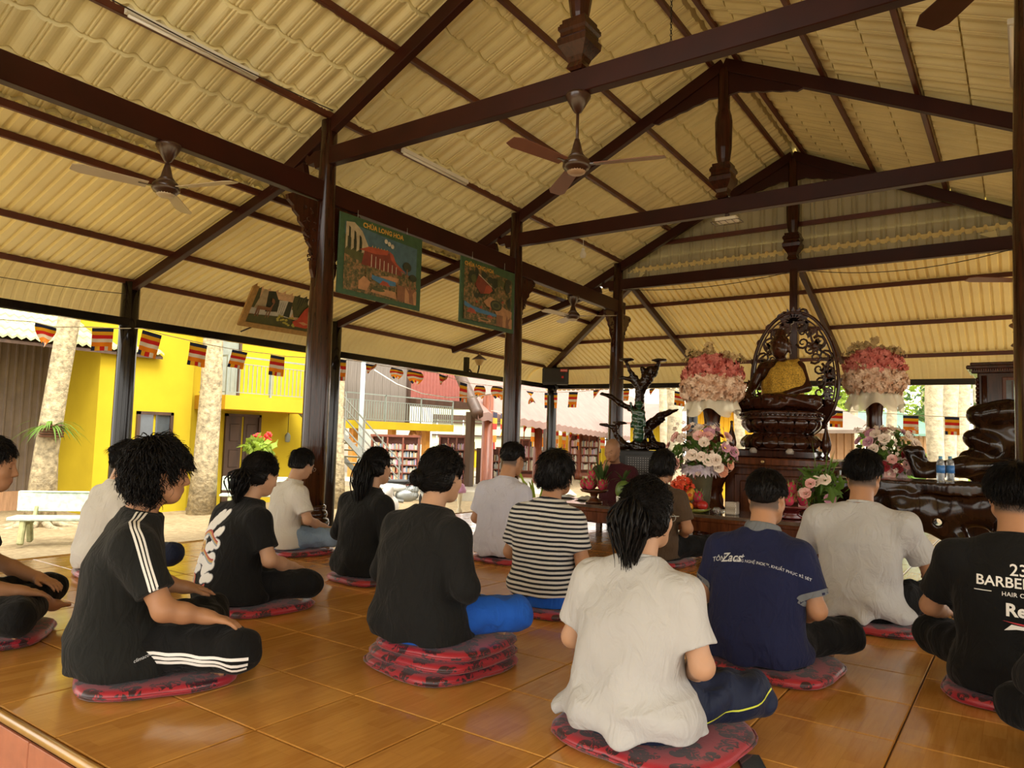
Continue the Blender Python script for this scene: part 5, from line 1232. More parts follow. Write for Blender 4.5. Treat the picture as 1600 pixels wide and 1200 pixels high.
def rose(b,c,r,nrm,seed):
    rr=random.Random(seed); N=Vector(nrm).normalized(); A=N.orthogonal().normalized(); B=N.cross(A)
    for ring,(rad,cnt,hh) in enumerate(((.28,3,.55),(.6,5,.42),(1.0,6,.18))):
        for k in range(cnt):
            a=2*PI*k/cnt+ring*.6+rr.random()*.4; d=A*math.cos(a)+B*math.sin(a); t=-A*math.sin(a)+B*math.cos(a); w=rad*r*.85; V=[]
            for u in (-1,-.4,.4,1):
                V+=[Vector(c)+d*rad*r*.35*(1)+t*u*w*.5-N*r*.2, Vector(c)+d*(rad*r*(1-.12*abs(u)))+t*u*w*.75+N*(hh*r*(1-.3*u*u)), ]
            V+=[Vector(c)+d*(rad*r*1.12)+t*u*w*.6+N*(hh*r*.75) for u in (-1,-.4,.4,1)]
            b.add(V,[(2*i,2*i+2,2*i+3,2*i+1) for i in range(3)]+[(2*i+1,2*i+3,8+i+1,8+i) for i in range(3)],True)
ROS=[petalmat('rose_'+n,a,c) for n,a,c in (('pink',(.60,.25,.22),(.80,.52,.46)),('cream',(.70,.55,.44),(.85,.74,.62)),('deep_red',(.16,.006,.01),(.32,.015,.02)),('mauve',(.42,.17,.25),(.62,.34,.40)),('peach',(.65,.24,.13),(.80,.42,.28)))]
LILAC=petalmat('lilac_monstera',(.42,.34,.42),(.70,.63,.66)); POTG=pm('ribbed_olive_glass',(.10,.09,.05),.15,var=.2,spec=.7)
def roses(px,py,d,wpx,hpx,n,lab,seed,base_z,pot=True):
    c=at(px,py,d); k=d/1136.62; e_=empty('rose_arrangement',(c.x,c.y,base_z),0,lab,'flowers',group='rose arrangements'); R=wpx*k/2; H=hpx*k/2; z0=c.z-base_z; r=random.Random(seed); made=[]
    tries=0
    while len(made)<n and tries<4000:
        tries+=1; a=r.uniform(0,2*PI); t=r.uniform(-.75,1); q=math.sqrt(max(0,1-t*t))
        p=Vector((R*q*math.cos(a)*.95,R*q*math.sin(a)*.8,z0+H*t*.95))
        if any((p-o).length<.062 for o in made): continue
        made.append(p); b=MB(); rose(b,p,r.uniform(.040,.054),(p.x/R,p.y/R-.35,.45*t+.3),len(made)+seed); b.build('rose',ROS[r.choice((0,0,1,1,1,3,4,2))],e_)
    sm_=[(R*.8*max(-1.1,min(1.1,r.gauss(0,.5))),R*.7*max(-1.1,min(1.1,r.gauss(0,.5))),z0+H*r.uniform(-.8,1.05)) for _ in range(240)]; orchid_flowers('filler_blossoms',sm_,ROS[1],e_,.026,seed)
    leaves('foliage',[(0,0,z0,R*.85,R*.75,H*.85)],190,.09,LG,e_,seed,.6)
    b=MB(); [b.tube([(0,0,.15),(p.x*.5,p.y*.5,(z0+p.z)*.5),(p.x*.95,p.y*.95,p.z-.01)],.004,4) for p in made[::2]]; b.build('stems',LD,e_)
    if pot:
        ht=z0-H*.8; b=MB(); b.lathe([(.085,0),(.09,.02),(.10,ht*.5),(.125,ht-.01),(.13,ht),(.11,ht)],20,(0,0,0),True,0,None,lambda a,z:1+.04*math.cos(10*a)); b.build('vase',POTG,e_)
    for q in range(5):   # cut monstera leaves round the collar
        a=-PI/2+(q-2)*.62; l=MB(); cx,cy=.16*math.cos(a),.16*math.sin(a); zz=z0-H*.72
        for j in range(9):
            t=(j-4)*.42; L=.125*(1-.10*abs(j-4)*.5); dx=Vector((math.cos(a)*.25-math.sin(a)*math.sin(t),math.sin(a)*.25+math.cos(a)*math.sin(t),-math.cos(t)*.9)); o_=Vector((cx,cy,zz+.05)); sd=dx.cross(Vector((math.cos(a),math.sin(a),0))).normalized()*.013
            l.add([o_-sd*.6,o_+dx*L*.6-sd*1.3,o_+dx*L,o_+dx*L*.6+sd*1.3,o_+sd*.6],[(0,1,2,3,4)])
        l.build('monstera_leaf',LILAC,e_)
roses(1095,706,7.3,112,84,48,'rose arrangement with lilac leaves left of the altar cabinet',5,TZ)
roses(1385,712,7.75,104,88,48,'rose arrangement behind the root table, right of the white shirt head',25,.72,False)
q=empty('tissue_wrap',at(1405,745,7.6),0,'crumpled silvery wrapping at the foot of the right roses','wrapping'); q.location.z=.77; b=MB(); rr=random.Random(2)
b.grid(lambda u,v:(.25*(u-.5)*(1+.3*v),.06*math.sin(u*9)-.1*v,.02+.11*v+.03*math.sin(13*u+3*v)),20,4); b.build('foil_sheet',pm('silvery_lilac_foil',(.55,.45,.50),.3,metal=.3,bump=.8,bscale=40,bd=.02),q)
lil=empty('lily_arrangement',at(1284,770,6.68),0,'green lily arrangement with white and pink blooms beside the altar cabinet','flowers'); lil.location.z=TZ; b=MB(); blades(b,(0,0,.1),22,.42,.05,8,.25,.55,1.7); b.build('long_leaf_tuft',LG,lil); leaves('foliage',[(0,0,.3,.2,.2,.24)],120,.13,LG,lil,9)
for k,(x,y,z,m) in enumerate([(-.13,-.12,.24,1),(-.02,-.16,.35,1),(-.12,-.14,.14,0),(.1,-.14,.2,3),(.06,-.15,.37,1),(-.2,-.1,.20,4)]): b=MB(); rose(b,(x,y,z),.045,(x,-.9,.4),k+90); b.build('bloom',ROS[m],lil)
b=MB(); b.lathe([(.10,0),(.13,.1),(.12,.14)],14); b.build('dish',ROSEW,lil)
# finial candlesticks either side of the pedestal
for px,d,lab in ((1143,8.35,'dark teardrop finial left of the lotus pedestal'),(1291,8.2,'dark teardrop finial right of the lotus pedestal')):
    a=at(px,711,d); f_=empty('finial',(a.x,a.y,CZ),0,lab,'ornament',group='teardrop finials'); b=MB(); b.lathe([(.04,0),(.045,.015),(.02,.04),(.05,.11),(.055,.16),(.04,.24),(.02,.31),(.012,.38),(.02,.40),(.005,.41)],14); b.build('turned_stem',VASEW,f_)
# ---------------------------------------------------------------- offerings on the low table
DRAG=petalmat('dragonfruit_skin',(.36,.015,.05),(.52,.05,.09)); SCALE=pm('green_scale_tips',(.22,.28,.06),.5); ORNG=pm('orange_peel',(.75,.28,.02),.4,bump=.2,bscale=90); APPLE=pm('red_apple_skin',(.40,.02,.015),.3); MANG=pm('mango_skin',(.68,.33,.03),.4)
def dragonfruit(p,seed,lab,r=.047):
    e_=empty('dragon_fruit',p,seed*1.3,lab,'fruit',group='dragon fruit'); b=MB(); b.ball((0,0,0),(r,r,r*1.25),12,9); b.build('flesh',DRAG,e_); b=MB(); q=random.Random(seed)
    for k in range(16):
        a=k*2.4; t=-.7+1.5*k/15; rr=r*math.sqrt(max(.05,1-t*t)); o=Vector((rr*math.cos(a),rr*math.sin(a),t*r*1.2)); d=(o.normalized()*.5+Vector((0,0,.9))).normalized(); w=o.cross(Vector((0,0,1))).normalized()*.011
        b.add([o*.96-w,o*.96+w,o+d*.045],[(0,1,2)]); b.add([o*.97-w*.9,o+d*.045,o*.97+w*.9],[(0,1,2)])
    b.build('scales',SCALE,e_)
def stand(p,r,h,lab,m):
    e_=empty('fruit_stand',p,0,lab,'bowl',group='fruit stands'); b=MB(); b.lathe([(r*.55,0),(r*.6,.012),(r*.35,.03),(r*.22,h*.45),(r*.3,h*.7),(r*.85,h*.82),(r*1.0,h),(r*.97,h),(r*.8,h*.88),(.01,h*.86)],24); b.build('footed_dish',m,e_); return e_
c=at(928,786,7.78); z=TZ; stand((c.x,c.y,z),.155,.14,'footed wooden dish of dragon fruit in front of the monk',ROSEW)
z+=.125
for k,(x,y,zz) in enumerate([(-.105,-.03,.072),(0,-.10,.072),(.105,-.03,.072),(-.06,.085,.072),(.065,.085,.072),(-.03,-.005,.165)]): dragonfruit((c.x+x,c.y+y,z+zz),k,['dragon fruit at the left edge of the footed dish','dragon fruit in the front middle of the footed dish','dragon fruit at the right edge of the footed dish','dragon fruit at the back left of the footed dish','dragon fruit at the back right of the footed dish','dragon fruit topmost on the footed dish'][k])
q=empty('green_leaf_bunch',(c.x+.07,c.y+.02,z+.07),0,'bunch of green leaves standing among the dragon fruit','leaves'); b=MB(); blades(b,(0,0,0),14,.20,.06,3,.2,.8,1.6); b.build('leaf_tuft',LD,q)
c=at(974,780,7.5); q=empty('coconut',(c.x,c.y,TZ),0,'green coconut with a leaf sprig in a white cup beside the monk','fruit'); b=MB(); b.lathe([(.05,0),(.07,.02),(.075,.09),(.07,.10)],16); b.build('cup',WHITE,q); b=MB(); b.ball((0,0,.16),(.085,.085,.10),14,10); b.build('husk',pm('green_husk',(.10,.16,.025),.45),q); b=MB(); blades(b,(0,0,.25),9,.16,.05,5,.5,1,1.2); b.build('leaf_sprig',LD,q)
for k,(px,py,lab) in enumerate([(893,776,'white crumpled cloth on the left end of the low table'),(918,781,'white paper packet beside the dragon fruit dish')]):
    c=tpt(px,py); q=empty('paper_packet',(c.x,c.y,TZ),.4+k,lab,'packet'); b=MB(); b.grid(lambda u,v:(.26*(u-.5),.18*(v-.5),.012+.03*abs(math.sin(7*u+3*v+k))*math.sin(PI*u)*math.sin(PI*v)+.015*math.sin(11*v)*math.sin(PI*u)),12,10); b.build('sheet',pm('blue_white_print',(.55,.58,.58),.6,var=.3,scale=25),q)
c=tpt(1084,800); q=empty('glass_plate',(c.x,c.y,TZ),0,'yellow-green glass plate under the mixed fruit','plate'); b=MB(); b.lathe([(.10,0),(.13,.012),(.165,.04),(.16,.04),(.12,.018),(.01,.014)],24); b.build('dish',pm('yellow_green_glass',(.35,.36,.06),.1,var=.1,trans=.4),q)
FR=[('mango','plump orange mango high in the mixed fruit pile',MANG,(-.03,-.02,.17),(.05,.045,.065)),('orange','orange at the front of the glass plate',ORNG,(-.01,-.10,.055),(.042,.042,.042)),('apple','red apple at the right of the glass plate',APPLE,(.11,-.06,.075),(.052,.052,.046)),('apple','small red apple at the left of the glass plate',APPLE,(-.11,-.06,.06),(.04,.04,.038)),('apple','dark red apple at the back of the glass plate',APPLE,(.0,.09,.07),(.05,.05,.045)),('mango','mango on the left of the mixed fruit pile',MANG,(-.10,.03,.10),(.045,.045,.06))]
for nme,lab,m,o,r in FR:
    e_=empty(nme,(c.x+o[0],c.y+o[1],TZ+o[2]),0,lab,'fruit'); b=MB(); b.ball((0,0,0),r,14,10); b.build('flesh',m,e_); b=MB(); b.tube([(0,0,r[2]*.9),(.006,0,r[2]+.018)],.004,5); b.build('stalk',PBR,e_)
dragonfruit((c.x+.05,c.y-.02,TZ+.15),31,'dragon fruit in the mixed fruit pile beside the brown jar',.045)
q=empty('red_flower_bunch',(c.x-.05,c.y-.05,TZ+.15),0,'bunch of small red flowers over the mixed fruit','flowers')
r=random.Random(3); orchid_flowers('red_blossoms',[(-.05+r.gauss(0,.055),r.gauss(0,.05),.10+r.gauss(0,.035)) for _ in range(130)],petalmat('scarlet_petal',(.55,.03,.01),(.75,.10,.03)),q,.03,5); b=MB(); b.tube([(-.05,0,.1),(0,0,-.13)],.01,5); blades(b,(0,0,.05),8,.15,.04,6,.3,1,1.2); b.build('stems',LG,q)
c=tpt(1105,788)+Vector((.06,-.02,0)); q=empty('brown_jar',(c.x,c.y,TZ),0,'glossy brown lidded jar behind the mixed fruit','jar'); b=MB(); b.lathe([(.05,0),(.06,.01),(.10,.09),(.105,.14),(.085,.20),(.06,.225),(.07,.235),(.075,.25)],20); b.build('jar_body',lacquer('brown_glazed_jar',(.10,.03,.01),(.22,.08,.03),.12,1),q); b=MB(); b.lathe([(.08,.25),(.08,.262),(.03,.275),(.015,.29)],16); b.build('lid',ROSEW,q)
c=tpt(1122,803); q=empty('glass_goblet',(c.x,c.y,TZ+.032),0,'small clear glass goblet lying on the low table','glass'); GL=pm('clear_glass',(.8,.82,.8),.05,var=.02,trans=.85); b=MB(); R=Matrix.Rotation(PI/2,3,'Y')@Matrix.Rotation(.0,3,'X'); b.lathe([(.03,-.05),(.032,0),(.026,.03),(.006,.045),(.006,.075),(.024,.08)],16,(0,0,0),True,0,Matrix.Rotation(-.7,3,'Z')@R); b.build('bowl',GL,q)
c=tpt(1144,804); q=empty('cut_glass_box',(c.x,c.y,TZ),.0,'square cut-glass box on the low table before the cabinet post','box'); b=MB(); b.box((0,0,.06),(.105,.105,.12),None,.008)
cg,t=mat0('cut_glass',.1,0,.8); v=t.co('Object',(1,1,1),(.78,0,.78)); ck=t.new('ShaderNodeTexChecker'); ck.inputs['Scale'].default_value=90; ck.inputs[1].default_value=(.62,.56,.46,1); ck.inputs[2].default_value=(.30,.24,.18,1); t.l(v,ck.inputs[0]); t.l(ck.outputs[0],t.b.inputs['Base Color']); b.build('box_body',cg,q)
# tray of dragon fruit right
c=tpt(1250,806); c.y=6.86; z=TZ; q=empty('fruit_tray',(c.x,c.y+.12,z),0,'dark red tray of dragon fruit before the altar cabinet','tray'); b=MB(); b.lathe([(.10,0),(.12,.015),(.07,.04),(.09,.07),(.21,.10),(.23,.125),(.20,.115),(.01,.105)],24); b.build('footed_tray',pm('dark_red_lacquer',(.10,.012,.01),.2),q)
for k,(x,y,zz) in enumerate([(-.10,-.06,.178),(.015,-.115,.178),(.115,-.03,.178),(-.05,.075,.178),(.01,-.015,.275)]): dragonfruit((c.x+x,c.y+.12+y,z+zz),k+10,['dragon fruit at the left of the dark red tray','dragon fruit at the front of the dark red tray','dragon fruit at the right of the dark red tray','dragon fruit at the back of the dark red tray','dragon fruit topmost on the dark red tray'][k])
q=empty('rose_spray',(c.x+.18,c.y+.05,TZ+.115),0,'small pink roses at the right of the dark red tray','flowers'); b=MB(); rose(b,(-.02,-.06,.13),.045,(0,-1,.4),1); rose(b,(.02,-.05,.22),.04,(0,-1,.4),2); b.build('rose_pair',ROS[0],q); b=MB(); b.tube([(0,0,0),(-.02,-.05,.12)],.005,4); b.tube([(0,0,0),(.02,-.04,.2)],.005,4); b.build('stems',LG,q)
# ---------------------------------------------------------------- driftwood carving on a mixer cabinet
D=9.3; O=at(1000,695,D)
dw=empty('driftwood_carving',(O.x,O.y,O.z),0,'black lacquered driftwood carving with flat topped arms','sculpture')
def ip(px,py,dd=0):     # point of the carving's own plane (square to the line of sight), relative to its base
    v=at(px,py,D+dd); return (v.x-O.x,v.y-O.y,v.z-O.z)
s=Sdf()
def br(pts,k=.02):
    for (a,ra),(c,rc_) in zip(pts[:-1],pts[1:]): s.rc(a,c,ra,rc_,k)
br([(ip(1000,700),.11),(ip(1000,668),.06),(ip(999,640),.062),(ip(1000,606),.06),(ip(992,592),.045),(ip(985,580),.025),(ip(978,565),.02)])
br([(ip(1000,612),.06),(ip(1012,590),.075),(ip(1018,580),.07),(ip(1022,577),.045)]); br([(ip(1010,592),.05),(ip(1004,576),.03)]); br([(ip(1022,584),.045),(ip(1028,570),.025),(ip(1030,563),.02)])
br([(ip(1000,605),.04),(ip(985,592),.03),(ip(970,590),.022)])
br([(ip(998,648),.05),(ip(985,638),.035),(ip(968,630),.035),(ip(955,620),.028),(ip(940,615),.022)],.03)
br([(ip(1004,680),.06),(ip(1018,662),.06),(ip(1032,650),.045),(ip(1046,644),.03),(ip(1060,640),.012)],.03); br([(ip(1018,668),.04),(ip(1036,655),.03)])
br([(ip(975,695),.05),(ip(963,680),.03),(ip(958,668),.03),(ip(948,664),.02),(ip(938,663),.015)]); br([(ip(962,672),.03),(ip(966,662),.03)])
br([(ip(962,697),.05),(ip(1035,697),.05)],.03); br([(ip(1020,690),.05),(ip(1016,672),.02)])
for (px,py,w) in ((979,562,.10),(1030,563,.105),(968,661,.10)): s.el(ip(px,py),(w,.07,.022),k=.012)
s.disp=lambda P,d:.006*np.sin(38*P[:,0]+9*np.sin(21*P[:,2]))*np.sin(30*P[:,2]+5*np.sin(17*P[:,1]))
sdfo('carved_branches',s,(-.6,-.45,-.16),(.6,.45,1.15),.012,ROOT,dw)
s=Sdf(); a=ip(998,682,-.15); s.rc(a,(a[0],a[1],a[2]+.30),.075,.05,k=.03).el((a[0],a[1],a[2]+.40),(.05,.05,.055),k=.03).rc((a[0]-.05,a[1],a[2]+.3),(a[0]-.08,a[1]-.04,a[2]+.12),.03,.02).rc((a[0]+.05,a[1],a[2]+.3),(a[0]+.09,a[1]-.03,a[2]+.15),.03,.02).rc((a[0]-.06,a[1]-.02,a[2]+.25),(a[0]-.11,a[1]-.02,a[2]+.42),.02,.014)
s.disp=lambda P,d:.004*np.sin(70*P[:,2]+10*P[:,0]); jd=empty('jade_figurine',(O.x,O.y,O.z),0,'dark green jade standing figurine before the driftwood carving','figurine'); sdfo('figure',s,(a[0]-.2,a[1]-.2,a[2]-.12),(a[0]+.2,a[1]+.2,a[2]+.55),.010,pm('dark_green_jade',(.012,.055,.025),.2,var=.3,coat=.5),jd)
mc=empty('equipment_cabinet',(O.x,O.y,0),.35,'black equipment cabinet with a mixer panel behind the monk','cabinet'); b=MB(); b.box((.02,.06,(O.z-.07)/2),(.62,.5,O.z-.07),None,.012); b.build('cabinet_body',DARK,mc)
b=MB(); b.box((.06,-.20,O.z-.26),(.44,.02,.26),None,.004); mp_=b.build('mixer_panel',pm('charcoal_panel',(.05,.05,.05),.5),mc); b=MB(); [b.box((-.12+.03*i,-.214,O.z-.36+.028*j),(.012,.008,.010)) for i in range(13) for j in range(8)]; tag(b.build('mixer_knobs',pm('pale_grey_knob',(.35,.34,.33),.4),mp_),kind='stuff')
# ---------------------------------------------------------------- root table, chair arm, bottles, root screen, shrine
rt=empty('root_table',(-.72,7.84,0),0,'black lacquered root table with knotted legs and flat top','table')
s=Sdf(); s.fn(lambda P:np.maximum(np.abs(P[:,2]-.70)-.05,np.maximum(np.abs(P[:,0])-.86-.05*np.sin(7*P[:,1])-.02*np.sin(19*P[:,1]),np.abs(P[:,1])-.40-.05*np.sin(5*P[:,0]+1)-.02*np.sin(13*P[:,0]))))
s.rc((-.7,-.15,.60),(-.15,-.20,.50),.16,.20,k=.1).rc((-.15,-.2,.5),(.55,-.15,.55),.20,.16,k=.1).rc((-.05,-.22,.5),(.22,-.22,.26),.16,.09,k=.08).rc((.22,-.22,.26),(.30,-.24,.03),.085,.12,k=.05).rc((.30,-.24,.03),(.16,-.25,.02),.08,.06,k=.05)
s.rc((.5,-.2,.55),(.60,-.25,.28),.14,.09,k=.08).rc((.60,-.25,.28),(.66,-.25,.04),.085,.12,k=.05).rc((.62,-.3,.5),(.52,-.36,.35),.07,.05,k=.05).rc((.72,-.28,.42),(.85,-.28,.36),.06,.05,k=.05)
s.rc((-.6,-.1,.5),(-.72,-.15,.04),.12,.11,k=.08).rc((-.5,.2,.55),(-.65,.25,.03),.11,.1,k=.08).rc((.5,.2,.55),(.66,.25,.03),.11,.1,k=.08)
s.rc((.07,-.6,.40),(.07,.2,.40),.035,.035,k=.03,op=1).half((0,0,0),(0,0,-1)).half((0,0,.752),(0,0,1))
s.disp=lambda P,d: np.where(P[:,2]<.66,.007*np.sin(9*P[:,0]+3*np.sin(7*P[:,2]))*np.sin(7*P[:,2]+3*np.sin(5*P[:,0]))+.003*np.sin(30*P[:,0]+12*P[:,2]),0)
sdfo('table_root',s,(-1.1,-.65,-.04),(1.1,.65,.85),.016,ROOT,rt); RTZ=.752
q=empty('carved_scroll',at(1443,728,7.3),0,'dark carved curling root scroll left of the water bottles','carving'); q.location.z=RTZ
s=Sdf(); s.rc((-.02,0,.04),(-.13,0,.27),.065,.05).rc((-.13,0,.27),(-.04,0,.27),.045,.05,k=.03).rc((-.04,0,.27),(.0,0,.2),.045,.03,k=.02).rc((0,.03,.07),(.35,.1,.13),.08,.09,k=.08).rc((.35,.1,.13),(.66,.2,.16),.09,.06,k=.08).half((0,0,0),(0,0,-1))
sdfo('scroll_wood',s,(-.25,-.15,-.05),(.8,.4,.45),.012,ROOT,q)
BLUE=pm('blue_label',(.04,.16,.42),.5,var=.3,scale=30); PETW=pm('clear_bottle',(.75,.80,.82),.06,var=.02,trans=.8)
for px,lab in ((1470,'clear water bottle with a blue label, left of the pair'),(1485,'clear water bottle with a blue label, right of the pair')):
    c=onz(px,752,RTZ); e_=empty('water_bottle',(c.x,c.y,RTZ),0,lab,'bottle',group='water bottles on the root table'); b=MB(); b.lathe([(.030,0),(.034,.008),(.033,.03),(.035,.05),(.033,.07),(.034,.16),(.028,.185),(.014,.205),(.013,.215)],18); b.build('bottle_body',PETW,e_); b=MB(); b.lathe([(.0355,.075),(.0355,.145)],18); b.build('label',BLUE,e_); b=MB(); b.lathe([(.015,.205),(.016,.21),(.016,.228),(.012,.23)],14); b.build('cap',pm('blue_cap',(.08,.30,.50),.4),e_)
c=at(1590,690,8.3); rs=empty('root_screen',(c.x,c.y,.0),.25,'big black lacquered root screen with a scalloped edge behind the root table','screen')
s=Sdf(); s.fn(lambda P:np.maximum(np.abs(P[:,1])-.09-.04*np.sin(9*P[:,2])*np.sin(7*P[:,0]),np.maximum(P[:,2]-1.56-.05*np.sin(9*P[:,0]),-P[:,2])) if False else np.maximum(np.maximum(np.abs(P[:,1])-.10,P[:,2]-1.5),np.maximum(-.36-P[:,0]-.09*np.abs(np.sin(P[:,2]*5.2))-.14*(1.2-P[:,2]),P[:,0]-1.0)))
s.rc((-.38,-.02,1.45),(-.1,-.06,1.52),.13,.12,k=.08).rc((-.42,-.02,1.18),(-.3,-.05,1.12),.12,.12,k=.05).rc((-.50,-.02,.95),(-.4,-.05,.9),.10,.12,k=.05).rc((-.62,-.05,.78),(-.2,-.15,.8),.06,.10,k=.08).rc((-.2,-.1,1.5),(.9,-.1,1.35),.1,.1,k=.1).rc((0,-.1,.9),(.9,-.1,1.0),.14,.12,k=.15).half((0,0,.0),(0,0,-1))
s.disp=lambda P,d:.010*np.sin(7*P[:,0]+4*np.sin(5*P[:,2]))*np.sin(6*P[:,2]+3*np.sin(4*P[:,0]))
sdfo('carved_root',s,(-.95,-.35,-.05),(1.1,.3,1.75),.02,ROOT,rs)
c=at(1590,600,8.85); sc=empty('shrine_cabinet',(c.x,c.y,0),.0,'glossy dark shrine cabinet with a small window and moulded cornice','cabinet')
b=MB(); b.box((0,0,.67),(.72,.6,1.34)); b.box((0,0,1.66),(.80,.66,.68),None,.02); b.build('body',CARVE,sc); b=MB(); b.box((0,0,2.0),(.92,.78,.05),None,.012); b.box((0,0,2.05),(1.02,.86,.05),None,.012); b.box((0,0,2.09),(.94,.8,.04),None,.01); b.build('cornice',CARVE,sc)
b=MB(); [b.box((-.47+.0235*i,-.405,2.012),(.012,.03,.03)) for i in range(41)]; tag(b.build('dentils',ROSEW,sc),kind='stuff')
b=MB(); b.box((.06,-.335,1.72),(.42,.02,.42),None,.006); w=b.build('window_frame',ROSEW,sc); b=MB(); b.box((.06,-.348,1.72),(.34,.012,.34)); b.build('glass_pane',GLASSD,w); b=MB(); [b.bar((-.05+.055*i,-.358,1.56),(-.05+.055*i,-.358,1.88),.012,.01,(0,1,0)) for i in range(5)]; b.box((.05,-.36,1.66),(.07,.01,.07)); b.build('window_bars',CARVE,w)
b=MB(); [b.ball((-.40,-.33,1.40+.05*i),(.022,.03,.03),6,5) for i in range(11)]; b.tube([(-.33,-.34,1.36),(-.33,-.34,1.95)],.03,10); b.build('carved_pilaster',CARVE,sc)
wc=empty('root_carving',(c.x+.16,c.y,2.11),0,'golden brown gnarled root carving on top of the shrine cabinet','sculpture'); s=Sdf(); s.rc((0,0,0),(0,0,.3),.2,.15,k=.05); r=random.Random(6)
for k in range(16): 
    a=r.uniform(0,6.28); z=r.uniform(.05,.62); q=r.uniform(.12,.24); s.rc((0,0,z*.8),(q*math.cos(a),q*math.sin(a)*.6,z+.06),.09,.035,k=.04)
s.rc((0,0,.2),(.05,0,.66),.13,.06,k=.05).half((0,0,0),(0,0,-1)); s.disp=lambda P,d:.02*np.sin(21*P[:,0]+5*np.sin(14*P[:,2]))*np.sin(19*P[:,2])
sdfo('gnarled_wood',s,(-.5,-.35,-.03),(.5,.35,.85),.014,pm('golden_brown_root',(.16,.07,.018),.4,var=.5,scale=8,coat=.3),wc)
# ---------------------------------------------------------------- people
def cloth(name,c,rough=.85,var=.06,wr=.55,ws=(13,13,6),sheen=.04):
    if name in MATS: return MATS[name]
    m,t=mat0(name,rough,0,.18,0,sheen); v=t.co('Object'); n=t.noise(v,3,3)
    t.l(t.ramp(n,[(.3,tuple(x*(1-var) for x in c)),(.7,tuple(min(1,x*(1+var)) for x in c))]),t.b.inputs['Base Color'])
    v2=t.co('Object',ws); b0=t.bump(t.noise(v2,1,3,.5,1.5),wr,.03); v3=t.co('Object'); t.bump(t.noise(v3,420,2),.10,.001,b0); MATS[name]=m; return m
def skin(name,c):
    if name in MATS: return MATS[name]
    m,t=mat0(name,.5,0,.35); v=t.co('Object'); base=t.ramp(t.noise(v,7,4),[(.3,tuple(x*.88 for x in c)),(.7,tuple(x*1.08 for x in c))])
    a=t.new('ShaderNodeAttribute',attribute_name='lip'); cc=t.mix(t.math('MULTIPLY',a.outputs['Fac'],.7),base,(c[0]*.75,c[1]*.38,c[2]*.40))
    a2=t.new('ShaderNodeAttribute',attribute_name='scalp'); cc=t.mix(t.math('MULTIPLY',a2.outputs['Fac'],1.0),cc,(.03,.024,.02))
    t.l(cc,t.b.inputs['Base Color']); t.b.inputs['Subsurface Weight'].default_value=.0; t.bump(t.noise(v,90,3),.08,.002); MATS[name]=m; return m
SK1=skin('tan_skin',(.36,.18,.092)); SK2=skin('light_skin',(.43,.245,.145)); SK3=skin('brown_skin',(.34,.16,.085))
def hairmat():
    m,t=mat0('black_hair',.46,0,.16); v=t.co('Object',(1,1,.15)); t.l(t.ramp(t.noise(v,70,3),[(.35,(.0025,.0022,.002)),(.7,(.008,.006,.0055))]),t.b.inputs['Base Color']); t.bump(t.noise(v,160,2),.25,.003); return m
HAIR=hairmat()
def damask():
    m,t=mat0('red_damask_cushion',.38,0,.5,0,.2); v=t.co('Object'); n=t.noise(v,26,5,.7,1.5); vo=t.new('ShaderNodeTexVoronoi'); vo.inputs['Scale'].default_value=15; t.l(v,vo.inputs['Vector'])
    k=t.math('MULTIPLY',t.math('LESS_THAN',vo.outputs[0],.52),t.math('GREATER_THAN',n,.46)); t.l(t.mix(k,(.30,.008,.020),(.022,.002,.006)),t.b.inputs['Base Color']); t.bump(n,.25,.004); return m
DAM=damask()
def head_sdf():
    s=Sdf(); s.el((0,-.018,.028),(.077,.096,.092)).el((0,.022,-.028),(.064,.072,.082),k=.04).el((0,.052,-.088),(.036,.034,.030),k=.04)
    for x in(-1,1): s.rc((x*.055,-.005,-.058),(x*.028,.052,-.088),.024,.022,k=.03).el((x*.036,.062,-.028),(.026,.022,.026),k=.025)
    s.rc((-.028,.080,.024),(.028,.080,.024),.013,.013,k=.022)
    for x in(-1,1): s.el((x*.031,.094,.002),(.017,.015,.012),k=.014,op=1).el((x*.031,.0795,.0),(.0145,.011,.0105),k=.006)
    s.rc((0,.090,.006),(0,.107,-.034),.0085,.0125,k=.014).el((-.012,.098,-.038),(.009,.010,.008),k=.008).el((.012,.098,-.038),(.009,.010,.008),k=.008)
    s.el((0,.088,-.061),(.024,.012,.0065),k=.008).el((0,.086,-.072),(.021,.012,.0075),k=.008)
    for x in(-1,1):
        R=rotm(0,0,x*.30); s.el((x*.078,-.008,-.006),(.010,.021,.033),R=R,k=.008).el((x*.087,-.004,-.002),(.008,.011,.018),R=R,k=.006,op=1)
    return s
HEAD=head_sdf()
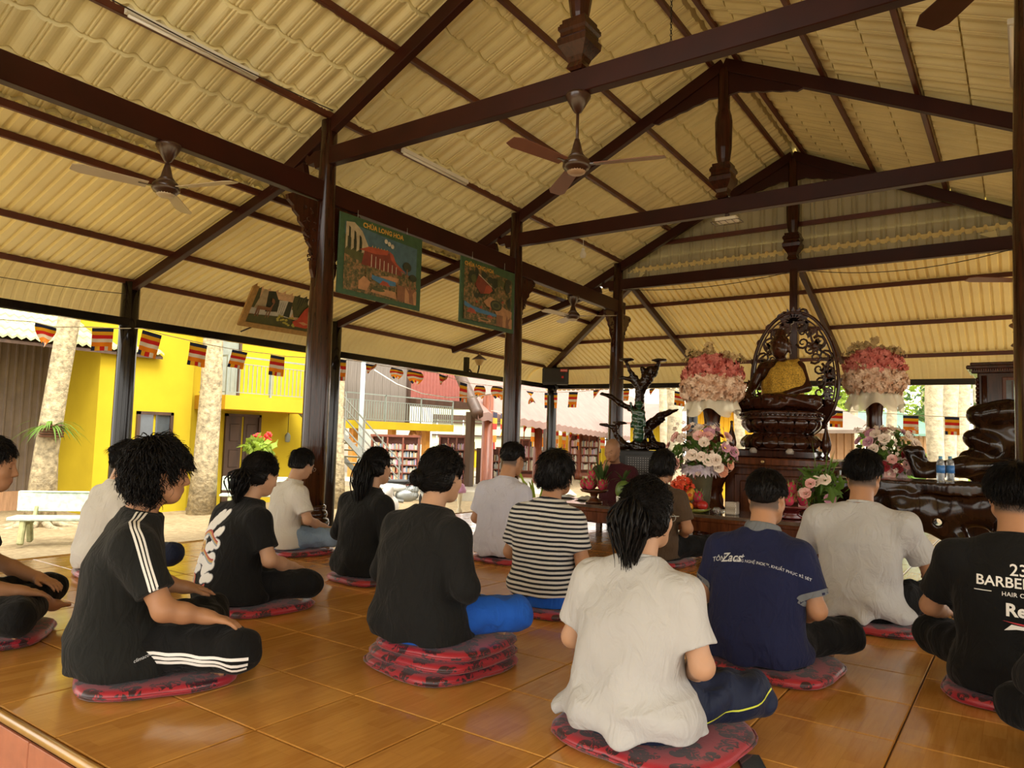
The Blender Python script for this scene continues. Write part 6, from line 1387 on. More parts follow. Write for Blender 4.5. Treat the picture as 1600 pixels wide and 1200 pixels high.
def hand(s,W,d,n,curl,side,k=.012):
    """palm, four unequal fingers and a thumb; W wrist, d towards the fingers, n back of the hand"""
    W=np.array(W,float); d=np.array(d,float); d/=np.linalg.norm(d); n=np.array(n,float); n-=d*(n@d); n/=np.linalg.norm(n); r=np.cross(d,n)*side  # r: towards the thumb
    s.rc(W,W+d*.03,.024,.026,k=.02); 
    for q in (-.022,0,.022): s.rc(W+d*.025+r*q*.7,W+d*.082+r*q*1.1,.0155,.0125,k=.012)
    for i,(off,L) in enumerate(((.031,.068),(.010,.076),(-.011,.070),(-.031,.054))):
        p=W+d*.085+r*off; a=curl*.35
        for j,f in enumerate((.45,.32,.23)):
            a2=a+curl*(.55 if j else .1); dd=d*math.cos(a2)-n*math.sin(a2); q=p+dd*L*f; s.rc(p,q,.0092-.0010*j,.0084-.0012*j,k=.004 if i else .004); p=q; a=a2
    p=W+d*.028+r*.030; dd=(d*.75+r*.65-n*.15); dd/=np.linalg.norm(dd); q=p+dd*.045; s.rc(W+d*.02+r*.015,p,.016,.013,k=.012).rc(p,q,.0115,.0100,k=.008); dd=(d*.95+r*.15-n*.35*curl); dd/=np.linalg.norm(dd); s.rc(q,q+dd*.032,.0098,.0078,k=.004)
def foot(s,A,d,up,side,k=.015):
    A=np.array(A,float); d=np.array(d,float); d/=np.linalg.norm(d); up=np.array(up,float); up-=d*(up@d); up/=np.linalg.norm(up); r=np.cross(d,up)*side
    s.rc(A-d*.045-up*.02,A+d*.03,.030,.034,k=.03).rc(A+d*.02,A+d*.11-up*.02,.036,.026,k=.03).rc(A+d*.11-up*.02-r*.02,A+d*.11-up*.02+r*.022,.021,.021,k=.02)
    for i,(o,L,rr) in enumerate(((.034,.062,.0135),(.013,.056,.0098),(-.004,.050,.0095),(-.020,.044,.009),(-.035,.036,.0085))): p=A+d*.125-up*.026+r*o; s.rc(p,p+d*L*.75-up*.004,rr,rr*.9,k=.005)
def nrm(v): v=np.array(v,float); return v/np.linalg.norm(v)
def person(lab,pos,yaw,s,shirt,pants,sk,hair,arms=('lap','lap'),nod=.18,turn=0.0,slouch=.05,lean=.03,wide=1.0,sleeve='short',voxel=.0085,seed=1,knee=(.31,.30),kz=.105,feet=True,neckc=True,shirt_hem=.012,flare=1.0,deep=1.0,shoulder=1.0,face=True,glasses=False,wr=1.0,tab=None,legs=True):
    E_=empty('person',pos,yaw,lab,'person')
    sp=lambda z: lean*z/.6-slouch*4*(z/.62)*(1-z/.62) if 0<z<.62 else (lean if z>=.62 else 0)
    J=lambda x,y,z: np.array((x,y+sp(z),z))
    N=J(0,.012,.575); Rh=rotm(-nod,0,0); Rt=rotm(0,0,turn); Rh=Rt@Rh
    H=N+np.array((0,.040,.113))+Rh@np.array((0,.012,.062))
    S=[J(sx*.183*shoulder,-.005,.492) for sx in(-1,1)]; Eb=[];Wr=[];HD=[];HN=[]
    for i,sx in enumerate((-1,1)):
        a=arms[i]
        if a=='lap': e=J(sx*.265*shoulder,.02,.265); w=np.array((sx*.075,.235,.150)); hd=(-sx*.9,.25,-.05); hn=(0,-.1,-1.)
        elif a=='knee': e=J(sx*.275*shoulder,.12,.270); w=np.array((sx*knee[0]*.86,knee[1]*.62,kz+.128)); hd=(sx*.30,.90,-.20); hn=(0,.35,1.)
        elif a=='mid': e=J(sx*.285*shoulder,.07,.270); w=np.array((sx*.17,.27,.19)); hd=(-sx*.5,.8,-.2); hn=(0,.2,1.)
        elif a=='chin': e=J(sx*.23,.20,.33); w=np.array((sx*.06,.21,.50)); hd=(-sx*.25,-.1,1.); hn=(0,1.,.1)
        else: e,w,hd,hn=a
        Eb.append(np.array(e,float)); Wr.append(np.array(w,float)); HD.append(hd); HN.append(hn)
    hips=[np.array((sx*.095,.03,.10)) for sx in(-1,1)]; kn=[np.array((sx*knee[0],knee[1],kz)) for sx in(-1,1)]
    an=[np.array((.10,.215,.068)),np.array((-.10,.30,.078))]
    # ---- skin: one continuous body
    b=Sdf(); b.tab([(.06,.15,.12,0,0),(.16,.14,.105,0,sp(.16)),(.28,.125,.095,0,sp(.28)),(.42,.145,.095,0,sp(.42)),(.52,.12,.07,0,sp(.52)),(.565,.05,.05,0,sp(.56))],k=.03,sq=2.2)
    b.rc(J(0,.0,.53),H+Rh@np.array((0,-.022,-.06)),.063,.057,k=.035)
    for i in(0,1):
        b.rc(J((-1,1)[i]*.06,0,.535),S[i],.045,.052,k=.05).rc(S[i],Eb[i],.050,.040,k=.03).rc(Eb[i],Eb[i]*.5+Wr[i]*.5,.041,.036,k=.02).rc(Eb[i]*.5+Wr[i]*.5,Wr[i],.036,.026,k=.02)
        b.rc(hips[i],kn[i],.075,.052,k=.05).rc(kn[i],kn[i]*.55+an[i]*.45,.052,.048,k=.02).rc(kn[i]*.55+an[i]*.45,an[i],.048,.032,k=.02)
    b.fn(lambda P:HEAD((P-H)@Rh),k=.025)
    for i,sx in enumerate((-1,1)):
        hand(b,Wr[i],HD[i],HN[i],.9 if arms[i] in('lap','chin') else .45,(-1,1)[i]*(-1 if arms[i]=='lap' else -1))
        if feet and legs: foot(b,an[i],(-sx*.75,.35 if i else .25,-.12),(0,-.35,1) if i else (0,.3,1),sx)
    V,F=snet(b,(-.62,-.32,-.03),(.62,.62,1.0),voxel,3)
    q=(V-H)@Rh; lip=np.exp(-((q[:,0]/.023)**2+((q[:,2]+.066)/.0085)**2)**2)*(q[:,1]>.07); sc=.25*sm(.03,.075,q[:,2]-.35*q[:,1])*(q[:,2]>-.02); stb=.85*sm(-.082,-.05,q[:,2])*sm(.025,-.01,q[:,1])*(np.abs(q[:,0])<.082-.012*(q[:,1]>-.04))*(q[:,2]<.12)*(np.linalg.norm(q,axis=1)<.2)
    o=npmesh('body',V*s,F,sk,E_)
    for nm_,arr in (('lip',lip),('scalp',sc if hair is None else stb if (hair.get('style')=='short' and hair.get('fade',True)) else sc*0)):
        at_=o.data.attributes.new(nm_,'FLOAT','POINT'); at_.data.foreach_set('value',arr.astype(np.float32))
    if face:
        mb=MB()
        for x in(-1,1):
            P=[H+Rh@np.array((x*(.016+.030*t),.0935-.010*t*t-.002,.0235+.006*math.sin(PI*t*.9))) for t in(0,.33,.66,1)]; mb.tube([p*s for p in P],[.0028*s,.0035*s,.003*s,.0012*s],5)
            P=[H+Rh@np.array((x*(.019+.025*t),.0902-.004*t-.0015*(2*t-1)**2,-.0035-.003*math.sin(PI*t))) for t in(0,.25,.5,.75,1)]; mb.tube([p*s for p in P],[.001*s,.0016*s,.0017*s,.0016*s,.001*s],4)
        mb.build('eyebrows_and_lashes',HAIR,E_)
    # ---- trousers
    rg=np.random.default_rng(seed); ph=rg.random(8)*6.28
    if legs:
        t=Sdf(); t.el((0,-.005,.085),(.185*wide,.155*deep,.105)).tab([(.0,.19*wide,.155*deep,0,-.005),(.12,.18*wide,.145*deep,0,-.01),(.20,.155*wide,.12*deep,0,sp(.2))],k=.04)
        for i in(0,1):
            t.rc(hips[i],kn[i],.100,.078,k=.05).rc(kn[i],an[i]*.72+kn[i]*.28,.078,.062,k=.03)
        t.half((0,0,.0),(0,0,-1),k=.01)
        t.disp=lambda P,d:wr*(.0035*np.sin(48*P[:,0]+22*P[:,1]+ph[0]+3*np.sin(13*P[:,2]+ph[1]))+.003*np.sin(55*P[:,1]-25*P[:,0]+ph[2]+3*np.sin(16*P[:,0])))*sm(.0,.05,P[:,2])
        V,F=snet(t,(-.52,-.30,-.02),(.52,.55,.30),voxel*1.15,3); tr=npmesh('trousers',V*s,F,pants,E_)
    else: tr=None
    # ---- shirt
    c=Sdf(); rows=tab or [(.0,.215,.170,-.012),(.06,.215,.168,-.012),(.12,.207,.158,-.018),(.20,.190,.138,-.008),(.30,.186,.128,-.004),(.40,.196,.124,-.002),(.46,.192,.110,0),(.51,.158,.092,.002),(.555,.108,.078,.006),(.585,.080,.070,.010),(.605,.072,.066,.012)]
    c.tab([(z,a*wide*(1+(flare-1)*max(0,1-z/.25)),bb*deep*(1+(flare-1)*max(0,1-z/.25)),0,y+sp(z)) for z,a,bb,y in rows],k=.04,sq=2.25)
    # sleeves
    for i,sx in enumerate((-1,1)):
        c.rc(J(sx*.045,0,.552),S[i],.048,.070*shoulder,k=.06)
        if sleeve=='short':
            f=.74; e=S[i]*(1-f)+Eb[i]*f; dr=nrm(Eb[i]-S[i]); sv=Sdf(); sv.rc(S[i],Eb[i],.072,.071,k=.02).half(e,dr,k=.004); c.fn(lambda P,sv=sv:sv(P),k=.035)
        elif sleeve=='long':
            dr=nrm(Wr[i]-Eb[i]); sv=Sdf(); sv.rc(S[i],Eb[i],.070,.062,k=.02).rc(Eb[i],Wr[i],.062,.044,k=.03).half(Wr[i]-dr*.005,dr,k=.004); c.fn(lambda P,sv=sv:sv(P),k=.03)
    c.half((0,0,shirt_hem),(0,0,-1),k=.006)
    nk=J(0,.0,.600); c.half(nk,(0,.22,1),k=.01)
    def wrk(P,d):
        x,y,z=P[:,0],P[:,1],P[:,2]; w1=np.sin(30*z+9*np.abs(x)+ph[3]+2.5*np.sin(9*x+ph[4])+1.5*np.sin(11*z))*sm(.40,.12,z); w2=np.sin(34*x+ph[5]+2.0*np.sin(8*z+ph[6]))*sm(.30,.02,z); w3=np.sin(26*x-20*z+ph[7]+2*np.sin(15*y))
        w4=np.abs(np.sin(13*z+7*x+ph[0]+2*np.sin(6*x+ph[1])))**.6*sm(.33,.10,z); return wr*(.0042*w1+.0045*w2+.0022*w3+.006*w4)
    c.disp=wrk
    V,F=snet(c,(-.55,-.34,-.02),(.55,.55,.66),voxel,3); sh=npmesh('shirt',V*s,F,shirt,E_)
    if neckc:
        mb=MB(); P=[]; nc=J(0,.012,.592)
        for k in range(25):
            a=2*PI*k/24; P.append((nc+np.array((.071*math.sin(a),.067*math.cos(a),-.015*math.cos(a)+.004)))*s)
        mb.tube(P,.0085*s,6,False); mb.build('collar',neckc if not isinstance(neckc,bool) else shirt,E_)
    info=dict(E=E_,H=H*s,Rh=Rh,s=s,shirt=sh,trousers=tr,S=[v*s for v in S],Eb=[v*s for v in Eb],kn=[v*s for v in kn],hips=[v*s for v in hips],an=[v*s for v in an])
    if hair: make_hair(E_,H,Rh,s,seed=seed,**hair)
    if glasses:
        mb=MB()
        for x in(-1,1):
            mb.tube([(H+Rh@np.array((x*.034+.021*math.cos(a),.112,-.004+.016*math.sin(a))))*s for a in [2*PI*k/14 for k in range(15)]],.0016*s,5,False); mb.tube([(H+Rh@np.array(v))*s for v in((x*.055,.112,.002),(x*.078,.09,.004),(x*.084,-.005,.0),(x*.082,-.02,-.012))],.0018*s,5)
        mb.tube([(H+Rh@np.array(v))*s for v in((-.013,.113,.0),(0,.116,.004),(.013,.113,0))],.0016*s,5); mb.build('glasses',STEEL if glasses is True else glasses,E_)
    return info
def make_hair(E_,H,Rh,s,style='short',n=900,length=.05,lift=.008,thick=.012,nape=-.06,seed=1,tail=.3,gather=(0,-.112,.03),fade=True,fringe=0,voxel=.007,bun=.045,tie=None,strand=.0022):
    rg=np.random.default_rng(seed+100); c=Sdf()
    c.el((0,-.019,.030),(.078+thick*.9,.097+thick,.093+thick*1.25))
    if not fade or style in('pony','bun'): c.rc((-.05,-.03,-.03),(.05,-.03,-.03),.035+thick,.035+thick,k=.04).el((0,-.045,-.03),(.068+thick,.062+thick,.07),k=.03)
    else: c.el((0,-.045,-.025),(.066+thick*.3,.060+thick*.6,.075),k=.03)
    c.el((0,.115,-.030-fringe*0),(.085,.088,.100-fringe),k=.02,op=1)
    fd=style=='short' and fade
    for x in(-1,1): c.el((x*.09,.012 if fd else .016,-.034 if fd else -.030),(.036,.046,.058) if fd else (.030,.034,.052),k=.015,op=1)
    if fd: nape=max(nape,-.045)
    c.half((0,-.05,nape),(0,.35,-1),k=.015)
    a0=rg.random(4)*6.28
    c.disp=lambda P,d:.0022*np.sin(150*np.arctan2(P[:,0],P[:,1]+.02)*.35+a0[0]+5*P[:,2]*8)+.0018*np.sin(60*P[:,0]+a0[1])*np.sin(55*P[:,2]+a0[2])
    if fd: d0=c.disp; c.disp=lambda P,d:d0(P,d)+(thick+.004)*(1-sm(-.05,.035,P[:,2]))
    V,F=snet(c,(-.16,-.18,-.2),(.16,.16,.18),voxel,2); parts=[(V,F)]
    fn=lambda P:c(P.astype(np.float32))
    VV=V[~((V[:,1]>.035)&(V[:,2]<.045))&~((V[:,1]>.0)&(V[:,2]<.0))]; VV=VV[~((VV[:,2]<-.015)|((VV[:,2]<.02)&(np.abs(VV[:,0])>.058)))] if fd else VV; r0=VV[rg.integers(0,len(VV),n)]; g=grad(c,r0); m=9 if style=='curly' else 6; P=np.zeros((n,m,3)); p=r0-g*.004; P[:,0]=p
    G=np.array(gather); L=length*(.7+.6*rg.random((n,1)))*(np.clip(.25+sm(-.05,.06,r0[:,2:3]),0,1) if style=='short' and fade else 1); jit=rg.normal(size=(n,3))
    for k in range(1,m):
        g=grad(c,p)
        if style in('pony','bun'): d=G-p
        else: 
            crown=np.array((.01,-.055,.12)); d=p-crown; d=d/(np.linalg.norm(d,axis=1,keepdims=True)+1e-6); d[:,2]-=.55; d[:,1]+=np.where(p[:,1]>.0,.35,-.1)
        d=d-g*(d*g).sum(1,keepdims=True); dl=np.linalg.norm(d,axis=1,keepdims=True); d=d/(dl+1e-6)
        if style=='curly': d=d*1.0+.50*np.stack([np.sin(k*1.3+jit[:,0]*3),np.cos(k*1.3+jit[:,1]*3),np.sin(k*1.1+jit[:,2]*3)],-1)+g*.10
        elif style=='short': d=d+.22*jit
        st=L/(m-1)
        if style in('pony','bun'): st=np.minimum(st,dl*.3)
        p=p+d*st; dist=fn(p)[:,None]; tgt=lift*(k/(m-1))*(1+.6*np.abs(jit[:,:1])); p=p-grad(c,p)*(np.where(dist<tgt*.4,dist-tgt,0) if style=='curly' else (dist-tgt)*(1. if style!='short' else .8)); P[:,k]=p
    R=np.linspace(1,.25,m)[None,:]*strand*(.7+.6*rg.random((n,1))); parts.append(strands(P,R))
    mb2=None
    if style=='pony':
        nt=420; tt=np.linspace(0,1,12); base=G[None]+rg.normal(size=(nt,3))*.012; path=np.stack([0*tt,-.030*np.sin(tt*2.2)-.012*tt,.012*np.sin(tt*3.1)-tail*tt**1.15],-1)
        # tail hangs in world down; head frame rotates so undo the nod
        pw=path@Rh; spread=(np.sin(np.clip(tt*1.15,0,1)*PI)*.021+.008)[None,:,None]*rg.normal(size=(nt,1,3))*np.array((1,.7,.3)); lenf=(.65+.35*rg.random((nt,1,1))); P=base[:,None,:]+pw[None]*lenf+spread+.003*np.sin(tt[None,:,None]*9+rg.random((nt,1,3))*6)
        Rr=(np.sin(np.clip(tt*.9+.12,0,1)*PI)*.0042+.0006)[None,:]*np.ones((nt,1)); parts.append(strands(P,Rr,4))
    if style=='bun':
        bb=Sdf(); C=G+np.array((0,-.018,0.)); bb.el(C,(bun,bun*.85,bun)); bb.disp=lambda P,d:.006*np.sin(9*np.arctan2(P[:,2]-C[2],P[:,0]-C[0])+90*np.linalg.norm(P-C,axis=1))
        parts.append(snet(bb,C-bun*1.5,C+bun*1.5,.006,2)); nb=150; th=rg.random((nb,1))*6.28+np.linspace(0,4.0,10)[None]; el_=rg.normal(size=(nb,1))*.55; rr=bun*(1.03+.16*rg.random((nb,1)))
        P=np.stack([C[0]+rr*np.cos(th)*np.cos(el_),C[1]+rr*np.sin(el_)*.9+0*th,C[2]+rr*np.sin(th)*np.cos(el_)],-1); parts.append(strands(P,np.full((nb,10),.0022)))
        nb=40; tt=np.linspace(0,1,7); d=rg.normal(size=(nb,1,3)); d[:,:,1]-=.8; d/=np.linalg.norm(d,axis=2,keepdims=True); P=C+d*bun*.8+tt[None,:,None]*d*.045*rg.random((nb,1,1))-np.array((0,0,.03))*(tt**2)[None,:,None]; parts.append(strands(P,np.linspace(.0018,.0004,7)[None,:]*np.ones((nb,1))))
    V,F=join_np([p if p[1].shape[1]==4 else p for p in parts])
    W=(H+V@Rh.T)*s; npmesh('hair',W,F,HAIR,E_)
    if tie is not None:
        mb=MB(); C=G+np.array((0,-.012,0)); mb.tube([(H+Rh@(C+np.array((.026*math.cos(a),.006,.026*math.sin(a)))))*s for a in [2*PI*k/12 for k in range(13)]],.0055*s,5,False); mb.build('hair_tie',tie,E_)
# ---- prints laid on cloth
def bvh(o): 
    return BVHTree.FromPolygons([v.co[:] for v in o.data.vertices],[p.vertices[:] for p in o.data.polygons])
def decal(me,parent,T,mat,name,direction=(0,1,0),off=.0018):
    """flat print me (x right, y up) laid on the back of a garment: T maps (x,y)->local xz, rays run along direction"""
    bt=bvh(parent); d=Vector(direction).normalized()
    bm=__import__('bmesh').new(); bm.from_mesh(me); B=__import__('bmesh')
    B.ops.triangulate(bm,faces=bm.faces[:])
    for it in range(2):
        es=[e for e in bm.edges if e.calc_length()>.03]
        if es: B.ops.subdivide_edges(bm,edges=es,cuts=1); B.ops.triangulate(bm,faces=bm.faces[:])
    for v in bm.verts:
        q=T(v.co.x,v.co.y); h=bt.ray_cast(q-d*1.2,d)
        v.co=(h[0]+h[1]*off) if h[0] is not None else q
    bm.to_mesh(me); bm.free(); me.materials.clear(); me.materials.append(mat); o=link(name,me,parent); return o
def ribbon(parent,path,w,mat,name,off=.002,n=26):
    """band of width w following the garment surface near the given path"""
    bt=bvh(parent); P=[Vector(p) for p in path]; L=[0]
    for a,c in zip(P[:-1],P[1:]): L.append(L[-1]+(c-a).length)
    pts=[];nn=[]
    for i in range(n+1):
        t=L[-1]*i/n; k=max(0,min(len(P)-2,[j for j in range(len(L)) if L[j]<=t+1e-9][-1])); f=(t-L[k])/max(1e-9,L[k+1]-L[k]); q=P[k].lerp(P[k+1],min(1,f)); h=bt.find_nearest(q); pts.append(h[0]); nn.append(h[1])
    pts=[pts[0]]+[(pts[i-1]+pts[i]*2+pts[i+1])/4 for i in range(1,n)]+[pts[-1]]
    V=[]
    for i in range(n+1):
        t=(pts[min(i+1,n)]-pts[max(i-1,0)]).normalized(); N=nn[max(0,i-1)]+nn[i]+nn[min(n,i+1)]; N.normalize(); x=t.cross(N).normalized()
        for sgn in(-1,1):
            q=pts[i]+x*sgn*w/2; h=bt.find_nearest(q); V.append(h[0]+h[1]*off)
    b=MB(); b.add(V,[(2*i,2*i+1,2*i+3,2*i+2) for i in range(n)],True); return b.build(name,mat,parent)
def cushion(pos,yaw,size,h,lab,seed=1,grp='red meditation cushions',bulge=1.0):
    """thin stuffed pad with rounded rim; pos is the centre on the floor"""
    e_=empty('cushion',pos,yaw,lab,'cushion',group=grp); rg=random.Random(seed); b=MB(); n=40; rows=[(.90,0),(.97,.10),(1.0,.32),(1.0,.6),(.975,.85),(.92,.97),(.7,1.0),(.35,1.0),(0.02,1.0)]
    V=[]; a0=rg.random()*6
    for r,t in rows:
        for k in range(n):
            a=2*PI*k/n; ca,sa=math.cos(a),math.sin(a); q=(abs(ca)**3.4+abs(sa)**3.4)**(-1/3.4); rr=size/2*q*r*(1+.015*math.sin(3*a+a0)+.008*math.sin(11*a+a0)); V.append((rr*ca,rr*sa,h*t*(1+.12*math.sin(5*a+a0)*(1-t)*t*2)))
    F=[(j*n+k,j*n+(k+1)%n,(j+1)*n+(k+1)%n,(j+1)*n+k) for j in range(len(rows)-1) for k in range(n)]+[tuple(range(n))[::-1]]
    b.add(V,F,True); b.build('cover',DAM,e_)
    b=MB(); P=[]
    for k in range(n+1):
        a=2*PI*k/n; ca,sa=math.cos(a),math.sin(a); q=(abs(ca)**3.4+abs(sa)**3.4)**(-1/3.4); P.append((size/2*q*1.004*ca,size/2*q*1.004*sa,h*.46))
    b.tube(P,.0045,5,False); b.build('piping',DAM,e_); return e_
BLK=cloth('black_cotton',(.005,.005,.005)); BLK2=cloth('washed_black_cotton',(.0075,.0078,.0078)); CHAR=cloth('charcoal_jersey',(.0085,.009,.0082)); WHT=cloth('white_cotton',(.42,.418,.41)); CRM=cloth('cream_white_cotton',(.52,.50,.45)); LAV=cloth('lavender_white_cotton',(.46,.46,.53)); NAVY=cloth('navy_polo_knit',(.010,.013,.045)); NAVP=cloth('navy_track_nylon',(.008,.013,.035),.6); BROWN=cloth('brown_linen',(.070,.044,.025)); BLUE_=cloth('royal_blue_cotton',(.012,.085,.42)); BLKP=cloth('black_trouser_cloth',(.0035,.0035,.0035)); JEAN=cloth('light_blue_denim',(.17,.24,.33),.8,.25); MAROON=cloth('maroon_robe_cloth',(.055,.010,.014)); GREYC=cloth('grey_collar_knit',(.13,.14,.15))
def stripes():
    m,t=mat0('navy_white_striped_jersey',.85,0,.2,0,.1); v=t.co('Object'); sx=t.new('ShaderNodeSeparateXYZ'); t.l(v,sx.inputs[0]); n=t.noise(v,5,2); z=t.math('ADD',sx.outputs[2],t.math('MULTIPLY',n,.012)); f=t.math('FRACT',t.math('MULTIPLY',z,1/.0268)); t.l(t.mix(t.math('GREATER_THAN',f,.52),(.54,.53,.50),(.010,.012,.020)),t.b.inputs['Base Color'])
    v2=t.co('Object',(14,14,5)); t.bump(t.noise(v2,1,3,.5,1.5),.25,.03); return m
STRP=stripes(); PRW=pm('white_print_ink',(.78,.77,.74),.7,var=.02); PRG=pm('silver_print_ink',(.50,.52,.54),.5,var=.02)
PEOPLE={}
def seat(px,yb,d_in=.17): 
    p=onz(px,yb,0); v=Vector((p.x,p.y,0)).normalized(); return p+v*d_in
CT=.045     # cushion thickness
def sit(key,px,yb,yaw,s,lab,clab,shirt,pants,sk,hair,cs=.52,stack=1,cshift=(0,.06),din=.17,**k):
    p=seat(px,yb,din); yaw=math.radians(yaw); R=Matrix.Rotation(yaw,3,'Z'); c=p+R@Vector((cshift[0],cshift[1],0))
    labs=clab if isinstance(clab,(list,tuple)) else [clab]
    for i in range(stack): cushion((c.x+.012*i,c.y+.008*i,.001+CT*i),yaw+.10*((i*7)%3-1)+.05,cs-.025*i,CT*.98,labs[i],len(PEOPLE)*3+i)
    PEOPLE[key]=person(lab,(p.x,p.y,CT*stack+.003),yaw,s,shirt,pants,sk,hair,seed=len(PEOPLE)+3,**k); return PEOPLE[key]
def hs(**k): d=dict(style='short',n=900,length=.045,lift=.008,thick=.013); d.update(k); return d
CR=dict(n=1900,style='curly',length=.078,lift=.011,thick=.018,fade=False,nape=-.125,fringe=.018,strand=.0032)
I=sit('curly',203,1080,-24,1.06,'person in black T-shirt and three-striped black trousers with messy curly hair, hand on knee','flat red cushion under the curly-haired person in striped trousers',CHAR,BLKP,SK1,CR,arms=('knee','knee'),nod=.06,lean=.0,voxel=.0065,wide=1.10,deep=1.18,shoulder=1.08,flare=1.10,cs=.60,cshift=(.02,.10),knee=(.33,.33))
WSTRIPE=pm('white_stripe_tape',(.72,.71,.68),.7,var=.02)
S,Eb=I['S'][1],I['Eb'][1]; hp_,kn_,an_=I['hips'][1],I['kn'][1],I['an'][1]; s=I['s']
for j in(-1,0,1):
    top=Vector((.085*s,-.005*s+.018*j,.60*s)); mid=Vector(S)+Vector((.05*s,.014*j,.075*s)); end=Vector(S)*.27+Vector(Eb)*.73+Vector((.075*s,.014*j-.005,.0)); ribbon(I['shirt'],[top,Vector(S)+Vector((-.02*s,.014*j,.08*s)),mid,end],.0085,WSTRIPE,'sleeve_stripe')
    a=Vector((.20*s,-.02*s,(.085+.022*j)*s)); m_=Vector((.36*s,.16*s,(.075+.022*j)*s)); e_=Vector(kn_)+Vector((.07*s,.02*s,(-.03+.020*j)*s)); ribbon(I['trousers'],[a,m_,e_],.012,WSTRIPE,'trouser_stripe')
me=text_mesh('climacool',.018); decal(me,I['shirt'],lambda x,y:Vector((.6,.02+x,.10+y+.25*x)),PRG,'small_print',(-1,0,0))
I=sit('cloud',366,962,-5,.97,'person in black T-shirt printed with white clouds, dark hair in a low ponytail','flat red cushion under the person in the cloud print T-shirt',BLK,BLKP,SK2,dict(style='pony',n=1100,length=.09,thick=.013,tail=.19,gather=(0,-.118,-.02),nape=-.075,fringe=.012),arms=('lap','mid'),nod=.32,voxel=.0075,wide=1.15,deep=1.15,slouch=.065,lean=.07,cs=.58,cshift=(.03,.12),flare=1.1)
# cloud print: puffs, rainbow bands and a gold face laid on the back
CLW=pm('cloud_print_white',(.74,.74,.72),.7,var=.03); CLO=pm('cloud_print_outline',(.30,.31,.33),.7,var=.03)
def disc(c,r,n=14): 
    me=bpy.data.meshes.new('print'); me.from_pydata([(c[0],c[1],0)]+[(c[0]+r*math.cos(2*PI*k/n),c[1]+r*math.sin(2*PI*k/n),0) for k in range(n)],[],[(0,1+k,1+(k+1)%n) for k in range(n)]); return me
def many(discs):
    V=[];F=[]
    for (x,y,r) in discs:
        o=len(V); n=14; V+=[(x,y,0)]+[(x+r*math.cos(2*PI*k/n),y+r*math.sin(2*PI*k/n),0) for k in range(n)]; F+=[(o,o+1+k,o+1+(k+1)%n) for k in range(n)]
    me=bpy.data.meshes.new('print'); me.from_pydata(V,[],F); return me
rnd=random.Random(12); D=[]
for (x0,y0,x1,y1,r) in ((-.10,.42,-.055,.50,.026),(-.06,.38,-.0,.50,.028),(-.11,.34,-.10,.42,.026),(.03,.40,.07,.42,.024),(-.02,.32,.07,.345,.027),(-.12,.27,-.07,.33,.030),(-.03,.24,.05,.26,.034),(-.01,.19,.06,.23,.030),(-.12,.17,-.08,.20,.026),(.03,.155,.085,.165,.025),(-.10,.235,-.06,.25,.025)):
    n=max(3,int(math.hypot(x1-x0,y1-y0)/.016))
    for i in range(n+1): t=i/n; D.append((x0+(x1-x0)*t+rnd.uniform(-.008,.008),y0+(y1-y0)*t+rnd.uniform(-.008,.008),r*rnd.uniform(.75,1.05)))
T=lambda x,y:Vector((x-.01,-.5,y))
decal(many([(x,y,r+.004) for x,y,r in D]),I['shirt'],T,CLO,'cloud_outline',(0,1,0),.0015); decal(many(D),I['shirt'],T,CLW,'cloud_print',(0,1,0),.0026)
def band(pts,w,mat,off):
    V=[];n=len(pts)
    for i,(x,y) in enumerate(pts):
        a=pts[min(i+1,n-1)]; c=pts[max(i-1,0)]; dx,dy=a[0]-c[0],a[1]-c[1]; l=math.hypot(dx,dy); V+=[(x-dy/l*w/2,y+dx/l*w/2,0),(x+dy/l*w/2,y-dx/l*w/2,0)]
    me=bpy.data.meshes.new('print'); me.from_pydata(V,[],[(2*i,2*i+1,2*i+3,2*i+2) for i in range(n-1)]); decal(me,I['shirt'],T,mat,'rainbow_band',(0,1,0),off)
RB=[pm('print_red',(.40,.07,.05),.7),pm('print_amber',(.50,.30,.08),.7),pm('print_grey_blue',(.28,.33,.38),.7)]
for k,m in enumerate(RB):
    for y0,ph_ in ((.375,0),(.285,1),(.135,2)): band([(-.12+.021*i,y0-.010*k+.03*math.sin(i*.45+ph_)) for i in range(10)],.010,m,.0034)
decal(disc((-.075,.315),.034,18),I['shirt'],T,RB[1],'gold_face',(0,1,0),.0042); decal(many([(-.087,.322,.006),(-.064,.322,.006),(-.075,.302,.009)]),I['shirt'],T,PR2,'gold_face_features',(0,1,0),.005)
I=sit('bun',660,1066,-6,.95,'person in loose black long-sleeved top and royal blue trousers, hair in a messy low bun',['topmost of three stacked red cushions under the person in blue trousers','middle of three stacked red cushions under the person in blue trousers','lowest of three stacked red cushions under the person in blue trousers'][::-1],BLK2,BLUE_,SK2,dict(style='bun',n=1300,length=.09,thick=.016,gather=(-.035,-.115,-.035),nape=-.085,fringe=.012,bun=.036,tie=pm('grey_elastic',(.2,.2,.2),.5)),arms=('lap','lap'),sleeve='long',nod=.2,voxel=.0068,wide=1.22,deep=1.22,stack=3,cs=.60,cshift=(.03,.08),flare=1.06,slouch=.06,din=.22,shoulder=1.08)
I=sit('white',990,1194,-4,.965,'person in plain white T-shirt and navy track trousers, black hair in a thick ponytail, glasses','red cushion under the person in the white T-shirt with a ponytail',WHT,NAVP,SK2,dict(style='pony',n=1700,length=.10,thick=.013,tail=.25,gather=(-.005,-.108,.035),nape=-.08,fringe=.010,strand=.0020,voxel=.006,tie=BLK),arms=('lap','lap'),nod=.12,voxel=.006,wide=1.10,deep=1.12,wr=2.0,flare=1.22,cs=.62,cshift=(.04,.07),glasses=True,din=.2)
kn_=I['kn'][1]; s=I['s']; YP=pm('yellow_piping',(.50,.55,.05),.6,var=.03)
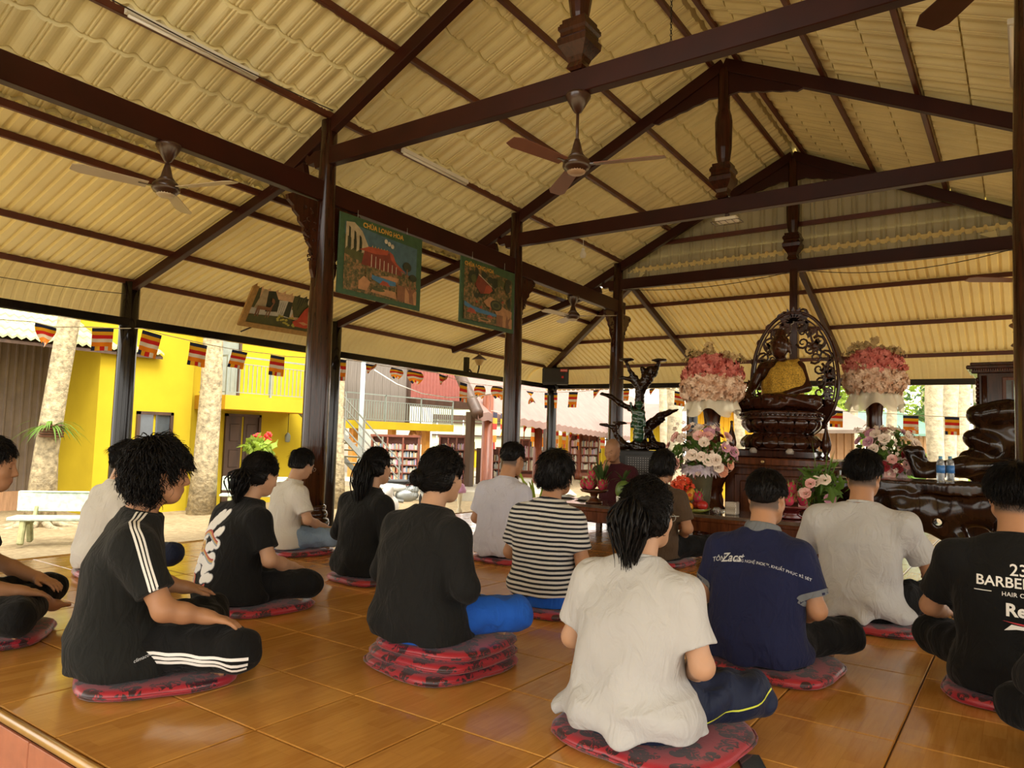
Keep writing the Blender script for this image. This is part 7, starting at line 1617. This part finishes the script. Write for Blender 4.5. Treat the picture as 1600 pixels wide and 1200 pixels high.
ribbon(I['trousers'],[Vector((.19*s,-.10*s,.03*s)),Vector((.27*s,.08*s,.045*s)),Vector((.37*s,.22*s,.10*s)),Vector((.40*s,.32*s,.15*s))],.006,YP,'yellow_piping')
I=sit('navy',1187,1062,-3,.985,'person in navy polo shirt with grey collar and white slogan across the back','red cushion under the person in the navy polo shirt',NAVY,BLKP,SK1,hs(n=1300,length=.03,lift=.006,thick=.012),arms=('lap','lap'),nod=.22,voxel=.007,wide=1.15,deep=1.15,flare=1.05,neckc=GREYC,cs=.56,cshift=(.05,.06),turn=-.06)
s=I['s']
T=lambda x,y:Vector((x,-.5,.468*s+y-.55*x*x*1.5-.012*x))
def back_text(txt,size,x,y,mat,name,bold=0,sp=1.0,shear=0,T=T,I_=None,out=.0022):
    me=text_mesh(txt,size,0,shear,bold,sp); me.transform(Matrix.Translation((x,y,0))); return decal(me,(I_ or I)['shirt'],T,mat,name,(0,1,0),out)
back_text('TÔN',.030,-.155,.004,PRG,'slogan_lettering'); back_text('Zacs',.052,-.088,.006,PRG,'slogan_lettering',.0008,shear=.15); back_text('+',.034,-.035,.012,PRG,'slogan_lettering'); back_text('CÔNG NGHỆ INOK™, KHUẤT PHỤC RỈ SÉT',.0165,.088,-.006,PRG,'slogan_lettering')
# grey rib cuffs and a folded collar
def cuff(I,i,mat,f=.70,w=.028):
    S,Eb,s=Vector(I['S'][i]),Vector(I['Eb'][i]),I['s']; c=S.lerp(Eb,f); d=(Eb-S).normalized(); x=d.orthogonal().normalized(); y=d.cross(x); P=[c+(x*math.cos(2*PI*k/24)+y*math.sin(2*PI*k/24))*.075*s for k in range(25)]; ribbon(I['shirt'],P,w*s,mat,'sleeve_cuff',.0035,48)
cuff(I,0,GREYC); cuff(I,1,GREYC)
b=MB(); H0=Vector((0,(.010+.03)*s,.586*s)); b.grid(lambda u,v:(H0.x+(.070+.024*v)*s*math.sin(2*PI*u),H0.y+(.068+.022*v)*s*math.cos(2*PI*u)-.004,H0.z+(.032-.050*v)*s-.022*s*math.cos(2*PI*u)+.02*s*math.sin(PI*v)),40,5); b.build('folded_collar',GREYC,I['E'])
I=sit('whiteR',1345,985,-3,1.10,'person in plain white T-shirt and black trousers with short faded black hair, facing the altar','red cushion under the person in white T-shirt before the root table',WHT,BLKP,SK1,hs(n=1200,length=.05,lift=.008,thick=.015),arms=('knee','knee'),nod=.10,wr=1.9,voxel=.0075,wide=1.12,deep=1.10,shoulder=1.16,cs=.66,cshift=(.05,.06),flare=1.08,knee=(.34,.30))
c=seat(1440,985,.02); cushion((c.x+.02,c.y,.001),.3,.26,.06,'small folded red cushion at the right of the white T-shirt',77)
I=sit('barber',1592,1118,0,1.06,'person in black T-shirt with white barber shop lettering at the right picture edge','red cushion under the person with white lettering on a black T-shirt',BLK,BLKP,SK1,hs(n=1400,length=.07,lift=.012,thick=.017,fade=True),arms=('knee','knee'),nod=.12,voxel=.0075,wide=1.12,deep=1.12,shoulder=1.10,cs=.54)
s=I['s']; T2=lambda x,y:Vector((x+.005,-.5,.42*s+y))
for txt,size,x,y,bd_,mat in (('23',.062,.006,.062,.0006,PRW),('BARBER SHOP',.054,.03,.014,.0008,PRW),('HAIR CORNER',.022,.025,-.028,.0003,PRW),('Reebok',.066,.062,-.088,.0022,PRW)):
    back_text(txt,size,x,y,mat,'back_lettering',bd_,1.08 if size<.03 else 1.0,T=T2,I_=I)
def poly_decal(pts,mat,name): 
    me=bpy.data.meshes.new('print'); me.from_pydata([(x,y,0) for x,y in pts],[],[tuple(range(len(pts)))]); decal(me,I['shirt'],T2,mat,name,(0,1,0),.0024)
poly_decal([(-.145,-.0215),(-.085,-.0215),(-.085,-.0245),(-.145,-.0245)],PRW,'lettering_rule'); poly_decal([(.125,-.0215),(.175,-.0215),(.175,-.0245),(.125,-.0245)],PRW,'lettering_rule')
poly_decal([(-.045,-.165),(-.02,-.140),(.03,-.145),(.10,-.165),(.03,-.157),(-.005,-.157)],PRW,'vector_emblem'); poly_decal([(-.052,-.128),(.02,-.142),(.10,-.150),(.03,-.135)],pm('red_print_ink',(.45,.02,.03),.6),'vector_emblem')
I=sit('corner',1800,1290,6,.95,'person all in black at the lower right picture corner, mostly cut off','red cushion under the person at the lower right picture corner',BLK,BLKP,SK1,hs(n=500),arms=('mid','mid'),sleeve='long',voxel=.011,wide=1.15,cs=.5)
I=sit('stripe',852,965,-4,1.03,'person in navy and white striped T-shirt and bright blue shorts','red cushion under the person in the striped T-shirt',STRP,BLUE_,SK1,hs(n=1000,length=.055,lift=.013,thick=.022,fade=False,nape=-.07),arms=('lap','lap'),nod=.08,voxel=.0078,wide=1.08,deep=1.05,cs=.56,shirt_hem=.06)
I=sit('lavender',785,882,-4,1.08,'person in lavender white T-shirt with short hair and glasses in front of the second column','red cushion under the person in the lavender white T-shirt',LAV,BLKP,SK1,hs(n=700,length=.03,lift=.006,thick=.011),arms=('lap','lap'),nod=.30,voxel=.009,wide=1.05,deep=1.08,glasses=DARK,slouch=.06)
I=sit('ponytail',568,915,-3,1.0,'person in black long-sleeved top with a very long black ponytail','flat red cushion under the person with the very long ponytail',BLK,BLKP,SK2,dict(style='pony',n=1000,length=.09,thick=.013,tail=.42,gather=(0,-.112,.035),nape=-.07,fringe=.012,tie=pm('pearl_tie',(.5,.45,.42),.3)),arms=('lap','lap'),sleeve='long',nod=.10,voxel=.009,wide=1.0,cs=.52,deep=1.02,flare=1.12)
I=sit('brown',1028,886,-3,1.04,'person in brown short-sleeved shirt kneeling before the low table, thick black hair','red cushion under the person in the brown shirt',BROWN,BLKP,SK1,hs(n=700,length=.06,lift=.010,thick=.018,fade=False,nape=-.07),arms=('lap','lap'),nod=.12,voxel=.009,wide=.96)
I=sit('glasses',445,870,-10,.95,'person in cream white T-shirt and light jeans, glasses, beside the nearest column','red cushion under the person in light blue jeans',CRM,JEAN,SK2,dict(style='bun',n=900,length=.08,thick=.013,gather=(0,-.105,.055),nape=-.06,fringe=.014,bun=.03),arms=('mid','mid'),nod=.42,voxel=.009,glasses=True,lean=.06,cs=.52,cshift=(.03,.12))
I=sit('whitebun',168,905,-8,1.0,'person in loose white long-sleeved top with a small high bun behind the curly-haired person','red cushion under the person in the loose white top',CRM,NAVP,SK2,dict(style='bun',n=700,length=.08,thick=.013,gather=(0,-.11,.05),nape=-.06,fringe=.014,bun=.026),arms=('lap','lap'),sleeve='long',nod=.2,voxel=.0095,wide=1.2,deep=1.2,shoulder=1.05)
I=sit('edgeman',-72,1012,-34,1.04,'person in black T-shirt with short black hair at the left picture edge, seen in profile','flat red cushion under the person at the left picture edge',BLK,BLKP,SK1,hs(n=1000,length=.05,lift=.010,thick=.013),arms=('mid','mid'),nod=.10,voxel=.0075,wide=1.05,cs=.56,cshift=(.03,.12))
# monk beyond the low table, facing the others
p=at(960,760,8.7); mk=person('monk with shaved head in a maroon robe, eyes lowered, hand raised to the chin',(p.x,p.y,.14),math.radians(192),1.06,MAROON,MAROON,SK1,None,arms=('lap','chin'),nod=.36,voxel=.0065,sleeve='short',wide=1.0,neckc=False,turn=-.22,seed=44,feet=True,knee=(.35,.17))
e_=empty('low_stool',(p.x,p.y,0),.0,'low dark wooden seat under the monk','stool'); b=MB(); b.box((0,.05*-1,.12),(.8,.8,.035),None,.01); b.build('seat',ROSEW,e_); b=MB(); [b.box((sx*.36,sy*.36-.05,.05),(.06,.06,.105)) for sx in(-1,1) for sy in(-1,1)]; b.build('leg_frame',ROSEW,e_)
# phone on the floor
c=onz(1176,1200,0); ph=empty('smartphone',(c.x,c.y,.001),.5,'black smartphone lying on the floor at the bottom edge','phone'); b=MB(); b.box((0,0,.005),(.08,.165,.009),None,.003); b.build('phone_body',DARK,ph); b=MB(); b.box((0,0,.0098),(.072,.155,.0006)); b.build('glass_front',GLASSD,ph)
